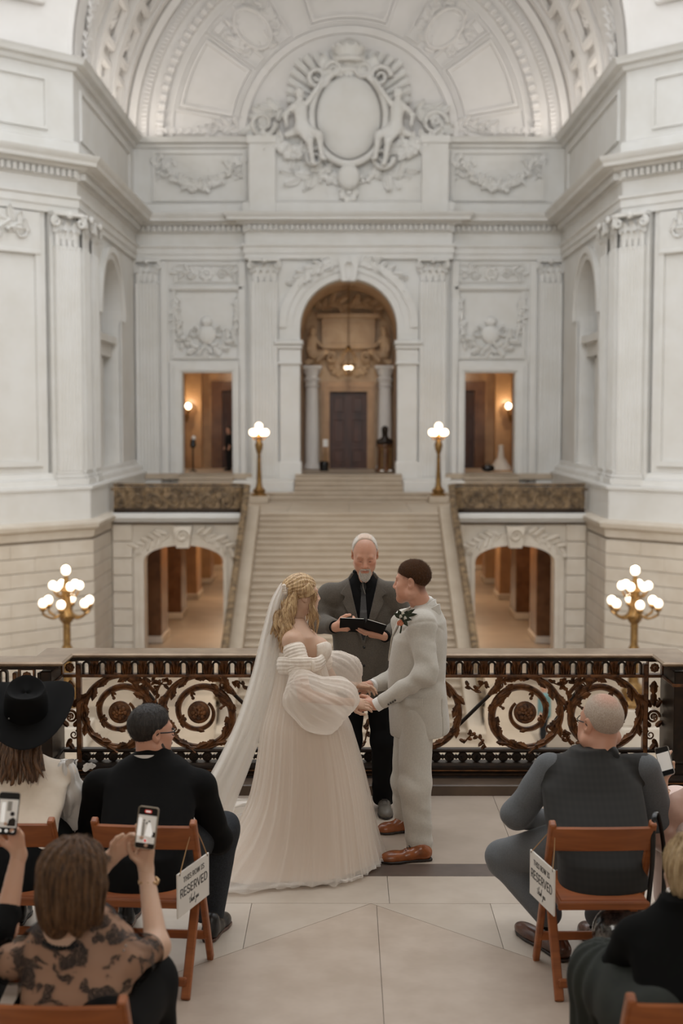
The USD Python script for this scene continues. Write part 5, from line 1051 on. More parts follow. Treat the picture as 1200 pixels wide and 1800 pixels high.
def curves(name, parent, strands, width, m, t=None, kind=None, **kw):
    """Hair strands: a list of (k, 3) point arrays in world coordinates."""
    o = np.array([float(v) for v in t.GetAttribute('xformOp:translate').Get()]) if t is not None else np.zeros(3)
    c = UsdGeom.BasisCurves.Define(stage, numbered(path_of(parent), name)); c.CreateTypeAttr('linear')
    c.CreateCurveVertexCountsAttr(Vt.IntArray([len(s) for s in strands])); P = np.vstack(strands) - o
    c.CreatePointsAttr(Vt.Vec3fArray.FromNumpy(P.astype(np.float32)))
    w = np.concatenate([width * np.interp(np.linspace(0, 1, len(s)), [0, .6, 1], [1, .9, .25]) for s in strands]); c.CreateWidthsAttr(Vt.FloatArray.FromNumpy(w.astype(np.float32))); c.SetWidthsInterpolation('vertex')
    UsdShade.MaterialBindingAPI.Apply(c.GetPrim()).Bind(MATS[m]); return tag(c.GetPrim(), kind=kind, **kw)
def hair_mat(name, a, b, rough=.42, scale=26.0):
    """Hair: tone varies from strand to strand (by curve index on curves, by stretched noise on meshes)."""
    n = {'tc': ('texture_coordinate', {}), 'mp': ('mapping', dict(scale=(1, 1, .12))), 'n': ('noise_texture', dict(scale=scale * 4, detail=4.0, roughness=.65)), 'r': ('rgb_ramp', {'ramp': [(.0, lin(a)), (.35, lin(a)), (.65, lin(b)), (1, lin(b))]}),
         'b': ('bump', dict(strength=.5, distance=.006)), 'p': ('principled_bsdf', dict(roughness=rough, specular_ior_level=.45, anisotropic=.4))}
    MATS[name] = usdkit.material(stage, '/World/Looks/' + name, n, [('tc.object', 'mp.vector'), ('mp.vector', 'n.vector'), ('n.fac', 'r.fac'), ('r.color', 'p.base_color'), ('n.fac', 'b.height'), ('b.normal', 'p.normal')], surface='p.BSDF')
def flow(f, starts, dirs, n=26, step=.012, off=.003, grav=.35, seed=1, jit=.12):
    """Strands that run over the surface f = off from starts, pulled down by grav."""
    r = np.random.default_rng(seed); P = np.asarray(starts, float).copy(); D = np.asarray(dirs, float).copy(); out = [P.copy()]
    J = r.normal(size=P.shape) * jit
    for k in range(n):
        e = .004; g = np.stack([(f((P + e * ax).astype(np.float32)) - f((P - e * ax).astype(np.float32))) / (2 * e) for ax in np.eye(3)], 1); g /= np.linalg.norm(g, axis=1, keepdims=True) + 1e-9
        D = D + grav * np.array([0, 0, -1.0]) + J * .3; D -= (D * g).sum(1, keepdims=True) * g * .9; D /= np.linalg.norm(D, axis=1, keepdims=True) + 1e-9
        P = P + D * step; d = f(P.astype(np.float32)); P = P - g * np.minimum(d - off, .006)[:, None] * .8; out.append(P.copy())
    return np.stack(out, 1)

def fuzz(t, parent, f, c, lo, hi, n, L, width, mname, lean=(0, 0, -.4), seed=1, keep=None):
    """Short hairs standing on the surface f = 0 around c."""
    m = surface(f, lo, hi, .006); g = np.random.default_rng(seed); P, fi = trimesh.sample.sample_surface(trimesh.Trimesh(m.vertices, m.faces, process=False), n, seed=seed); N_ = np.asarray(m.face_normals)[fi]
    if keep is not None: k = keep(P); P, N_ = P[k], N_[k]
    le = np.broadcast_to(np.asarray(lean, float), N_.shape); le = le - (le * N_).sum(1, keepdims=True) * N_; d = N_ * .22 + le * 1.3 + g.normal(size=P.shape) * .16; d /= np.linalg.norm(d, axis=1, keepdims=True); d2 = d + le * .5; d2 /= np.linalg.norm(d2, axis=1, keepdims=True); l = L * g.uniform(.6, 1.2, (len(P), 1))
    S = np.stack([P - N_ * .001, P + d * l * .5, P + d * l * .5 + d2 * l * .5], 1); curves('hair_strand', parent, list(S), width, mname, t, kind='stuff')
# ================================================================== the groom
mat('suit_light', (194, 187, 176), rough=.85, rgb2=(187, 180, 169), vscale=90, bump=.07, bscale=500, sheen=.15, stretch=(1, 1, 1))
mat('suit_lining', (66, 58, 50), rough=.8); mat('hair_brown', (92, 61, 38), rough=.8, rgb2=(58, 38, 24), vscale=260, bump=.7, bscale=420, spec=.12)
g = thing('person', 'groom in a light grey suit with tan shoes and a peach boutonniere, seen in profile', 'person', (.33, 7.8, 0))
hc = at(724, 1023, 7.78); hR = head_frame((-.93, .30), .06)
N = at(741, 1066, 7.80); SL, SR = at(740, 1098, 7.63), at(716, 1094, 8.01)
EL, WL = at(750, 1186, 7.52), at(664, 1238, 7.56); ER, WR = at(700, 1190, 8.04), at(655, 1205, 7.88)
hipL, hipR = at(728, 1270, 7.72), at(722, 1268, 7.92); kL, kR = at(729, 1385, 7.62), at(714, 1375, 8.02); aL, aR = at(738, 1486, 7.60), at(713, 1438, 8.12)
gp = np.array([.02, -.17, 0])
handL = hand_bones(WL + unit([-1, .1, -.05]) * .012, np.stack([unit(np.cross(unit([-1, .15, -.08]), [.0, -.92, .4])), unit([-1, .15, -.08]), unit(np.cross(unit(np.cross(unit([-1, .15, -.08]), [.0, -.92, .4])), unit([-1, .15, -.08])))]), -1, (.55, .6, .65, .7), (.4, .5))
fR = unit([-1, -.12, -.08]); zR = unit(np.array([0, .9, .45]) - fR * (fR @ np.array([0, .9, .45]))); handR = hand_bones(WR + fR * .012, np.stack([np.cross(fR, zR), fR, zR]), 1, (.5, .55, .6, .65), (.4, .4))
bones = [(N, (SL + SR) / 2 - [0, 0, .06], .05, .05), (SL - [0, 0, .02], SR - [0, 0, .02], .045, .045), ((SL + SR) / 2 - [0, 0, .12], (hipL + hipR) / 2, .09, .1), (SL, EL, .05, .042), (EL, WL, .04, .028), (SR, ER, .05, .042), (ER, WR, .04, .028), (hipL, kL, .08, .055), (kL, aL, .052, .036), (hipR, kR, .08, .055), (kR, aR, .052, .036), (aL, aL + [0, 0, -.05], .036, .036), (aR, aR + [0, 0, -.05], .036, .036)]
make_body(g, hc, hR, bones, [(handL, EL * .3 + WL * .7, .029), (handR, ER * .3 + WR * .7, .029)], 'skin_red', dict(fat=.012, jaw=1.1), dict(flush=.25, brow=(.55, .4, .3), stubble=(.8, .68, .6), fade=(.30, .225, .18)), hs=.98, neck=(at(744, 1075, 7.8), .07))
# short hair: a thin cap, faded at the sides
def f_hair(p):
    q = (p - hc.astype(np.float32)) @ hR.T.astype(np.float32) / .98; c = ell(q, (0, -.014, .042), (.0775, .0995, .0885))
    line = np.interp(q[:, 1], [-.12, -.07, -.02, .02, .05, .07, .09], [-.042, -.034, .012, .024, .034, .054, .070]); thick = np.clip((q[:, 2] - line) / .06, 0, 1) * .009 - .0006
    return smax(c - thick, line - q[:, 2], .006) * .98
hp_ = cloth(g, 'hair', f_hair, hc - .14, hc + .16, 'hair_brown', .0035); hair_mat('hair_brown_strand', (52, 34, 21), (104, 70, 45), .6)
fuzz(g, hp_, f_hair, hc, hc - .14, hc + .16, 3800, .011, .0009, 'hair_brown_strand', (-.25, .1, -.35), 3)
fx = unit([-.95, .30, 0]); GR = np.stack([np.cross(fx, [0, 0, 1.0]), fx, [0, 0, 1.0]]); GO = np.array([.34, 7.82, 0])      # body frame: y = facing
rows = [(.70, 0, .005, .212, .172), (.74, 0, .005, .215, .174), (.86, 0, .015, .208, .174), (1.0, 0, .025, .195, .172), (1.14, 0, .02, .2, .166), (1.28, 0, .005, .212, .154), (1.38, 0, -.008, .19, .132), (1.45, 0, -.01, .13, .10), (1.49, 0, -.008, .088, .082), (1.52, 0, -.004, .070, .068)]
def f_trunk(p):
    d = loft(p, GO, GR, rows, 2.3)
    return d
def f_jacket(p):
    d = f_trunk(p); d = smin(d, np.minimum(rcone(p, N - [0, 0, .08], SL - [0, 0, .0], .066, .078), rcone(p, N - [0, 0, .08], SR - [0, 0, .0], .066, .078)), .05); d = smin(d, chain(p, [SL - [0, 0, .005], EL, WL + .12 * (EL - WL)], [.082, .066, .05], .035), .045); d = smin(d, chain(p, [SR, ER, WR + .12 * (ER - WR)], [.08, .064, .048], .035), .04)
    d += crease(p, EL, (0.6, 0, .8), .12, 62, .008) + crease(p, (EL + WL) / 2, (1, 0, .25), .09, 52, .005) + crease(p, SL + [.04, 0, -.09], (.5, 0, .85), .1, 52, .004) + crease(p, GO + [.1, -.12, .98], (.35, 0, 1), .13, 46, .004)
    d += .006 * wob(p, (6, 6, 4), 5) + .003 * wob(p, (16, 16, 9), 7)
    qa = (p - (SL + [.0, .02, -.02]).astype(np.float32)) @ unit(EL - SL + [0, -.0, .05]).astype(np.float32); d += .004 * np.exp(-(qa / .006) ** 2) * (p[:, 1] < 7.75)
    q = (p - GO.astype(np.float32)) @ GR.T.astype(np.float32)
    open_ = .75 * (.0 + q[:, 2] - 1.12); open_ = np.where(q[:, 1] > .02, np.abs(q[:, 0]) - np.clip(open_ * .36, -.02, .2), 1)      # V at the chest
    d = smax(d, -open_, .006)
    vent = np.where((q[:, 2] < .93) & (q[:, 1] < -.02) & (p[:, 1] < 7.8), np.abs(q[:, 0] - (-.085)) - .0035, 1)
    return smax(d, -vent, .004)
lo, hi = np.array([-.12, 7.35, .66]), np.array([.62, 8.25, 1.56])
cloth(g, 'jacket', f_jacket, lo, hi, 'suit_light', .0075)
rows_s = [(z, cx, cy - .006, rx - .012, ry - .012) for z, cx, cy, rx, ry in rows[3:]]
put(g, 'shirt', surface(lambda p: loft(p, GO, GR, rows_s[:-1] + [(1.53, 0, -.002, .060, .058)], 2.3), lo, hi + [0, 0, .05], .009), 'white_cotton', True)
# collar of shirt and jacket: rings leaning round the neck
nk = at(744, 1070, 7.8)
def collar(c, R, r0, h, th, tilt, n=40, gap=.25, back=1.0):
    a = np.linspace(PI / 2 + gap, PI * 2.5 - gap, n); v = []
    for rr, z in ((r0, 0), (r0 - .004, h), (r0 + th, h + .002), (r0 + th * 1.6, 0)):
        zz = z * (.55 + .45 * np.cos(a + PI / 2)) ** .5 + tilt * np.cos(a + PI / 2) * .5
        v.append(np.asarray(c) + np.outer(rr * np.cos(a), R[0]) + np.outer(rr * np.sin(a) * 1.05, R[1]) + np.outer(zz, R[2]))
    v = np.stack(v, 1).reshape(-1, 3); f = []
    for k in range(n - 1):
        for j in range(4): f.append([k * 4 + j, k * 4 + (j + 1) % 4, (k + 1) * 4 + (j + 1) % 4, (k + 1) * 4 + j])
    return tm(v, f)
put(g, 'shirt_collar', collar(nk - [0, 0, .045] + fx * .006, GR, .074, .062, .004, .085, gap=.12), 'white_cotton', 60)
put(g, 'jacket_collar', collar(nk - [0, 0, .066], GR, .083, .055, .012, .085, gap=.7), 'suit_light', 60)
GO2 = GO
lap = [(-.02, 1.13), (-.05, 1.22), (-.12, 1.36), (-.105, 1.40), (-.135, 1.425), (-.095, 1.475), (-.075, 1.45), (-.045, 1.3)]
for s in (-1, 1): put(g, 'lapel', patch(f_jacket, GO, GR, [(s * -x, z) for x, z in lap], .004, .009), 'suit_light', 50)
for z in (1.02, 1.10): put(g, 'button', mv(lathe([(0, 0), (.009, 0), (.009, .004), (0, .005)], 12), GO + fx * .197 + [0, -.02, z], math.atan2(fx[1], fx[0]), 0, PI / 2), 'suit_lining', True)
put(g, 'pocket_flap', patch(f_jacket, GO, np.stack([fx, -GR[0] if False else np.array([-.30, -.95, 0.]) , [0, 0, 1.]]), [(-.06, .905), (.09, .90), (.09, .945), (-.06, .95)], .002, .004, far=.4), 'suit_light', 50)
# sleeve buttons and cuffs
for W, E in ((WL, EL), (WR, ER)):
    d = unit(W - E); put(g, 'shirt_cuff', sweep(np.array([W - d * .03, W + d * .016, W + d * .018, W - d * .0]), [.04, .04, .034, .032], None, 18, (0, 0, 1)), 'white_cotton', 60)
for k in range(4): put(g, 'sleeve_button', ico(.006, 1, t=WL + (EL - WL) * (.17 + .045 * k) + np.array([.012, -.048, -.02])), 'suit_lining', True)
def f_trousers(p):
    d = chain(p, [hipL + [.01, 0, .06], kL, aL - [0, 0, .03]], [.108, .092, .078], .04); d = smin(d, chain(p, [hipR + [.01, 0, .06], kR, aR - [0, 0, .0]], [.108, .09, .076], .04), .02)
    d = smin(d, ell(p, (hipL + hipR) / 2 + [.01, 0, .08], (.14, .17, .15)), .04)
    d += crease(p, kL, (.55, 0, .83), .14, 46, .0065) + crease(p, kR, (.5, 0, .85), .12, 48, .005) + crease(p, aL + [0, 0, .06], (.2, 0, 1), .09, 70, .006) + crease(p, aR + [0, 0, .06], (.2, 0, 1), .09, 70, .006) + .004 * wob(p, (11, 11, 4), 11)
    cut = np.maximum(d, (.045 - p[:, 2])); return cut
cloth(g, 'trousers', f_trousers, (-.05, 7.4, .03), (.62, 8.3, 1.0), 'suit_light', .008)
sh1 = shoe(g, 'shoe', at(757, 1503, 7.56)[:2], at(668, 1515, 7.50)[:2], 'leather_tan'); sh2 = shoe(g, 'shoe', at(724, 1455, 8.10)[:2], at(663, 1462, 8.04)[:2], 'leather_tan')
for A, E in ((aL, kL), (aR, kR)): put(g, 'sock', chain_mesh if False else sweep(np.array([A + [0, 0, .03], A + [-.005, 0, -.05]]), .042, None, 14), 'white_cotton', True)
# boutonniere
mat('petal_peach', (232, 160, 124), rough=.6, rgb2=(220, 138, 104), vscale=60, thin=.2); mat('petal_white', (232, 226, 212), rough=.6, thin=.2); mat('leaf_green', (58, 66, 44), rough=.6, rgb2=(40, 48, 32), vscale=40, thin=.15)
bo = thing('boutonniere', 'boutonniere of a peach rose, white buds and dark leaves pinned on the light grey lapel', 'flowers', at(706, 1086, 7.60))
def rose(r, n=14, seed=1):
    q = np.random.default_rng(seed); ms = [ico(r * .45, 1)]
    for k in range(n):
        a = k * 2.4; e = .35 + .6 * k / n; ms.append(mv(ico(r * .5, 1, (.75, .22, .8)), (r * e * .75 * math.cos(a), r * e * .75 * math.sin(a), r * .5 * (1 - e)), a + PI / 2, .5 * e))
    return cat(*ms)
obj('rose', mv(rose(.024), (-.012, -.035, -.026), 0, PI / 2 - .3), 'petal_peach', bo, smooth=True)
obj('bud', cat(*[mv(rose(.014, 8, k), p, 0, PI / 2 - .4) for k, p in enumerate(((-.008, -.04, .014), (.018, -.035, .004), (.004, -.04, .034)))]), 'petal_white', bo, smooth=True)
obj('leaf', cat(*[mv(leaf(.06, .028, .2, 1, .05, .4, 7), (0, -.02, 0), 0, 0, a) for a in (.6, 1.1, 1.7, 2.5, -.4, -1.0)], *[mv(leaf(.085, .022, .25, 1, .05, .4, 7), (.01, -.02, .01), 0, 0, a) for a in (.95, 1.35)]), 'leaf_green', bo, smooth=True)
obj('stem', sweep(catmull([(0, -.03, -.02), (-.006, -.035, -.06), (-.01, -.03, -.085)], 5), .005, .005, 6), 'leaf_green', bo, smooth=True)

# ================================================================== the officiant
mat('suit_charcoal', (88, 80, 70), rough=.9, rgb2=(78, 70, 61), vscale=120, bump=.1, bscale=420, sheen=.1)
mat('shirt_black', (11, 10, 10), rough=.85, spec=.2); mat('tie_black', (16, 15, 16), rough=.35, rgb2=(30, 29, 30), vscale=160); mat('trousers_black', (10, 9, 9), rough=.9, spec=.2)
mat('hair_white', (206, 198, 188), rough=.7, rgb2=(170, 160, 148), vscale=160, bump=.5, bscale=300)
o_ = thing('person', 'white-bearded officiant in a charcoal suit and black shirt, reading from an open black book', 'person', (.03, 8.5, 0))
hc = at(641, 975, 8.5); hR = head_frame((.02, -1), .42)
SL, SR = at(692, 1044, 8.52), at(580, 1046, 8.52); N = at(640, 1012, 8.55)
EL, ER = at(716, 1096, 8.48), at(561, 1094, 8.48); WL, WR = at(676, 1118, 8.24), at(588, 1102, 8.24)
hipL, hipR = at(668, 1200, 8.55), at(616, 1200, 8.55); kL, kR = at(675, 1300, 8.5), at(612, 1300, 8.5); aL, aR = at(674, 1395, 8.58), at(610, 1395, 8.58)
fL = unit([-1, -.1, .1]); zL = unit(np.array([0, -.5, -.85]) - fL * (fL @ np.array([0, -.5, -.85]))); hL = hand_bones(WL + fL * .0, np.stack([unit(np.cross(fL, zL)), fL, zL]), -1, (.12, .16, .22, .3), (.5, .1), .16)
fR_ = unit([.85, -.35, .1]); zR = unit(np.array([-.3, -.85, -.3]) - fR_ * (fR_ @ np.array([-.3, -.85, -.3]))); hRt = hand_bones(WR + fR_ * .0, np.stack([unit(np.cross(zR, fR_)) , fR_, zR]), 1, (.75, .8, .8, .8), (.6, .3), .1)
bones = [(N, (SL + SR) / 2 - [0, 0, .06], .05, .05), (SL - [0, 0, .02], SR - [0, 0, .02], .045, .045), ((SL + SR) / 2 - [0, 0, .12], (hipL + hipR) / 2, .09, .1), (SL, EL, .05, .042), (EL, WL, .04, .028), (SR, ER, .05, .042), (ER, WR, .04, .028), (hipL, kL, .08, .055), (kL, aL, .05, .036), (hipR, kR, .08, .055), (kR, aR, .05, .036)]
def hair_tint(q, c): return c
make_body(o_, hc, hR, bones, [(hL, EL * .3 + WL * .7, .028), (hRt, ER * .3 + WR * .7, .028)], 'skin_red', dict(nose=1.15, fat=.004), dict(flush=.6, brow=(1.0, .95, .9), lips=(.8, .5, .45)), hs=1.0, bald=lambda q, c: c * (1 + np.clip((q[:, 2] - .085 + .25 * (-.02 - q[:, 1])) / .04, 0, 1)[:, None] * np.array((.03, .16, .26))), neck=(at(640, 1028, 8.57), .052))
def f_hair(p):
    q = (p - hc.astype(np.float32)) @ hR.T.astype(np.float32); c = ell(q, (0, -.014, .042), (.0775, .0995, .0885))
    line = np.interp(q[:, 1] + .0 * q[:, 0], [-.12, -.07, -.02, .0, .02, .04, .09], [-.045, -.04, .0, .05, .14, .2, .25]) - .075 * np.clip((np.abs(q[:, 0]) - .045) / .03, 0, 1)
    return smax(c - .006 * np.clip((q[:, 2] - line) / .05, 0, 1) + .0008, line - q[:, 2], .006)
hm_ = surface(f_hair, hc - .15, hc + .16, .0035); qq = (np.asarray(hm_.vertices) - hc) @ hR.T; w_ = (np.clip((qq[:, 2] - .085) / .03, 0, 1) * np.clip((.055 - np.abs(qq[:, 0])) / .02, 0, 1))[:, None]
mat('hair_white_thin', (216, 208, 198), rough=.6, bump=.4, bscale=300, vcol='tint'); obj('hair', mv(hm_, -np.array([.03, 8.5, 0])), 'hair_white_thin', o_, color=(1 - w_) + w_ * np.array((.98, .80, .70))); hair_mat('hair_white_strand', (196, 188, 178), (228, 222, 214), .5)
fuzz(o_, stage.GetPrimAtPath(str(o_.GetPath()) + '/hair'), f_hair, hc, hc - .15, hc + .16, 2200, .010, .0008, 'hair_white_strand', (0, .3, -.2), 5)
fuzz(o_, stage.GetPrimAtPath(str(o_.GetPath()) + '/hair'), lambda p: head_sdf((p - hc.astype(np.float32)) @ hR.T.astype(np.float32)), hc, hc - .15, hc + .16, 3000, .008, .0006, 'hair_white_strand', (0, .5, .2), 6, lambda P: ((P - hc) @ hR.T)[:, 2] > .085)
def f_beard(p):
    q = (p - hc.astype(np.float32)) @ hR.T.astype(np.float32)
    d = ell(q, (0, .082, -.112), (.034, .034, .036)); d = smin(d, rcone(q, (-.03, .078, -.078), (-.026, .083, -.1), .009, .013), .014); d = smin(d, rcone(q, (.03, .078, -.078), (.026, .083, -.1), .009, .013), .014)
    d = smin(d, rcone(q, (-.028, .092, -.056), (0, .104, -.049), .006, .0065), .008); d = smin(d, rcone(q, (.028, .092, -.056), (0, .104, -.049), .006, .0065), .008); d = smin(d, rcone(q, (-.029, .088, -.06), (-.031, .08, -.082), .006, .008), .008); d = smin(d, rcone(q, (.029, .088, -.06), (.031, .08, -.082), .006, .008), .008)
    return d + .0015 * wob(p, (160, 160, 60), 4)
bp_ = cloth(o_, 'beard', f_beard, hc - .2, hc + .16, 'hair_white', .003); fuzz(o_, bp_, f_beard, hc, hc - .2, hc + .16, 1500, .011, .0008, 'hair_white_strand', (0, -.2, -.8), 8)
for s in (-1, 1): put(o_, 'lash_shade_line', sweep(np.array([hc + np.array([s * (.018 + .0065 * k), .0895 - .0035 * abs(k - 1.4), -.001 - .0016 * math.sin(k * .8)]) @ hR for k in range(5)]), [.0012, .0022, .0024, .002, .001], None, 5), 'leather_brown', True)  # dark lash line that also paints in the eye-socket shade
for s in (-1, 1): put(o_, 'eyebrow', cat(*[sweep(np.array([hc + np.array([s * (.014 + .006 * k), .092 - .0022 * k, .031 + .0015 * math.sin(k)]) @ hR, hc + np.array([s * (.02 + .0065 * k), .094 - .003 * k, .036]) @ hR]), [.003, .001], None, 5) for k in range(6)]), 'hair_white', True)
OR_ = np.stack([np.array([-1.0, 0, 0]), np.array([0, -1.0, 0]), np.array([0, 0, 1.0])]); OO = np.array([at(638, 1100, 8.55)[0], 8.55, 0])
rows = [(.78, 0, 0, .21, .15), (.9, 0, .01, .205, .155), (1.05, 0, .015, .195, .15), (1.2, 0, .01, .205, .145), (1.35, 0, 0, .222, .14), (1.45, 0, -.01, .212, .12), (1.51, 0, -.018, .155, .098), (1.55, 0, -.025, .1, .085), (1.585, 0, -.03, .08, .075)]
def f_trunk(p): return loft(p, OO, OR_, rows, 2.3)
def f_jack0(p):
    d = f_trunk(p); d = smin(d, np.minimum(rcone(p, N - [0, 0, .075], SL - [0, 0, .005], .062, .072), rcone(p, N - [0, 0, .075], SR - [0, 0, .005], .062, .072)), .05)
    for S, E, W in ((SL, EL, WL), (SR, ER, WR)):
        d = smin(d, chain(p, [S, E, W + .14 * (E - W)], [.074, .066, .053], .035), .045); d += crease(p, E, (.3, .3, .9), .12, 55, .008) + crease(p, (E + W) / 2, (1, .3, 0), .09, 52, .005) + crease(p, S * .5 + E * .5, (.3, 0, 1), .1, 50, .004)
    return d + .0035 * wob(p, (7, 7, 4), 25) + .0015 * wob(p, (18, 18, 9), 27)
def f_jacket(p):
    d = f_jack0(p); q = (p - OO.astype(np.float32)) @ OR_.T.astype(np.float32)
    w = np.interp(q[:, 2], [.7, 1.12, 1.17, 1.54, 1.62], [-.02, -.02, .004, .092, .11]); return smax(d, -np.where(q[:, 1] > 0, np.abs(q[:, 0]) - w, 1), .005)
lo, hi = np.array([-.45, 8.1, .74]), np.array([.5, 8.85, 1.62]); cloth(o_, 'jacket', f_jacket, lo, hi, 'suit_charcoal', .0075)
put(o_, 'shirt', surface(lambda p: loft(p, OO, OR_, [(z, cx, cy - .004, rx - .012, ry - .013) for z, cx, cy, rx, ry in rows[2:]] + [(1.60, 0, -.03, .073, .07)], 2.3), lo, hi + [0, 0, .06], .009), 'shirt_black', True)
put(o_, 'shirt_collar', collar(at(640, 1030, 8.55), OR_, .073, .045, .007, .05, gap=.15), 'shirt_black', 60)
fsh = lambda p: loft(p, OO, OR_, [(z, cx, cy - .004, rx - .012, ry - .013) for z, cx, cy, rx, ry in rows[2:]], 2.3)
put(o_, 'tie', patch(fsh, OO, OR_, [(-.012, 1.53), (.012, 1.53), (.02, 1.5), (.013, 1.48), (.032, 1.2), (0, 1.12), (-.032, 1.2), (-.013, 1.48), (-.02, 1.5)], .003, .008), 'tie_black', 50)
put(o_, 'tie_clip', patch(fsh, OO, OR_, [(-.012, 1.455), (.004, 1.50), (.007, 1.545), (.002, 1.545), (-.001, 1.50), (-.016, 1.455)], .012, .004), 'steel', 50)
lap = [(-.006, 1.15), (-.06, 1.27), (-.135, 1.41), (-.118, 1.445), (-.152, 1.465), (-.10, 1.53), (-.088, 1.51), (-.05, 1.36)]
for s in (-1, 1): put(o_, 'lapel', patch(f_jack0, OO, OR_, [(s * -x, z) for x, z in lap], .003, .012), 'suit_charcoal', 50)
for s in (-1, 1): put(o_, 'pocket_flap', patch(f_jack0, OO, OR_, [(s * .08, .93), (s * .19, .94), (s * .19, .985), (s * .08, .975)], .002, .004), 'suit_charcoal', 50)
for z in (1.12, 1.0): put(o_, 'button', ico(.009, 1, (1, .5, 1), OO + [0.004, -.165, z]), 'black_plastic', True)
for W, E in ((WL, EL), (WR, ER)): d = unit(W - E); put(o_, 'shirt_cuff', sweep(np.array([W - d * .03, W + d * .008]), [.042, .04], None, 18), 'shirt_black', 60)
def f_trousers(p):
    d = chain(p, [hipL + [0, 0, .06], kL, aL - [0, 0, .02]], [.115, .085, .075], .04); d = smin(d, chain(p, [hipR + [0, 0, .06], kR, aR - [0, 0, .02]], [.115, .085, .075], .04), .02); d = smin(d, ell(p, (hipL + hipR) / 2 + [0, 0, .08], (.18, .15, .16)), .05)
    return np.maximum(d + crease(p, kL, (.2, 0, 1), .13, 46, .005) + crease(p, aL + [0, 0, .06], (.2, 0, 1), .09, 70, .005), .03 - p[:, 2])
cloth(o_, 'trousers', f_trousers, (-.3, 8.3, .01), (.4, 8.8, 1.1), 'trousers_black', .01)
shoe(o_, 'shoe', (aL[0] - .0, 8.62), (aL[0] + .01, 8.32), 'leather_grey'); shoe(o_, 'shoe', (aR[0], 8.62), (aR[0] - .01, 8.32), 'leather_grey')
mat('ring_black', (20, 20, 22), rough=.3, metal=.6)
put(o_, 'ring', mv(lathe([(.0098, -.003), (.0118, -.003), (.0118, .003), (.0098, .003)], 16), (hL[3][0][0] * .5 + hL[3][0][1] * .5), 0, 0, PI / 2), 'ring_black', True)
# the book in his hands
mat('book_black', (10, 9, 9), rough=.6, spec=.2); mat('paper', (222, 214, 200), rough=.8)
bc = at(640, 1100, 8.17); bk = thing('book', 'open black folder held by the officiant', 'book', bc)
def leafy(x0, x1, y0, y1, z0, z1, turn, m, nm): obj(nm, mv(bx(x0, x1, y0, y1, z0, z1, .0015), (0, 0, 0), 0, 1.0, turn), m, bk, smooth=30)
# the covers lie almost flat towards the reader; the right one is raised a little
leafy(-.155, .0, -.003, .003, -.10, .10, .04, 'book_black', 'cover'); leafy(0, .13, -.003, .003, -.10, .10, .30, 'book_black', 'cover')
leafy(-.148, .0, .004, .009, -.093, .093, .04, 'paper', 'page'); leafy(.004, .122, .004, .009, -.093, .093, .30, 'paper', 'page')
obj('spine', sweep(np.array([(0, .084, -.054), (0, -.084, .054)]), .008, .006, 8), 'book_black', bk)
# ================================================================== the bride
def tulle(name, rgb, alpha, thin=.35):
    """Sheer cloth: seen edge-on it closes up, face-on it lets light through."""
    n = {'t': ('transparent_bsdf', {}), 'd': ('principled_bsdf', dict(base_color=lin(rgb), roughness=.8, sheen_weight=.3, specular_ior_level=.2)), 'tl': ('translucent_bsdf', dict(color=lin(rgb))), 'm1': ('mix_closure', dict(fac=thin)), 'lw': ('layer_weight', dict(blend=.35)),
         'mr': ('map_range', dict(from_min=0, from_max=1, to_min=alpha, to_max=min(1, alpha + .45), clamp=True)), 'm2': ('mix_closure', {})}
    MATS[name] = usdkit.material(stage, '/World/Looks/' + name, n, [('d.BSDF', 'm1.closure1'), ('tl.BSDF', 'm1.closure2'), ('lw.facing', 'mr.value'), ('mr.result', 'm2.fac'), ('t.BSDF', 'm2.closure1'), ('m1.closure', 'm2.closure2')], surface='m2.closure')
tulle('tulle', (250, 241, 230), .42); tulle('tulle_veil', (246, 241, 234), .66, .5); tulle('tulle_sleeve', (244, 234, 222), .45)
mat('gown_lining', (244, 222, 202), rough=.8, thin=.1, sheen=.1); mat('gown_bodice', (238, 226, 212), rough=.7, rgb2=(226, 210, 194), vscale=40, bump=.08, bscale=160, sheen=.2)
b = thing('person', 'bride in a cream tulle gown with puffed sleeves and long veil, facing the groom', 'person', (-.34, 7.56, 0))
fB = unit([.90, .42, 0]); BR = np.stack([np.cross(fB, [0, 0, 1.0]), fB, [0, 0, 1.0]]); BO = np.array([-.39, 7.57, 0])
hc = at(531, 1046, 7.58); hR = head_frame((.93, .36), .02)
N = at(520, 1094, 7.57); SR, SL = at(513, 1126, 7.40), at(541, 1122, 7.74)
ER, WR = at(536, 1222, 7.28), at(610, 1236, 7.44); EL, WL = at(588, 1205, 7.84), at(627, 1206, 7.76)
brows = [(1.02, 0, .03, .125, .13), (1.12, 0, .02, .13, .12), (1.2, 0, .01, .14, .115), (1.28, 0, .0, .158, .105), (1.345, 0, -.012, .155, .088), (1.40, 0, -.025, .10, .068), (1.44, 0, -.03, .06, .058)]
def f_torso(p):
    d = loft(p, BO, BR, brows, 2.2); d = smin(d, np.minimum(rcone(p, N - [0, 0, .02], SR - [0, 0, .008], .045, .052), rcone(p, N - [0, 0, .02], SL - [0, 0, .008], .045, .052)), .05)
    for s in (-1, 1): d = smin(d, ell(p, BO + fB * .085 + BR[0] * s * .072 + [0, 0, 1.255], (.078, .078, .078)), .04)
    return d
fa = unit([1, .15, -.05]); za = unit(np.array([0, -.8, .6]) - fa * (fa @ np.array([0, -.8, .6])))
h1 = hand_bones(WR + fa * .005, np.stack([unit(np.cross(fa, za)), fa, za]), 1, (.35, .4, .45, .5), (.4, .3), .08, .9)
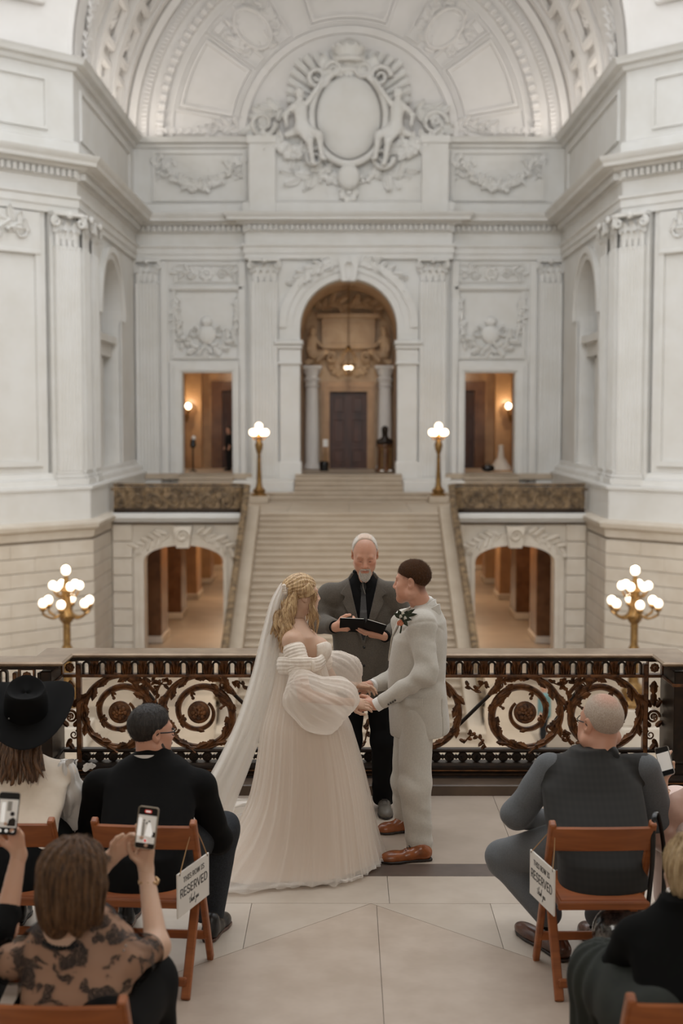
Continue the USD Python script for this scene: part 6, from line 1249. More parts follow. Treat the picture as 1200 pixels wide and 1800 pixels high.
fb = unit([1, .05, 0]); zb = unit(np.array([0, .5, .85]) - fb * (fb @ np.array([0, .5, .85]))); h2 = hand_bones(WL + fb * -.03, np.stack([unit(np.cross(fb, zb)), fb, zb]), -1, (.35, .4, .45, .5), (.4, .3), .08, .9)
make_body(b, hc, hR, [(SR, ER, .05, .038), (ER, WR, .036, .024), (SL, EL, .05, .038), (EL, WL, .036, .024)], [(h1, ER * .3 + WR * .7, .023), (h2, EL * .3 + WL * .7, .023)], 'skin_fair', dict(nose=.9, jaw=.92), dict(flush=.15, lips=(.8, .42, .4), brow=(.6, .48, .38)), hs=.93, neck=(at(517, 1100, 7.57), .05), extra=f_torso, hb=.008)
for s in (-1, 1):
    put(b, 'eyelash', sweep(np.array([hc + np.array([s * (.018 + .008 * k), .093 - .006 * abs(k - 1.2), .004 - .001 * abs(k - 1.5)]) @ hR * .93 for k in range(5)]), [.0015, .0025, .003, .0025, .001], None, 5), 'tie_black', True)
def f_bod(p):
    q = (p - BO.astype(np.float32)) @ BR.T.astype(np.float32); top = 1.268 + np.clip(q[:, 1], -.1, .12) * .28 + .018 * np.cos(q[:, 0] * 42) * (q[:, 1] > .02)
    d = f_torso(p) - .009; return smax(smax(d, p[:, 2] - top, .006), np.abs(q[:, 0]) - np.where(q[:, 1] > .045, .2, np.interp(p[:, 2], [1.15, 1.24], [.19, .125])), .01)
cloth(b, 'bodice', f_bod, (-.72, 7.2, 1.0), (-.02, 7.95, 1.42), 'gown_bodice', .007)
# skirt: an opaque lining and sheer pleated layers over it
SKZ = [1.17, 1.06, .95, .8, .6, .4, .2, .08, .0]
SK = np.array([(-.378, 7.58, .140, .128), (-.370, 7.58, .165, .155), (-.358, 7.58, .205, .195), (-.345, 7.57, .262, .25), (-.330, 7.56, .305, .30), (-.325, 7.55, .345, .345), (-.33, 7.54, .385, .39), (-.34, 7.54, .42, .43), (-.35, 7.53, .45, .46)])
def skirt(scale, amp, seed, nth=420, nz=70, train=1.0, lift=.0):
    g = np.random.default_rng(seed); t = np.linspace(0, 1, nz); z = 1.165 * (1 - t ** 1.0) + lift; R = interp_rows(-z, [-x for x in SKZ], SK)
    th = np.linspace(0, 2 * PI, nth, endpoint=False); TH, Z = np.meshgrid(th, z); k = 1.17 - Z
    fr = [(19, .30), (31, .34), (47, .26), (73, .14), (112, .08)]; rip = sum(a * np.sin(n * TH + g.uniform(0, 6) + .5 * np.sin(3 * TH + g.uniform(0, 6)) + g.uniform(-.6, .6) * k) for n, a in fr)
    dt = np.angle(np.exp(1j * (TH - math.radians(-142)))); tr = train * (np.exp(-(dt / .50) ** 2) * 1.0 + .35 * np.exp(-(np.angle(np.exp(1j * (TH - math.radians(-178)))) / .5) ** 2)) * np.clip((.55 - Z) / .55, 0, 1) ** 2.4
    fl = np.clip(k / 1.1, 0, 1); A = amp * (.25 + .75 * fl) * (1 + .6 * np.clip((.2 - Z) / .2, 0, 1))
    big = .06 * np.sin(5 * TH + seed) * fl ** 2 * R[:, 2:3]
    rr = 1 + big / np.maximum(R[:, 2:3], .1) * .6 + tr * .72
    X = R[:, :1] + (R[:, 2:3] * scale * rr + A * rip) * np.cos(TH); Y = R[:, 1:2] + (R[:, 3:4] * scale * rr + A * rip) * np.sin(TH)
    Zz = Z + .02 * np.sin(9 * TH + seed) * np.clip((.12 - Z) / .12, 0, 1) * (Z > .02) + np.where(Z < .03, .012 + .01 * np.abs(np.sin(11 * TH + seed)), 0)
    Zz = np.maximum(Zz, .006 + .004 * (seed % 3)); v = np.stack([X, Y, Zz], -1).reshape(-1, 3)
    i, j = np.meshgrid(np.arange(nz - 1), np.arange(nth), indexing='ij'); jn = (j + 1) % nth
    return tm(v, np.stack([i * nth + j, (i + 1) * nth + j, (i + 1) * nth + jn, i * nth + jn], -1).reshape(-1, 4))
put(b, 'skirt_lining', skirt(.90, .006, 2, 260, 40, .7, .01), 'gown_lining', True)
for k, (sc, am, sd) in enumerate(((.955, .011, 3), (1.0, .014, 7))): put(b, 'tulle_layer', skirt(sc, am, sd), 'tulle', True)
# gathered band across the upper arm and bust, sheer puffed sleeves
def f_band(p):
    q = p - np.asarray(SR * .62 + ER * .38, np.float32); ax = unit(ER - SR).astype(np.float32); s = q @ ax
    d = chain(p, [SR * .80 + ER * .20, SR * .48 + ER * .52], [.066, .07], .02) + .0018 * np.sin(s * 330 + wob(p, 8, 2) * 4)
    return d
put(b, 'sleeve_band', surface(f_band, np.minimum(SR, ER) - .12, np.maximum(SR, ER) + .12, .005), 'gown_bodice', True)
fi = np.linspace(0, 2 * PI, 61)[:-1]; wide = np.stack([np.cos(fi) * (1 + .10 * np.sin(fi * 13)), np.sin(fi)], 1)
put(b, 'bodice_drape', sweep(catmull([at(491, 1170, 7.44), at(503, 1170, 7.33), at(530, 1170, 7.29), at(556, 1168, 7.37), at(568, 1160, 7.50)], 6), .017, [.05] * 8 + [.047] * 8 + [.042] * 9, prof=wide), 'gown_bodice', True)
put(b, 'sleeve_band', surface(lambda p: chain(p, [SL * .80 + EL * .20, SL * .5 + EL * .5], [.064, .068], .02) + .0018 * np.sin(p[:, 2] * 330 + 3 * wob(p, 8, 2)), np.minimum(SL, EL) - .12, np.maximum(SL, EL) + .12, .006), 'gown_bodice', True)
put(b, 'bow_knot', ico(.02, 2, (.7, .8, 1.7), at(550, 1171, 7.315)), 'gown_bodice', True)
def f_sleeve(p, pts, rs, seed):
    d = chain(p, pts, rs, .09); ax = unit(pts[-1] - pts[0]); u = np.cross(ax, [0, 0, 1.0]); u /= np.linalg.norm(u); w = np.cross(ax, u); q = p - np.asarray(pts[1], np.float32)
    an = np.arctan2(q @ u.astype(np.float32), q @ w.astype(np.float32)); return d + .0035 * np.sin(an * 17 + 3 * wob(p, 5, seed)) + .003 * np.sin(an * 37 + 3 * wob(p, 7, seed + 1)) + .014 * wob(p, 9, seed)
sl1 = [at(524, 1178, 7.32), at(538, 1225, 7.24), at(566, 1246, 7.22), at(596, 1224, 7.28), at(617, 1233, 7.40)]
put(b, 'puff_sleeve', surface(lambda p: f_sleeve(p, sl1, [.055, .105, .115, .085, .032], 3), np.min(sl1, 0) - .2, np.max(sl1, 0) + .2, .009), 'tulle_sleeve', True)
sl2 = [at(566, 1165, 7.72), at(588, 1174, 7.74), at(604, 1182, 7.78), at(624, 1204, 7.76)]
put(b, 'puff_sleeve', surface(lambda p: f_sleeve(p, sl2, [.06, .09, .088, .03], 8), np.min(sl2, 0) - .2, np.max(sl2, 0) + .2, .009), 'tulle_sleeve', True)
# hair: a swept-back crown and long waves
hair_mat('hair_blonde', (140, 102, 64), (222, 190, 144))
def f_hair(p):
    q = (p - hc.astype(np.float32)) @ hR.T.astype(np.float32) / .93; d = ell(q, (0, -.018, .046), (.084, .108, .094)); d = smin(d, ell(q, (0, -.09, .045), (.06, .045, .05)), .03)
    line = np.interp(q[:, 1], [-.2, -.06, -.0, .03, .06, .085, .1], [-.2, -.12, -.05, .01, .045, .066, .085]); an = np.arctan2(q[:, 0], q[:, 2] - .02)
    return smax(d + .0022 * np.sin(an * 24 + q[:, 1] * 40 + 2 * wob(p, 16, 3)), (line - q[:, 2]) * .7, .01) * .93
hb = put(b, 'hair', surface(f_hair, hc - .2, hc + .18, .004), 'hair_blonde', True)
rg = np.random.default_rng(21); locks = []
def lock(p0, p1, waves, amp, r, ph, bow=(0, 0, 0)):
    t = np.linspace(0, 1, 30)[:, None]; P = np.asarray(p0) * (1 - t) + np.asarray(p1) * t + np.asarray(bow) * (4 * t * (1 - t))
    P = P + amp * np.clip(t * 3, 0, 1) * (np.sin(2 * PI * waves * t + ph) * BR[1] + .7 * np.cos(2 * PI * waves * t + ph) * BR[0]); w = r * np.interp(t[:, 0], [0, .15, .7, 1], [.7, 1, .9, .25])
    return P, sweep(P, w, w * .62, 8, (0, -1, .1))
strands_b = []
for k in range(54):
    a = rg.uniform(-2.2, 2.2) ; st = hc + (np.array([.078 * math.sin(a), -.03 - .07 * math.cos(a * .5), rg.uniform(-.03, .03)]) @ hR) * .93
    L = rg.uniform(.2, .31); en = st + BR[0] * math.sin(a) * .045 - fB * (.035 + rg.uniform(0, .05)) + [0, 0, -L]
    P, m = lock(st, en, rg.uniform(1.3, 2.0), rg.uniform(.008, .016), rg.uniform(.010, .016), rg.uniform(0, 6), -fB * .02); locks.append(m)
    for _ in range(9): strands_b.append(P + rg.normal(size=3) * .006 + np.linspace(0, 1, 30)[:, None] * rg.normal(size=3) * .012)
for k in range(12):                                                     # face-framing tendrils
    s = 1 if k < 8 else -1; st = hc + np.array([s * .076, .03 + .008 * (k % 5), .03]) @ hR * .93; en = st + BR[0] * s * .012 + fB * rg.uniform(-.03, .035) + [0, 0, -rg.uniform(.16, .25)]
    P, m = lock(st, en, rg.uniform(1.2, 1.8), .011, rg.uniform(.005, .008), rg.uniform(0, 6)); locks.append(m)
    for _ in range(7): strands_b.append(P + rg.normal(size=3) * .005 + np.linspace(0, 1, 30)[:, None] * rg.normal(size=3) * .012)
for k in range(9):                                                     # strands swept from the temples to the back
    st = hc + np.array([.08, .05 - .004 * k, .035 + .006 * k]) @ hR * .93; en = hc + np.array([.045, -.10, .02 + .004 * k]) @ hR * .93
    P, m = lock(st, en, .5, .003, .011, k, BR[0] * .022 + np.array([0, 0, -.022])); locks.append(m); strands_b += [P + rg.normal(size=3) * .004 for _ in range(8)]
put(b, 'hair_lock', cat(*locks), 'hair_blonde', True, hb, kind='stuff')
curves('hair_strand', hb, strands_b, .0016, 'hair_blonde', b, kind='stuff')
# veil: a long gathered panel from the back of the head to the floor
def veil(pts, widths, seed, folds, lay=0.0, n=60, nu=60, depth=.03):
    P = catmull(pts, 12); n = len(P); W = np.interp(np.linspace(0, 1, n), np.linspace(0, 1, len(widths)), widths); t = np.gradient(P, axis=0); t /= np.linalg.norm(t, axis=1, keepdims=True)
    a = np.cross(t, [0, 1.0, 0]); a /= np.linalg.norm(a, axis=1, keepdims=True); d = np.cross(a, t); u = np.linspace(-1, 1, nu); g = np.random.default_rng(seed); ph = g.uniform(0, 6, 3); tt = np.linspace(0, 1, n)[:, None]
    off = depth * (np.sin(u * folds + ph[0] + tt * 1.2) + .5 * np.sin(u * folds * 2.1 + ph[1] - tt) + .3 * np.sin(u * folds * 3.7 + ph[2]))
    v = P[:, None] + (W[:, None] * u)[..., None] * a[:, None] + (off * (W[:, None] / .1) ** .6 + lay)[..., None] * d[:, None]
    v = v.reshape(-1, 3); v[:, 2] = np.maximum(v[:, 2], .008); i, j = np.meshgrid(np.arange(n - 1), np.arange(nu - 1), indexing='ij'); return tm(v, np.stack([i * nu + j, i * nu + j + 1, (i + 1) * nu + j + 1, (i + 1) * nu + j], -1).reshape(-1, 4))
vp = [at(499, 1030, 7.50), at(489, 1062, 7.52), at(478, 1120, 7.55), at(463, 1190, 7.58), at(440, 1270, 7.60), at(412, 1340, 7.60), at(385, 1398, 7.60), at(372, 1436, 7.62)]
vl = put(b, 'veil', cat(veil(vp, [.028, .05, .066, .072, .082, .095, .11, .12], 2, 4.2, depth=.022), veil(vp, [.024, .045, .06, .066, .076, .088, .10, .11], 5, 5.3, .035, depth=.02)), 'tulle_veil', True)
put(b, 'veil_end', veil([at(388, 1440, 7.75), at(420, 1432, 7.90), at(462, 1420, 8.0)], [.12, .1, .06], 8, 12, 0, depth=.02), 'tulle_veil', True, vl)
put(b, 'veil_comb', cat(*[ico(.013, 1, t=at(499 + .8 * k, 1030 + 4 * k, 7.50)) for k in range(4)]), 'gown_bodice', True, vl)
# ================================================================== folding chairs
def chair_parts(t):
    W = .225
    def bar(a, b, w, d, m='chair_wood'):
        P = np.array([a, b], float); ax = unit(P[1] - P[0]); x = np.array([1.0, 0, 0]); y = np.cross(ax, x)
        q = bx(-w / 2, w / 2, -d / 2, d / 2, 0, np.linalg.norm(P[1] - P[0]), .006); v = q.vertices; return trimesh.Trimesh(P[0] + v[:, :1] * x + v[:, 1:2] * y * -1 + v[:, 2:] * ax, q.faces, process=False)
    for s in (-1, 1):
        obj('back_post', bar((s * W, .24, 0), (s * W, -.165, .80), .03, .04), 'chair_wood', t, smooth=30)
        obj('rear_leg', bar((s * (W - .03), -.22, 0), (s * (W - .036), .12, .43), .042, .026), 'chair_wood', t, smooth=30)
        obj('bolt', ico(.009, 1, (.6, 1, 1), (s * (W + .014), .02, .435)), 'steel', t, smooth=True)
    n = 14; x = np.linspace(-W, W, n); dy = -.028 * (1 - (x / W) ** 2); V = []
    for yy, zz in ((-.014, .655), (-.014, .772), (.0, .78), (.012, .772), (.012, .655), (0, .648)): V.append(np.stack([x, -.125 - (zz - .7) * .5 + dy + yy, np.full(n, zz) + .006 * (1 - (x / W) ** 2)], 1))
    V = np.stack(V, 1).reshape(-1, 3); f = [[k * 6 + c, k * 6 + (c + 1) % 6, (k + 1) * 6 + (c + 1) % 6, (k + 1) * 6 + c] for k in range(n - 1) for c in range(6)]
    obj('back_slat', tm(V, f), 'chair_wood', t, smooth=40)
    obj('seat', bx(-W + .03, W - .03, -.2, .19, .435, .455, .008), 'chair_seat', t); 
    for y in (-.205, .195): obj('seat_rail', bx(-W + .02, W - .02, y - .012, y + .012, .415, .45, .005), 'chair_wood', t)
    for s in (-1, 1): obj('seat_rail', bx(s * (W - .035) - .01, s * (W - .035) + .01, -.2, .19, .415, .45, .004), 'chair_wood', t)
    obj('stretcher', bx(-W, W, .145, .17, .13, .17, .006), 'chair_wood', t); obj('stretcher', bx(-W + .03, W - .03, -.2, -.175, .05, .09, .006), 'chair_wood', t)
def chair(x, y, rz, label):
    t = thing('folding_chair', label, 'chair', (x, y, 0), rz, group='wooden folding chairs'); chair_parts(t); return t
c0 = chair(1.03, 5.90, .02, 'wooden folding chair under the bald guest in grey')
for x, y, rz, lb in ((-1.01, 5.92, -.08, 'wooden folding chair under the man in black'), (-1.66, 5.95, -.05, 'wooden folding chair under the guest in the black hat, at left'), (-1.03, 4.12, -.03, 'wooden folding chair at bottom left, behind the woman filming'), (.995, 4.14, .03, 'wooden folding chair at bottom right, behind the blonde guest'), (1.78, 5.93, .0, 'wooden folding chair under the guest in pink')):
    dup(c0, (x, y, 0), rz, lb)
# ---- the two hanging signs
def script_line(pts, w): return sweep(catmull(pts, 6), w, w * .6, 5, (0, -1, 0))
def sign(A, B, z0, z1, label, hook):
    """Board from corner A (left, x y) to B (right), between heights z0 and z1; hook: where the twine hangs."""
    A, B = np.array([*A, 0.]), np.array([*B, 0.]); W = np.linalg.norm(B - A); rz = math.atan2(B[1] - A[1], B[0] - A[0]); c = (A + B) / 2; H = z1 - z0
    t = thing('hanging_sign', label, 'sign', (c[0], c[1], z0), rz)
    obj('board', bx(-W / 2, W / 2, -.004, .004, 0, H, .002), 'sign_white', t, smooth=False)
    def txt(s, h, z, wmax, bold=False, squeeze=1.0):
        m = meshkit.text_mesh(s, h, .0012, bold); v = m.vertices; x0, x1 = v[:, 0].min(), v[:, 0].max(); k = wmax / (x1 - x0)
        obj('lettering', trimesh.Trimesh(np.stack([(v[:, 0] - (x0 + x1) / 2) * k, -.0042 - v[:, 2], z + v[:, 1]], 1), m.faces, process=False), 'ink', t, smooth=False)
    txt('THIS ROW IS', H * .12, H * .73, W * .66); txt('RESERVED', H * .2, H * .42, W * .86)
    # "thank you" in a flowing hand
    g = {'t': [(0, 1.6), (.05, .2), (.25, 0), (.45, .25)], 'h': [(0, 0), (.12, 1.8), (.3, 2.0), (.12, .4), (.3, .9), (.45, .7), (.45, .1), (.65, .1)], 'a': [(.45, .8), (.15, .85), (0, .4), (.2, 0), (.42, .5), (.45, .1), (.65, .15)], 'n': [(0, .8), (.08, 0), (.2, .75), (.4, .75), (.42, .1), (.62, .15)], 'k': [(0, 0), (.15, 1.9), (.28, 1.7), (.1, .3), (.4, .85), (.2, .5), (.45, 0), (.65, .1)], 'y': [(0, .8), (.15, .2), (.4, .8), (.25, -.7), (0, -1.0), (.1, -.5), (.55, .2)], 'o': [(.3, .8), (.05, .5), (.15, 0), (.4, .2), (.35, .75), (.6, .6)], 'u': [(0, .8), (.08, .1), (.3, .1), (.42, .8), (.45, .1), (.7, .3)]}
    x = 0; ms = []; u = H * .085
    for ch in 'thank you':
        if ch == ' ': x += .5; continue
        ms.append(script_line([(x * u + a * u + b * u * .18, 0, b * u) for a, b in g[ch]], .0011))
        if ch == 't': ms.append(script_line([(x * u - .25 * u, 0, 1.15 * u), (x * u + .5 * u, 0, 1.3 * u)], .001))
        x += .62
    obj('lettering', mv(cat(*ms), (-x * u / 2, -.0046, H * .17)), 'ink', t, smooth=True)
    R = np.array([[math.cos(rz), -math.sin(rz)], [math.sin(rz), math.cos(rz)]]); hk = np.array(hook) - [c[0], c[1], z0]; hk[:2] = R.T @ hk[:2]
    for s in (-1, 1):
        a = np.array([s * W * .44, -.004, H - .008]); obj('twine', sweep(catmull([a, a * .55 + hk * .45 + [s * .006, 0, -.004], hk], 6), .0022, .0022, 6), 'twine', t)
        obj('eyelet', mv(lathe([(.002, -.005), (.005, -.005), (.005, .005), (.002, .005)], 10), a + [0, .004, 0], 0, PI / 2), 'ink', t)
sA, sB = at(311, 1553, 5.60), at(366, 1507, 5.90); sign(sA[:2], sB[:2], .405, .605, 'white sign reading this row is reserved, hung on the chair of the man in black', (sB[0] - .055, 5.80, .775))
sA, sB = at(932, 1536, 5.95), at(975, 1530, 5.66); sign(sA[:2], sB[:2], .395, .605, 'white sign reading this row is reserved, hung on the chair of the bald guest', ((sA[0] + sB[0]) / 2 + .05, 5.77, .775))

# ================================================================== seated guests
def seated(label, base, skin='skin'):
    return thing('person', label, 'person', (*base, 0))
def limb(p, pts, rs, k=.03, amp=.004, seed=0):
    d = chain(p, pts, rs, k)
    for q, nx in zip(pts[1:-1], pts[2:]): d += crease(p, q, unit(np.asarray(nx) - pts[0]), .1, 60, amp)
    return d
def neck_ring(p, N, r):
    """A standing jacket collar, higher at the nape."""
    d = rcone(p, N - [0, 0, .09], N - [0, 0, .0], r * 1.12, r); return smax(d, p[:, 2] - (N[2] - .012 - 1.2 * np.maximum(p[:, 1] - N[1] - .0, -.03)), .008)
def glasses(t, hc, hR, hs, m='black_plastic'):
    W = lambda q: hc + np.array(q) @ hR * hs; ms = []
    for s in (-1, 1):
        a = np.linspace(0, 2 * PI, 22); ms.append(sweep(np.array([W((s * .033 + .024 * math.cos(x), .101 - .006 * abs(math.cos(x)) , .0 + .017 * math.sin(x))) for x in a]), .0024, None, 6))
        ms.append(sweep(np.array([W((s * .058, .097, .006)), W((s * .082, .05, .01)), W((s * .083, .0, .012)), W((s * .081, -.02, -.004))]), .0024, .0034, 6))
    ms.append(sweep(np.array([W((-.01, .107, .004)), W((0, .11, .006)), W((.01, .107, .004))]), .0024, None, 6))
    g = put(t, 'glasses', cat(*ms), m, True); return g
# ---- the man in black
mat('suit_black', (9, 8, 8), rough=.9, rgb2=(12, 11, 10), vscale=60, bump=.2, bscale=300, spec=.2); mat('denim', (38, 42, 48), rough=.85, rgb2=(26, 29, 34), vscale=120, bump=.4, bscale=350)
hair_mat('hair_salt', (22, 18, 16), (58, 52, 47), .55, 30); mat('beard_grey', (92, 84, 76), rough=.8, rgb2=(50, 44, 40), vscale=200, bump=.6, bscale=300)
m = seated('bearded man in a black suit and glasses, seated second from left in the front row', (-1.05, 6.2))
hc = at(266, 1287, 6.32); hR = head_frame((.82, .57), .05); SL, SR = at(176, 1384, 6.30), at(350, 1384, 6.28); N = at(262, 1342, 6.30); mid = (SL + SR) / 2
ER, WR = at(384, 1476, 6.40), at(352, 1500, 6.62); EL, WL = at(152, 1476, 6.40), at(190, 1500, 6.62)
pel = np.array([-1.05, 6.12, .54]); hipR, kR, aR = np.array([-.93, 6.2, .53]), np.array([-.74, 6.58, .50]), at(366, 1622, 6.50); hipL, kL, aL = np.array([-1.17, 6.2, .53]), np.array([-1.25, 6.62, .5]), np.array([-1.24, 6.6, .08])
hr_ = hand_bones(WR, np.stack([unit(np.cross([0, 1, -.2], [0, .2, 1])), unit([0, 1, -.2]), unit([0, .2, 1])]), 1); hl_ = hand_bones(WL, np.stack([-unit(np.cross([0, 1, -.2], [0, .2, 1])) * -1, unit([0, 1, -.2]), unit([0, .2, 1])]), -1)
make_body(m, hc, hR, [(mid - [0, 0, .12], pel, .06, .06), (SL, EL, .05, .04), (EL, WL, .04, .028), (SR, ER, .05, .04), (ER, WR, .04, .028), (hipL, kL, .08, .05), (kL, aL, .05, .036), (hipR, kR, .08, .05), (kR, aR, .05, .036)], [(hr_, ER * .3 + WR * .7, .027), (hl_, EL * .3 + WL * .7, .027)], 'skin_red', dict(fat=.008), dict(flush=.2), hs=1.02, neck=(N - [0, 0, .02], .062))
def hair_cap(hc, hR, hs, line_pts, th, mname, t, seed=3, grain=.0012, h=.0035, crown=None):
    def f(p):
        q = (p - hc.astype(np.float32)) @ hR.T.astype(np.float32) / hs; c = ell(q, (0, -.014, .042), (.0775, .0995, .0885)); ln = np.interp(q[:, 1], *line_pts)
        d = smax(c - th * np.clip((q[:, 2] - ln) / .04, .0, 1) + .0006 + grain * wob(p, (120, 120, 50), seed), ln - q[:, 2], .006) * hs
        return d
    if crown:                                                          # thin on top: the scalp's colour shows through
        m_ = surface(f, hc - .17, hc + .17, h); q = (np.asarray(m_.vertices) - hc) @ hR.T / hs; w = (np.clip(1.45 - np.linalg.norm((q - np.array((0, -.045, .125))) / [.05, .058, .045], axis=1), 0, 1) ** .8)[:, None]
        o = np.array([float(v) for v in t.GetAttribute('xformOp:translate').Get()]); hp = obj('hair', mv(m_, -o), mname, t, color=(1 - w) + w * np.array(crown)); hair_mat('hair_thin_strand', (180, 166, 150), (214, 202, 188), .5); fuzz(t, hp, f, hc, hc - .17, hc + .17, 3600, .007, .0006, 'hair_thin_strand', hR[1] * -.3 + np.array([0, 0, -.5]), 9, lambda P: np.linalg.norm(((P - hc) @ hR.T / hs - np.array((0, -.045, .125))) / [.05, .058, .045], axis=1) > .8); return hp
    hp = cloth(t, 'hair', f, hc - .17, hc + .17, mname, h); fuzz(t, hp, f, hc, hc - .17, hc + .17, 2800, .011, .0009, mname, hR[1] * -.3 + np.array([0, 0, -.5]), 9); return hp
hair_cap(hc, hR, 1.02, ([-.12, -.07, -.03, .0, .03, .05, .07, .09], [-.098, -.092, -.06, .01, .028, .04, .06, .07]), .010, 'hair_salt', m)
glasses(m, hc, hR, 1.02)
def f_beard(p):
    q = (p - hc.astype(np.float32)) @ hR.T.astype(np.float32) / 1.02; d = ell(q, (0, .07, -.12), (.045, .042, .055))
    for s in (-1, 1): d = smin(d, rcone(q, (s * .066, .02, -.05), (s * .045, .055, -.1), .013, .026), .03)
    d = smin(d, rcone(q, (-.03, .092, -.055), (.03, .092, -.055), .008, .008), .01)
    return d + .0035 * wob(p, (90, 90, 30), 6)
cloth(m, 'beard', f_beard, hc - .2, hc + .16, 'beard_grey', .004)
TO = np.array([-1.06, 6.22, 0]); TR = np.eye(3)
rows = [(.445, 0, -.28, .20, .175), (.58, 0, -.21, .198, .17), (.70, 0, -.09, .222, .155), (.84, 0, .03, .225, .135), (.92, 0, .075, .17, .11), (.965, 0, .09, .09, .085), (1.0, 0, .095, .068, .066)]
def f_jk(p):
    d = loft(p, TO, TR, rows, 2.4); d = smin(d, np.minimum(rcone(p, N - [0, 0, .085], SL, .06, .078), rcone(p, N - [0, 0, .085], SR, .06, .078)), .05)
    for S, E, W in ((SL, EL, WL), (SR, ER, WR)): d = smin(d, limb(p, [S, E, W], [.08, .066, .05], .03, .005), .045)
    d = smin(d, neck_ring(p, N, .079), .015); return d + .004 * wob(p, (7, 7, 5), 31)
cloth(m, 'jacket', f_jk, (-1.6, 5.65, .42), (-.5, 6.8, 1.04), 'suit_black', .009)
put(m, 'shirt_collar', collar(N - [0, -.002, .0], TR, .073, .05, .004, .02, gap=.9), 'white_cotton', 60)
cloth(m, 'trousers', lambda p: smin(limb(p, [hipR, kR, aR - [0, 0, .02]], [.105, .08, .068], .03, .006), limb(p, [hipL, kL, aL], [.105, .08, .068], .03, .006), .03), (-1.5, 6.0, .05), (-.5, 6.8, .72), 'denim', .009)
shoe(m, 'shoe', (-.80, 6.33), (-.735, 6.62), 'leather_black', 'leather_brown', tall=.02); shoe(m, 'shoe', (-1.24, 6.5), (-1.24, 6.8), 'leather_black', 'leather_brown', tall=.02)
# ---- the bald man in grey
mat('suit_slate', (94, 96, 98), rough=.85, rgb2=(85, 87, 89), vscale=140, bump=.1, bscale=420, sheen=.1); mat('waistcoat_check', (62, 58, 52), rough=.85, rgb2=(52, 49, 44), vscale=90, bump=.2, bscale=400, sheen=.15); mat('hair_thin', (194, 178, 162), rough=.6, rgb2=(170, 150, 133), vscale=200, bump=.3, bscale=300, vcol='tint')
q_ = {'tc': ('texture_coordinate', {}), 'w1': ('wave_texture', dict(wave_type='bands', bands_direction='x', scale=11.0)), 'w2': ('wave_texture', dict(wave_type='bands', bands_direction='z', scale=11.0)), 'mx': ('mix', dict(mix_type='mix', fac=.5)), 'r': ('rgb_ramp', {'ramp': [(0, lin((26, 24, 21))), (.5, lin((30, 28, 24))), (1, lin((34, 32, 28)))]}), 'p': ('principled_bsdf', dict(roughness=.85, sheen_weight=.05))}
MATS['suit_check'] = usdkit.material(stage, '/World/Looks/suit_check', q_, [('tc.object', 'w1.vector'), ('tc.object', 'w2.vector'), ('w1.color', 'mx.color1'), ('w2.color', 'mx.color2'), ('mx.color', 'r.fac'), ('r.color', 'p.base_color')], surface='p.BSDF')  # darker than the sleeves: shade on the jacket back put into its colour
m = seated('bald man in a grey checked jacket and glasses, seated at right in the front row', (1.1, 6.25))
hc = at(1056, 1272, 6.40); hR = head_frame((-.42, .90), -.02, .0); N = at(1052, 1330, 6.36); SL, SR = at(966, 1354, 6.34), at(1130, 1354, 6.34); mid = (SL + SR) / 2
EL, WL = at(908, 1432, 6.34), at(950, 1440, 6.62); ER, WR = at(1160, 1440, 6.40), at(1120, 1450, 6.66)
pel = np.array([1.08, 6.1, .54]); hipL, kL, aL = np.array([.95, 6.22, .54]), at(886, 1508, 6.55), at(962, 1612, 6.28); hipR, kR, aR = np.array([1.2, 6.22, .54]), np.array([1.3, 6.62, .5]), at(1052, 1614, 6.32)
hl_ = hand_bones(WL, np.stack([unit(np.cross([.3, 1, -.2], [0, .2, 1])), unit([.3, 1, -.2]), unit([0, .2, 1])]), -1)
make_body(m, hc, hR, [(mid - [0, 0, .12], pel, .06, .06), (SL, EL, .05, .04), (EL, WL, .04, .028), (SR, ER, .05, .04), (ER, WR, .04, .028), (hipL, kL, .085, .055), (kL, aL, .052, .036), (hipR, kR, .085, .055), (kR, aR, .052, .036)], [(hl_, EL * .3 + WL * .7, .028)], 'skin_red', dict(fat=.016, jaw=1.1), dict(flush=.4), hs=1.15, neck=(N - [0, 0, .02], .08), bald=lambda q, c: c * (1 - .45 * np.clip(1.3 - np.linalg.norm((q - [0, -.05, .12]) / [.05, .05, .05], axis=1), 0, 1)[:, None] * np.array([.12, .42, .5])))
cloth(m, 'neck_fold', lambda p: smin(rcone(p, N + [-.05, -.02, .015], N + [.05, -.025, .02], .044, .044), rcone(p, N + [-.05, -.02, -.015], N + [.05, -.025, -.01], .05, .05), .01), N - .14, N + .14, 'skin_red', .005)
hair_cap(hc, hR, 1.15, ([-.13, -.09, -.06, -.03, -.01, .03, .06], [-.085, -.08, -.06, -.01, .005, .03, .2]), .0028, 'hair_thin', m, grain=.0006, crown=(1.02, .70, .60))
glasses(m, hc, hR, 1.15)
TO = np.array([1.08, 6.20, 0])
rows = [(.445, 0, -.27, .205, .18), (.56, 0, -.21, .205, .185), (.68, 0, -.09, .24, .185), (.82, 0, .06, .24, .155), (.90, 0, .11, .18, .12), (.95, 0, .135, .105, .095), (.985, 0, .15, .085, .08)]
def f_jk(p, inner=False):
    d = loft(p, TO, TR, rows, 2.4); d = smin(d, np.minimum(rcone(p, N - [0, 0, .06], SL, .065, .084), rcone(p, N - [0, 0, .06], SR, .065, .084)), .05)
    d = smin(d, neck_ring(p, N, .088), .015); d += .005 * wob(p, (5, 5, 9), 41) + crease(p, TO + [0, -.1, .56], (.15, 0, 1), .2, 45, .003); return d
def f_sl(S, E, W): return lambda p: limb(p, [S, E, W], [.086, .072, .056], .03, .006) + crease(p, S * .5 + E * .5, unit(E - S), .08, 50, .004) + .003 * wob(p, (9, 9, 9), 4)
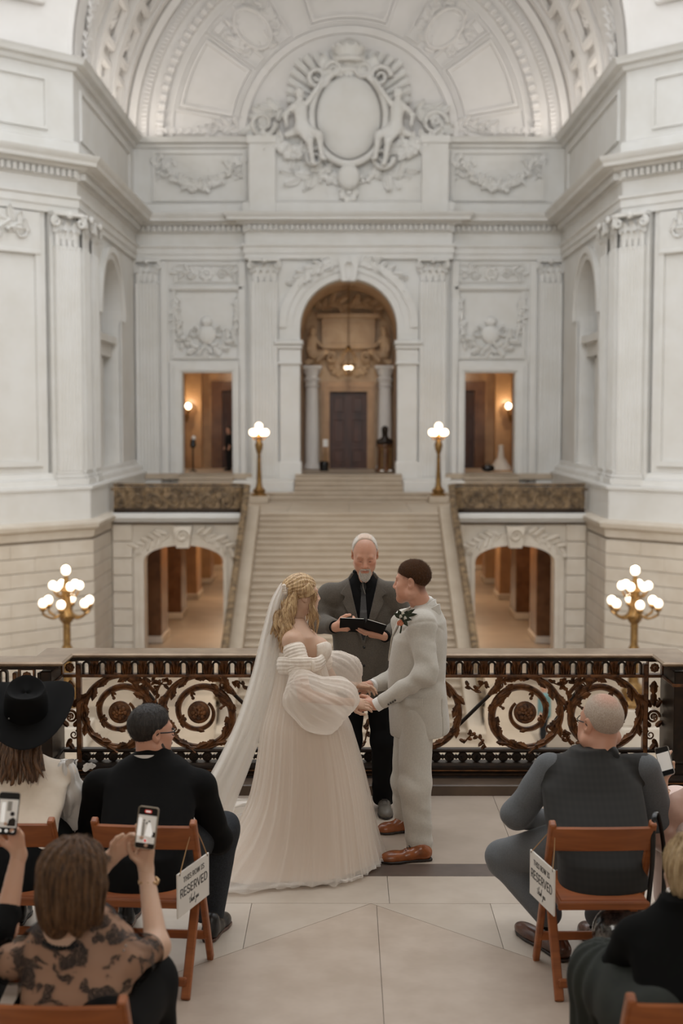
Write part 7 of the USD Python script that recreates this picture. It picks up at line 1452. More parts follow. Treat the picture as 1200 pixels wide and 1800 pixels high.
cloth(m, 'jacket', lambda p: f_jk(p), (.6, 5.65, .42), (1.6, 6.6, 1.0), 'suit_check', .009); [cloth(m, 'sleeve', f_sl(*a), (.55, 5.9, .4), (1.65, 6.9, 1.05), 'suit_slate', .009) for a in ((SL, EL, WL), (SR, ER, WR))]
cloth(m, 'trousers', lambda p: smin(limb(p, [hipL, kL, aL + [0, 0, .02]], [.115, .092, .07], .03, .007), limb(p, [hipR, kR, aR + [0, 0, .02]], [.115, .09, .07], .03, .007), .03), (.4, 5.9, .1), (1.6, 6.9, .74), 'suit_slate', .009)
for a in (aL, aR): put(m, 'sock', sweep(np.array([a + [0, 0, .06], a - [0, 0, .05]]), .044, None, 14), 'suit_black', True)
shoe(m, 'shoe', at(996, 1655, 6.1)[:2], at(908, 1638, 6.5)[:2], 'leather_brown'); shoe(m, 'shoe', (1.13, 6.2), (1.09, 6.5), 'leather_brown')
# ---- the woman in the black hat
mat('hat_felt', (13, 12, 11), rough=.92, spec=.2, rgb2=(9, 8, 8), vscale=30); mat('blouse_cream', (230, 214, 194), rough=.6, rgb2=(222, 205, 184), vscale=12, sheen=.2); mat('blouse_satin', (218, 212, 204), rough=.32, sheen=.2); hair_mat('hair_brunette', (58, 38, 24), (124, 88, 58))
m = seated('long-haired woman in a cream blouse and wide black hat, seated at far left', (-1.68, 6.25))
hc = at(46, 1282, 6.36); hR = head_frame((.25, .97), .05); N = at(52, 1330, 6.34); SL, SR = at(-14, 1362, 6.32), at(112, 1358, 6.34); EL, WL = at(-40, 1440, 6.4), at(0, 1450, 6.7); ER, WR = at(134, 1436, 6.42), at(110, 1450, 6.72)
pel = np.array([-1.68, 6.12, .54]); mid = (SL + SR) / 2
hl_ = hand_bones(WR, np.stack([unit(np.cross([0, 1, -.2], [0, .2, 1])), unit([0, 1, -.2]), unit([0, .2, 1])]), 1, scale=.92)
make_body(m, hc, hR, [(mid - [0, 0, .1], pel, .05, .06), (SL, EL, .045, .036), (EL, WL, .036, .025), (SR, ER, .045, .036), (ER, WR, .036, .025), (pel + [-.1, .1, 0], pel + [-.12, .5, -.02], .09, .06), (pel + [.1, .1, 0], pel + [.12, .5, -.02], .09, .06), (pel + [-.12, .5, -.02], pel + [-.12, .48, -.46], .055, .04), (pel + [.12, .5, -.02], pel + [.12, .48, -.46], .055, .04)], [(hl_, ER * .3 + WR * .7, .024)], 'skin_fair', {}, {}, hs=.95, neck=(N - [0, 0, .03], .05))
TO = np.array([-1.67, 6.22, 0]); rows = [(.57, 0, -.20, .185, .14), (.62, 0, -.17, .185, .13), (.70, 0, -.08, .19, .125), (.82, 0, .05, .2, .11), (.89, 0, .085, .14, .085), (.94, 0, .10, .07, .06)]
def f_bl(p):
    d = loft(p, TO, TR, rows, 2.2); d = smin(d, np.minimum(rcone(p, N - [0, 0, .05], SL, .05, .062), rcone(p, N - [0, 0, .05], SR, .05, .062)), .04)
    return d + .005 * wob(p, (6, 6, 12), 51) + crease(p, TO + [.1, -.1, .52], (-.45, 0, 1), .2, 60, .0045)
cloth(m, 'blouse', f_bl, (-2.1, 5.9, .43), (-1.2, 6.5, .98), 'blouse_cream', .008)
def f_slv(S, E, W): return lambda p: limb(p, [S, S * .5 + E * .5 + [.0, -.01, 0], E, W], [.064, .078, .08, .045], .04, .007) + .005 * np.sin(np.arctan2(p[:, 1] - S[1], p[:, 0] - S[0]) * 9 + p[:, 2] * 10 + 2 * wob(p, 6, 9))
for a_ in ((SL, EL, WL), (SR, ER, WR)): cloth(m, 'sleeve', f_slv(*a_), (-2.2, 5.95, .4), (-1.1, 6.9, .98), 'blouse_satin', .008)
put(m, 'shoulder_frill', cat(*[mv(leaf(.04, .03, .4, 3, .05, .5, 7), SR + [.02 + .008 * k, -.035 + .02 * k, .045 - .006 * k], .5 * k, 0, .5 - .2 * k) for k in range(5)]), 'blouse_satin', True)
put(m, 'cuff_frill', cat(*[mv(leaf(.055, .035, .3, 3, .05, .4, 7), at(150 + 2 * k, 1352 - 4 * k, 6.5), 0, 0, .9 + .5 * k) for k in (-1, 0, 1)]), 'blouse_satin', True)
cloth(m, 'skirt', lambda p: smin(loft(p, TO, TR, [(.445, 0, -.28, .2, .17), (.58, 0, -.2, .188, .142), (.64, 0, -.15, .185, .13)], 2.2), smin(chain(p, [pel + [-.1, .05, -.02], pel + [-.12, .5, -.02], pel + [-.12, .48, -.36]], [.13, .1, .09], .05), chain(p, [pel + [.1, .05, -.02], pel + [.12, .5, -.02], pel + [.12, .48, -.36]], [.13, .1, .09], .05), .08), .04), (-2.1, 5.65, .08), (-1.2, 6.85, .74), 'suit_black', .01)
for s in (-1, 1): shoe(m, 'shoe', (-1.68 + s * .12, 6.52), (-1.68 + s * .12, 6.76), 'leather_black', w=.04)
# long hair down the back
def hair_back(m, hc, hR, hs, mname, L, W, x0, n, seed, r=.012, wave=.007, fwd=-.02, col=14):
    g = np.random.default_rng(seed); ms, st = [], []
    for k in range(n):
        u = g.uniform(-1, 1); a = u * 1.6; s = hc + np.array([.078 * math.sin(a), -.085 * math.cos(a) - .0, g.uniform(-.02, .04)]) @ hR * hs
        l = L * g.uniform(.55, 1.1); e = s + hR[0] * (u * W + x0) + np.array([0, 0, -l]) + hR[1] * (fwd + g.normal() * .006)
        t = np.linspace(0, 1, 26)[:, None]; P = s * (1 - t) + e * t - hR[1] * (.028 * np.sin(PI * t)); P = P + wave * (np.sin(2 * PI * g.uniform(1, 2) * t + g.uniform(0, 6)) * hR[0] + np.cos(5 * t + k) * hR[1]) * t; w = r * g.uniform(.7, 1.2) * np.interp(t[:, 0], [0, .2, .75, 1], [.7, 1, .8, .15])
        ms.append(sweep(P, w, w * .55, 7, (0, -1, .1)))
        for _ in range(col): st.append(P + g.normal(size=3) * .005 + t * g.normal(size=3) * .008)
    return ms, st
ms, st = hair_back(m, hc, hR, .95, 'hair_brunette', .40, .09, .01, 56, 61, fwd=-.09, wave=.012)
hm = put(m, 'hair', cat(*ms), 'hair_brunette', True); curves('hair_strand', hm, st, .0013, 'hair_brunette', m, kind='stuff')
# hat: oval brim rolled at the sides, pinched crown
HT = at(46, 1252, 6.33); hz = unit([.10, -.42, 1]); HRm = np.stack([unit(np.cross([-.2, 1, .1], hz)), unit(np.cross(hz, np.cross([-.2, 1, .1], hz))), hz])
def hat_mesh():
    n = 72; th = np.linspace(0, 2 * PI, n, endpoint=False); P = []
    prof = [(.088, .004), (.12, .002), (.16, .006), (.205, .016), (.212, .021), (.206, .024), (.16, .013), (.12, .009), (.097, .012), (.096, .05), (.093, .095), (.088, .122), (.080, .130), (.068, .126), (.05, .112), (.0, .104)]
    for r, z in prof:
        b = np.clip((r - .1) / .11, 0, 1); x = r * np.cos(th); y = r * 1.2 * np.sin(th) if r > .1 else r * 1.16 * np.sin(th)
        zz = z + b ** 1.6 * (.075 * np.cos(th) ** 2 - .035 * np.sin(th) ** 2); zz = zz + (z > .1) * (.012 * np.sin(th) ** 2 - .006); P.append(np.stack([x, y, zz], 1))
    V = np.vstack(P); k = len(prof); i, j = np.meshgrid(np.arange(k - 1), np.arange(n), indexing='ij'); jn = (j + 1) % n; return tm(V * 1.1 @ HRm + HT, np.stack([i * n + j, i * n + jn, (i + 1) * n + jn, (i + 1) * n + j], -1).reshape(-1, 4))
hat = thing('hat', 'wide-brimmed black felt hat with a pinched crown, worn at far left', 'hat', HT)
put(hat, 'crown', hat_mesh(), 'hat_felt', 50)
a = np.linspace(0, 2 * PI, 48); put(hat, 'band', sweep(np.stack([.0945 * np.cos(a), .0945 * 1.16 * np.sin(a), np.full(48, .028)], 1) * 1.1 @ HRm + HT, .0022, .013, 8, hz), 'black_plastic', True); put(hat, 'pin', ico(.005, 1, t=np.array([-.077, -.094, .033]) @ HRm + HT), 'steel', True)
# ---- phones
def phone(label, c, R, w=.074, h=.152, case='black_plastic', screen=None):
    """R rows: right, out of the screen (towards the viewer), up."""
    t = thing('phone', label, 'phone', c); M = lambda m: trimesh.Trimesh(np.asarray(m.vertices) @ R, m.faces, process=False)
    body = prism(sbox(-w / 2, -h / 2, w / 2, h / 2).buffer(-.01).buffer(.01), -.004, .004); obj('case', M(body), case, t, smooth=40)
    obj('bezel', M(prism(sbox(-w / 2 + .0025, -h / 2 + .0025, w / 2 - .0025, h / 2 - .0025).buffer(-.008).buffer(.008), .004, .0046)), 'black_plastic', t, smooth=False)
    if screen: screen(t, M, w, h)
    return t
mat('screen_bg', (206, 200, 192), emit=(214, 208, 200), estr=.5, rough=.2); mat('screen_dark', (40, 34, 30), emit=(40, 34, 30), estr=.3, rough=.2); mat('screen_white', (246, 244, 240), emit=(246, 244, 240), estr=.7, rough=.2); mat('screen_grey', (140, 134, 126), emit=(140, 134, 126), estr=.4, rough=.2); mat('screen_red', (226, 70, 60), emit=(226, 70, 60), estr=.6, rough=.2)
def video(t, M, w, h):
    F_ = lambda poly, m, d, n='screen': obj(n, M(prism(poly, d, d + .0003)), m, t, smooth=False)
    sc = F_(sbox(-w * .45, -h * .36, w * .45, h * .30), 'screen_bg', .0046)
    dr = Polygon([(-.008, .02), (-.004, .02), (.004, -.028), (-.02, -.032), (-.012, 0)]); F_(dr, 'screen_white', .005, 'screen_image'); F_(Polygon([(-.012, .022), (-.026, -.02), (-.02, -.03), (-.008, .018)]), 'screen_white', .0051, 'screen_image')
    F_(Polygon([(.008, .022), (.016, .022), (.017, -.03), (.007, -.03)]), 'screen_grey', .005, 'screen_image'); F_(Point(.0115, .027).buffer(.0035), 'screen_dark', .005, 'screen_image'); F_(Point(-.008, .025).buffer(.0035), 'screen_dark', .005, 'screen_image'); F_(Polygon([(-.003, .022), (.004, .02), (.003, .012), (-.001, .014)]), 'screen_dark', .005, 'screen_image')
    F_(sbox(.02, -.03, .033, .035), 'screen_white', .005, 'screen_image'); F_(sbox(-w * .45, -h * .2, -w * .3, -h * .08), 'screen_dark', .005, 'screen_image')
    F_(sbox(-w * .17, h * .36, w * .17, h * .425).buffer(-.003).buffer(.003), 'screen_red', .005, 'record_timer'); F_(sbox(-w * .12, h * .375, w * .12, h * .41), 'screen_white', .0053, 'record_timer')
    F_(Point(0, -h * .30).buffer(.0075), 'screen_white', .0053, 'record_button'); F_(Point(0, -h * .30).buffer(.0055), 'screen_red', .0056, 'record_button')
def phone_R(n, upv):
    y = unit(n); z = unit(np.asarray(upv, float) - y * (y @ np.asarray(upv, float))); x = np.cross(z, y) * -1; return np.stack([np.cross(y, z), y, z])
# ---- the woman filming, second row left
hair_mat('hair_bob', (48, 31, 19), (122, 88, 58)); mat('lace_black', (12, 11, 11), rough=.7)
n_ = {'tc': ('texture_coordinate', {}), 'v': ('voronoi_texture', dict(scale=15.0, feature='f1', randomness=1.0)), 'n': ('noise_texture', dict(scale=15.0, detail=2.5, roughness=.55, distortion=.6)), 'a': ('math', dict(math_type='add')), 'r': ('rgb_ramp', {'ramp': [(0, (0, 0, 0)), (.515, (0, 0, 0)), (.545, (1, 1, 1)), (1, (1, 1, 1))]}), 'v2': ('voronoi_texture', dict(scale=160.0, feature='distance_to_edge')), 'vs': ('math', dict(math_type='multiply', value2=.12)), 'm2': ('math', dict(math_type='less_than', value2=.06)), 'mx': ('math', dict(math_type='maximum')),
      'p': ('principled_bsdf', dict(base_color=lin((13, 12, 12)), roughness=.7)), 't': ('transparent_bsdf', dict(color=(.75, .72, .7))), 'mc': ('mix_closure', {}), 'inv': ('math', dict(math_type='multiply', value2=1.0))}
MATS['lace'] = usdkit.material(stage, '/World/Looks/lace', n_, [('tc.object', 'v.vector'), ('tc.object', 'n.vector'), ('v.distance', 'vs.value1'), ('vs.value', 'a.value1'), ('n.fac', 'inv.value1'), ('inv.value', 'a.value2'), ('a.value', 'r.fac'), ('tc.object', 'v2.vector'), ('v2.distance', 'm2.value1'), ('r.color', 'mx.value1'), ('m2.value', 'mx.value2'), ('mx.value', 'mc.fac'), ('t.BSDF', 'mc.closure2'), ('p.BSDF', 'mc.closure1')], surface='mc.closure')
m = seated('woman with a brown bob and black lace top filming on her phone, second row left', (-1.03, 4.4))
RB = [(.45, 0, -.15, .20, .15), (.58, 0, -.11, .19, .14), (.68, 0, -.03, .2, .135), (.76, 0, .03, .215, .12), (.83, 0, .05, .19, .10), (.88, 0, .06, .13, .085), (.91, 0, .06, .10, .07)]
hc = at(134, 1548, 4.36); hR = head_frame((.45, .9), .08, .0); N = at(120, 1640, 4.40); SL, SR = at(20, 1690, 4.40), at(226, 1690, 4.36); mid = (SL + SR) / 2
ER, WR = at(276, 1664, 4.56), at(256, 1530, 4.785); EL, WL = at(70, 1672, 4.66), at(194, 1508, 4.79); pel = np.array([-1.05, 4.22, .54])
pc = at(258, 1455, 4.74); pR = phone_R((-.10, -1, .12), (.10, 0, 1))
pR_hand = unit([.06, .0, 1]); zz = unit(np.array([.45, .85, .05])); h1 = hand_bones(WR + [0, 0, .005], np.stack([unit(np.cross(pR_hand, zz)), pR_hand, zz]), 1, (.12, .35, .45, .5), (.75, .5), .12, .95)
fl = unit([.75, .1, .62]); zl = unit(np.array([-.2, .9, .2]) - fl * (fl @ np.array([-.2, .9, .2]))); h2 = hand_bones(WL, np.stack([unit(np.cross(fl, zl)), fl, zl]), -1, (.45, .55, .65, .7), (.5, .4), .08, .92)
make_body(m, hc, hR, [(mid - [0, 0, .1], pel, .09, .1), (N - [0, 0, .05], SL, .05, .055), (N - [0, 0, .05], SR, .05, .055), (SL, EL, .055, .042), (EL, WL, .042, .028), (SR, ER, .055, .044), (ER, WR, .044, .028), (pel + [-.12, .1, 0], pel + [-.12, .5, -.02], .09, .06), (pel + [.12, .1, 0], pel + [.16, .5, -.02], .09, .06), (pel + [-.12, .5, -.02], pel + [-.12, .48, -.46], .055, .04), (pel + [.16, .5, -.02], pel + [.16, .48, -.46], .055, .04)], [(h1, ER * .35 + WR * .65, .026), (h2, EL * .35 + WL * .65, .026)], 'skin_fair', {}, {}, hs=.97, neck=(N - [0, 0, .03], .056), hb=.009, extra=lambda p: loft(p, np.array([-1.03, 4.36, 0]), TR, [(z, cx, cy, rx - .012, ry - .012) for z, cx, cy, rx, ry in RB], 2.2))
def f_bob(p):
    q = (p - hc.astype(np.float32)) @ hR.T.astype(np.float32) / 1.0; d = ell(q, (0, -.022, .05), (.108, .126, .102))
    d = smin(d, ell(q, (0, -.055, -.04), (.112, .085, .11)), .04); d = smin(d, ell(q, (0, -.06, -.12), (.085, .055, .07)), .04)
    for s in (-1, 1): d = smin(d, rcone(q, (s * .084, .005, .0), (s * .078, .0, -.12), .034, .024), .03)
    an = np.arctan2(q[:, 0], -q[:, 1]); d = d + .0028 * np.sin(an * 20 + 3 * wob(p, (14, 14, 5), 5)) + .004 * wob(p, (30, 30, 8), 8)
    face = smax(.035 - q[:, 1], q[:, 2] - .08, .02); return smax(smax(d, -face, .01), -.165 + .03 * np.sin(an * 5) - q[:, 2], .02)
hb = put(m, 'hair', surface(f_bob, hc - .24, hc + .2, .0048), 'hair_bob', True)
gg = np.random.default_rng(77); U = gg.uniform(0, 1, (1500, 2)); A_ = U[:, 0] * 2 * PI; st0 = hc + (np.stack([.03 * np.sqrt(U[:, 1]) * np.cos(A_), -.03 + .03 * np.sqrt(U[:, 1]) * np.sin(A_), np.full(1500, .155)], 1) @ hR); dr = (np.stack([np.cos(A_), np.sin(A_) - .25, np.full(1500, -.1)], 1) @ hR)
S_ = flow(f_bob, st0, dr, 28, .0125, .003, .28, 4, .10)
curves('hair_strand', hb, [s for s in S_ if ((s[-1] - hc) @ hR.T)[1] < .06], .0011, 'hair_bob', m, kind='stuff')
TO = np.array([-1.03, 4.36, 0]); rows = RB
def f_lt(p):
    d = loft(p, TO, TR, rows, 2.2); d = smin(d, np.minimum(rcone(p, N - [0, 0, .06], SL, .055, .07), rcone(p, N - [0, 0, .06], SR, .055, .07)), .05)
    d = smin(d, chain(p, [SR, SR * .45 + ER * .55], [.07, .068], .02), .04); d = smin(d, chain(p, [SL, SL * .45 + EL * .55], [.07, .068], .02), .04)
    nk = rcone(p, N + [0, .0, .1], N - [0, 0, .03], .085, .092); return smax(d + .003 * wob(p, (8, 8, 8), 2), -nk, .01)
o3 = surface(f_lt, np.array([-1.55, 4.0, .43]), np.array([-.5, 4.75, .98]), .008); put(m, 'lace_top', o3, 'lace', True)
put(m, 'bodice', surface(lambda p: np.maximum(loft(p, TO, TR, [(z, cx, cy, rx - .012, ry - .012) for z, cx, cy, rx, ry in rows], 2.2), p[:, 2] - .66), (-1.55, 4.0, .43), (-.5, 4.75, .98), .01), 'lace_black', True)
put(m, 'neck_trim', cat(*[ico(.0075, 1, t=N + np.array([.093 * math.cos(a), .093 * math.sin(a) - .0, .005 + .02 * math.sin(a)])) for a in np.linspace(PI * .95, PI * 2.05, 24)]), 'lace_black', True)
mat('sequin', (210, 205, 200), rough=.15, metal=.9)
put(m, 'sequins', cat(*[ico(.0045, 1, t=SR + np.array([.0 - .05 * k / 6, -.045, .055 - .012 * k]) + gg.normal(size=3) * .012) for k in range(7)], *[ico(.0045, 1, t=SL + np.array([.06, -.02, .06]) + gg.normal(size=3) * .012) for k in range(4)]), 'sequin', True, kind='stuff')
cloth(m, 'skirt', lambda p: smin(chain(p, [pel + [-.1, .05, -.02], pel + [-.12, .5, -.02], pel + [-.12, .48, -.36]], [.13, .11, .1], .05), chain(p, [pel + [.13, .0, -.0], pel + [.2, .42, .0], pel + [.2, .46, -.40]], [.14, .115, .11], .05), .08) + .004 * wob(p, (8, 8, 6), 3), (-1.5, 3.95, .04), (-.5, 4.95, .74), 'suit_black', .011)
for s in (-1, 1): shoe(m, 'shoe', (-1.03 + s * .12, 4.62), (-1.03 + s * .12, 4.86), 'leather_black', w=.04)
put(m, 'bracelet', sweep(np.stack([.034 * np.cos(np.linspace(0, 2 * PI, 30)), .034 * np.sin(np.linspace(0, 2 * PI, 30)), .006 * np.cos(np.linspace(0, 50, 30))], 1) + WR * .85 + ER * .15 + [.006, 0, 0], .006, None, 6), 'phone_gold', True)
put(m, 'ring', mv(lathe([(.0098, -.002), (.0115, -.002), (.0115, .002), (.0098, .002)], 14), h1[3][0][0] * .5 + h1[3][0][1] * .5), 'phone_gold', True)
phone('phone in a beige case filming the couple, held by the woman with the bob', pc, pR, .076, .155, 'phone_case', video)
# ---- the arm at the left edge
m = seated('guest at the far left edge, only a black-sleeved arm raising a phone in frame', (-1.46, 4.45))
WR, ER, SR = at(33, 1502, 4.69), at(8, 1632, 4.56), at(-75, 1660, 4.42); fz = unit([-.1, .0, 1]); zz = unit([.45, .85, .05]); zz = unit(zz - fz * (fz @ zz)); h1 = hand_bones(WR, np.stack([unit(np.cross(fz, zz)), fz, zz]), 1, (.3, .4, .5, .55), (.75, .5), .1, .95)
hc = at(-120, 1530, 4.45); N = at(-120, 1625, 4.42); pel = np.array([-1.5, 4.3, .54])
make_body(m, hc, head_frame((.3, .95)), [(N - [0, 0, .1], pel, .1, .1), (N - [0, 0, .06], SR, .05, .055), (SR, ER, .055, .044), (ER, WR, .045, .028), (pel + [0, .1, 0], pel + [0, .5, -.02], .12, .09), (pel + [0, .5, -.02], pel + [0, .48, -.46], .08, .05)], [(h1, ER * .35 + WR * .65, .027)], 'skin', {}, {}, hs=.97, neck=(N - [0, 0, .03], .056))
cloth(m, 'hair', lambda p: ell((p - hc.astype(np.float32)) @ head_frame((.3, .95)).T.astype(np.float32), (0, -.03, .03), (.092, .11, .105)), hc - .2, hc + .2, 'hair_bob', .007)
cloth(m, 'top', lambda p: smin(smin(chain(p, [N - [0, 0, .1], pel], [.14, .18], .05), chain(p, [N - [0, 0, .07], SR, ER * .8 + SR * .2, ER * .82 + WR * .18], [.07, .075, .062, .052], .03), .05), chain(p, [pel, pel + [0, .5, -.02]], [.16, .12], .03), .05), (-2.0, 3.95, .4), (-1.0, 5.0, 1.05), 'suit_black', .012)
def photo(t, M, w, h):
    F_ = lambda poly, mm, d, n='screen': obj(n, M(prism(poly, d, d + .0003)), mm, t, smooth=False)
    F_(sbox(-w * .45, -h * .32, w * .45, h * .34), 'screen_bg', .0046); F_(Polygon([(-.02, -.012), (-.006, -.02), (.0, -.044), (-.03, -.044), (-.03, -.02)]), 'screen_dark', .005, 'screen_image'); F_(Point(-.016, .0).buffer(.008), 'screen_dark', .005, 'screen_image'); F_(sbox(-.012, .01, .004, .045), 'screen_grey', .005, 'screen_image'); F_(sbox(.01, -.03, .024, .04), 'screen_white', .005, 'screen_image')
    for x in (-.022, 0, .022): F_(Point(x, -h * .4).buffer(.0055), 'screen_white', .005, 'button')
phone('black phone held up at the far left edge of the rows', at(14, 1430, 4.64), phone_R((.22, -1, .12), (.12, 0, 1)), .074, .152, 'black_plastic', photo)
# ---- the guest in pink, beside the bald man
mat('satin_pink', (206, 168, 150), rough=.38, rgb2=(194, 152, 134), vscale=9, sheen=.3); mat('dress_pink', (222, 196, 184), rough=.6, rgb2=(214, 186, 174), vscale=8, sheen=.2)
m = seated('guest in a pink dress holding a phone, right of the bald man', (1.72, 6.3))
ER, WR = at(1172, 1452, 6.42), at(1163, 1375, 6.46); SR = at(1235, 1390, 6.34); pel = np.array([1.75, 6.12, .54]); hc = at(1285, 1275, 6.35); N = at(1285, 1335, 6.32); SL2 = at(1340, 1385, 6.34)
fz = unit([-.08, .05, 1]); zz = unit([-.75, -.6, 0]); zz = unit(zz - fz * (fz @ zz)); h1 = hand_bones(WR, np.stack([unit(np.cross(fz, zz)), fz, zz]), -1, (.35, .5, .7, .8), (.25, .1), .1, .95)
make_body(m, hc, head_frame((-.5, .85)), [(N - [0, 0, .1], pel, .09, .1), (N - [0, 0, .06], SR, .05, .05), (N - [0, 0, .06], SL2, .05, .05), (SR, ER, .05, .042), (ER, WR, .042, .027), (pel + [-.1, .1, 0], pel + [-.14, .52, .02], .09, .07), (pel + [-.14, .52, .02], pel + [-.14, .5, -.46], .06, .04), (pel + [.1, .1, 0], pel + [.1, .52, 0], .09, .07), (pel + [.1, .52, .0], pel + [.1, .5, -.46], .06, .04)], [(h1, ER * .35 + WR * .65, .026)], 'skin_fair', {}, {}, hs=.97, neck=(N - [0, 0, .03], .052))
cloth(m, 'hair', lambda p: ell((p - hc.astype(np.float32)) @ head_frame((-.5, .85)).T.astype(np.float32), (0, -.03, .02), (.09, .11, .115)), hc - .2, hc + .2, 'hair_blonde', .007)
cloth(m, 'dress', lambda p: smin(smin(chain(p, [N - [0, 0, .1], pel], [.12, .17], .05), chain(p, [pel + [-.1, .1, 0], pel + [-.16, .52, .04], pel + [-.16, .5, -.4]], [.13, .12, .11], .04), .06), chain(p, [pel + [.1, .1, 0], pel + [.1, .52, .02], pel + [.1, .5, -.4]], [.13, .12, .11], .04), .06) + .006 * wob(p, (7, 7, 7), 3), (1.35, 5.85, .05), (2.2, 6.9, 1.02), 'dress_pink', .011)
cloth(m, 'sleeve', lambda p: chain(p, [SR, ER * .55 + SR * .45, ER + [.0, -.02, -.035], ER * .8 + WR * .2], [.07, .09, .085, .05], .03) + crease(p, ER, (.5, .2, 1), .12, 60, .007) + .006 * wob(p, (11, 11, 11), 5), (1.3, 6.1, .4), (2.0, 6.7, 1.0), 'satin_pink', .007)
a = np.linspace(0, 2 * PI, 30); put(m, 'bracelet', sweep(np.stack([.034 * np.cos(a), .034 * np.sin(a), .008 * np.cos(a)], 1) + WR * .78 + ER * .22, .0025, None, 6), 'phone_gold', True)
for s in (-1, 1): shoe(m, 'shoe', (1.75 + s * .12, 6.55), (1.75 + s * .12, 6.78), 'leather_black', w=.04)
phone('silver phone held upright by the guest in pink', at(1168, 1338, 6.44), phone_R((-.55, -.8, .35), (-.45, .0, 1)), .07, .145, 'steel', lambda t, M, w, h: obj('screen', M(prism(sbox(-w * .46, -h * .32, w * .46, h * .3), .0046, .005)), 'screen_bg', t, smooth=False))
# ---- the blonde guest, bottom right
mat('sweater_black', (10, 10, 9), rough=.95, spec=.15); mat('skirt_green', (34, 38, 31), rough=.9, rgb2=(28, 31, 26), vscale=14, bump=.2, bscale=220); hair_mat('hair_ash', (150, 122, 88), (216, 192, 152))
m = seated('blonde guest in a black sweater and dark green skirt, bottom right corner', (1.06, 4.42))
hc = at(1212, 1535, 4.60); hR = head_frame((-.25, .97), .05); N = at(1208, 1630, 4.56); SL, SR = at(1118, 1652, 4.52), at(1310, 1650, 4.52); mid = (SL + SR) / 2; pel = np.array([1.04, 4.26, .54])
EL, WL = at(1078, 1716, 4.62), at(1120, 1740, 4.9); ER, WR = at(1345, 1730, 4.62), at(1290, 1740, 4.9)
hl_ = hand_bones(WL, np.stack([unit(np.cross([.1, 1, -.2], [0, .2, 1])), unit([.1, 1, -.2]), unit([0, .2, 1])]), -1, scale=.92)
make_body(m, hc, hR, [(mid - [0, 0, .1], pel, .08, .08), (SL, EL, .05, .04), (EL, WL, .04, .026), (SR, ER, .05, .04), (ER, WR, .04, .026), (pel + [-.1, .1, 0], pel + [-.14, .5, -.02], .09, .06), (pel + [-.14, .5, -.02], pel + [-.14, .48, -.46], .055, .04), (pel + [.1, .1, 0], pel + [.12, .5, -.02], .09, .06), (pel + [.12, .5, -.02], pel + [.12, .48, -.46], .055, .04)], [(hl_, EL * .3 + WL * .7, .025)], 'skin_fair', {}, {}, hs=.97, neck=(N - [0, 0, .03], .052))
def f_h2(p):
    q = (p - hc.astype(np.float32)) @ hR.T.astype(np.float32) / .97; d = ell(q, (0, -.022, .045), (.096, .115, .10)); d = smin(d, ell(q, (0, -.045, -.02), (.086, .07, .085)), .04)
    an = np.arctan2(q[:, 0], -q[:, 1]); d = d + .004 * np.sin(an * 18 + 3 * wob(p, (12, 12, 5), 5)) + .005 * wob(p, (24, 24, 9), 8); face = smax(.035 - q[:, 1], q[:, 2] - .07, .02); return smax(smax(d, -face, .01), -.10 - q[:, 2], .015) * .97
hb = put(m, 'hair', surface(f_h2, hc - .2, hc + .18, .0045), 'hair_ash', True)
st0 = hc + (np.stack([.03 * np.sqrt(U[:900, 1]) * np.cos(A_[:900]), -.03 + .03 * np.sqrt(U[:900, 1]) * np.sin(A_[:900]), np.full(900, .15)], 1) @ hR); S_ = flow(f_h2, st0, np.stack([np.cos(A_[:900]), np.sin(A_[:900]), np.full(900, -.1)], 1) @ hR, 22, .0125, .004, .25, 6, .2); curves('hair_strand', hb, [s for s in S_ if ((s[-1] - hc) @ hR.T)[1] < .06], .0011, 'hair_ash', m, kind='stuff')
put(m, 'earring', ico(.011, 2, (1, 1, 1.2), hc + np.array([-.088, -.01, -.055]) @ hR), 'sequin', True)
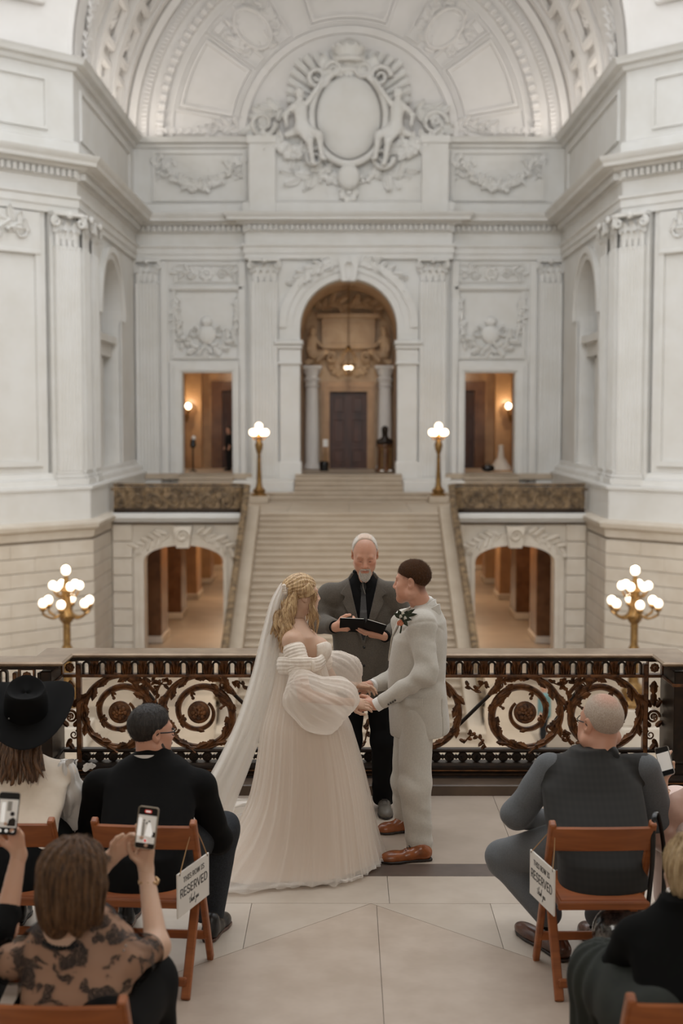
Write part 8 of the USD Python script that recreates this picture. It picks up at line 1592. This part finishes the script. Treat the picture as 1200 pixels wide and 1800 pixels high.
TO = np.array([1.07, 4.38, 0]); rows = [(.45, 0, -.15, .2, .15), (.58, 0, -.11, .195, .15), (.68, 0, -.01, .2, .145), (.78, 0, .09, .205, .125), (.84, 0, .13, .15, .1), (.88, 0, .15, .09, .075), (.91, 0, .16, .07, .065)]
def f_sw(p):
    d = loft(p, TO, TR, rows, 2.2); d = smin(d, np.minimum(rcone(p, N - [0, 0, .06], SL, .055, .072), rcone(p, N - [0, 0, .06], SR, .055, .072)), .05)
    for S, E, W in ((SL, EL, WL), (SR, ER, WR)): d = smin(d, limb(p, [S, E, W], [.074, .068, .048], .03, .005), .045)
    return d + .004 * wob(p, (7, 7, 7), 8)
cloth(m, 'sweater', f_sw, (.6, 4.0, .42), (1.6, 5.1, 1.0), 'sweater_black', .009)
cloth(m, 'skirt', lambda p: smin(chain(p, [pel + [-.1, .02, -.0], pel + [-.2, .46, .0], pel + [-.19, .47, -.46]], [.15, .12, .13], .05), chain(p, [pel + [.1, .05, -.02], pel + [.12, .5, -.02], pel + [.12, .48, -.46]], [.13, .11, .13], .05), .1) + .005 * np.sin(np.arctan2(p[:, 1] - 4.7, p[:, 0] - .88) * 14 + wob(p, 6, 2)), (.5, 3.95, .04), (1.6, 5.05, .76), 'skirt_green', .01)
for s in (-1, 1): shoe(m, 'shoe', (1.02 + s * .13, 4.62), (1.0 + s * .13, 4.86), 'leather_black', w=.04)
# ---- handbag with strap hanging on the bald man's chair, shiny bag on the floor
bag = thing('handbag', 'shiny silver bag on a black strap hanging behind the right front chair', 'bag', (1.30, 5.95, .0))
mat('bag_silver', (150, 146, 142), rough=.18, metal=.7, rgb2=(60, 66, 70), vscale=14)
obj('body', mv(figure([((-.17, .0, .24), (.0, .0, .24), .085, .085), ((-.17, 0, .16), (0, 0, .16), .08, .08)], .012), (0, 0, 0)), 'bag_silver', bag, smooth=True)
obj('strap', sweep(catmull([(-.02, -.03, .30), (-.03, -.16, .6), (-.04, -.21, .8), (.0, -.12, .805), (.05, -.05, .6), (.06, -.01, .30)], 8), .011, .004, 8), 'black_plastic', bag); obj('clasp', bx(-.035, -.01, -.075, -.05, .3, .33, .004), 'phone_gold', bag)
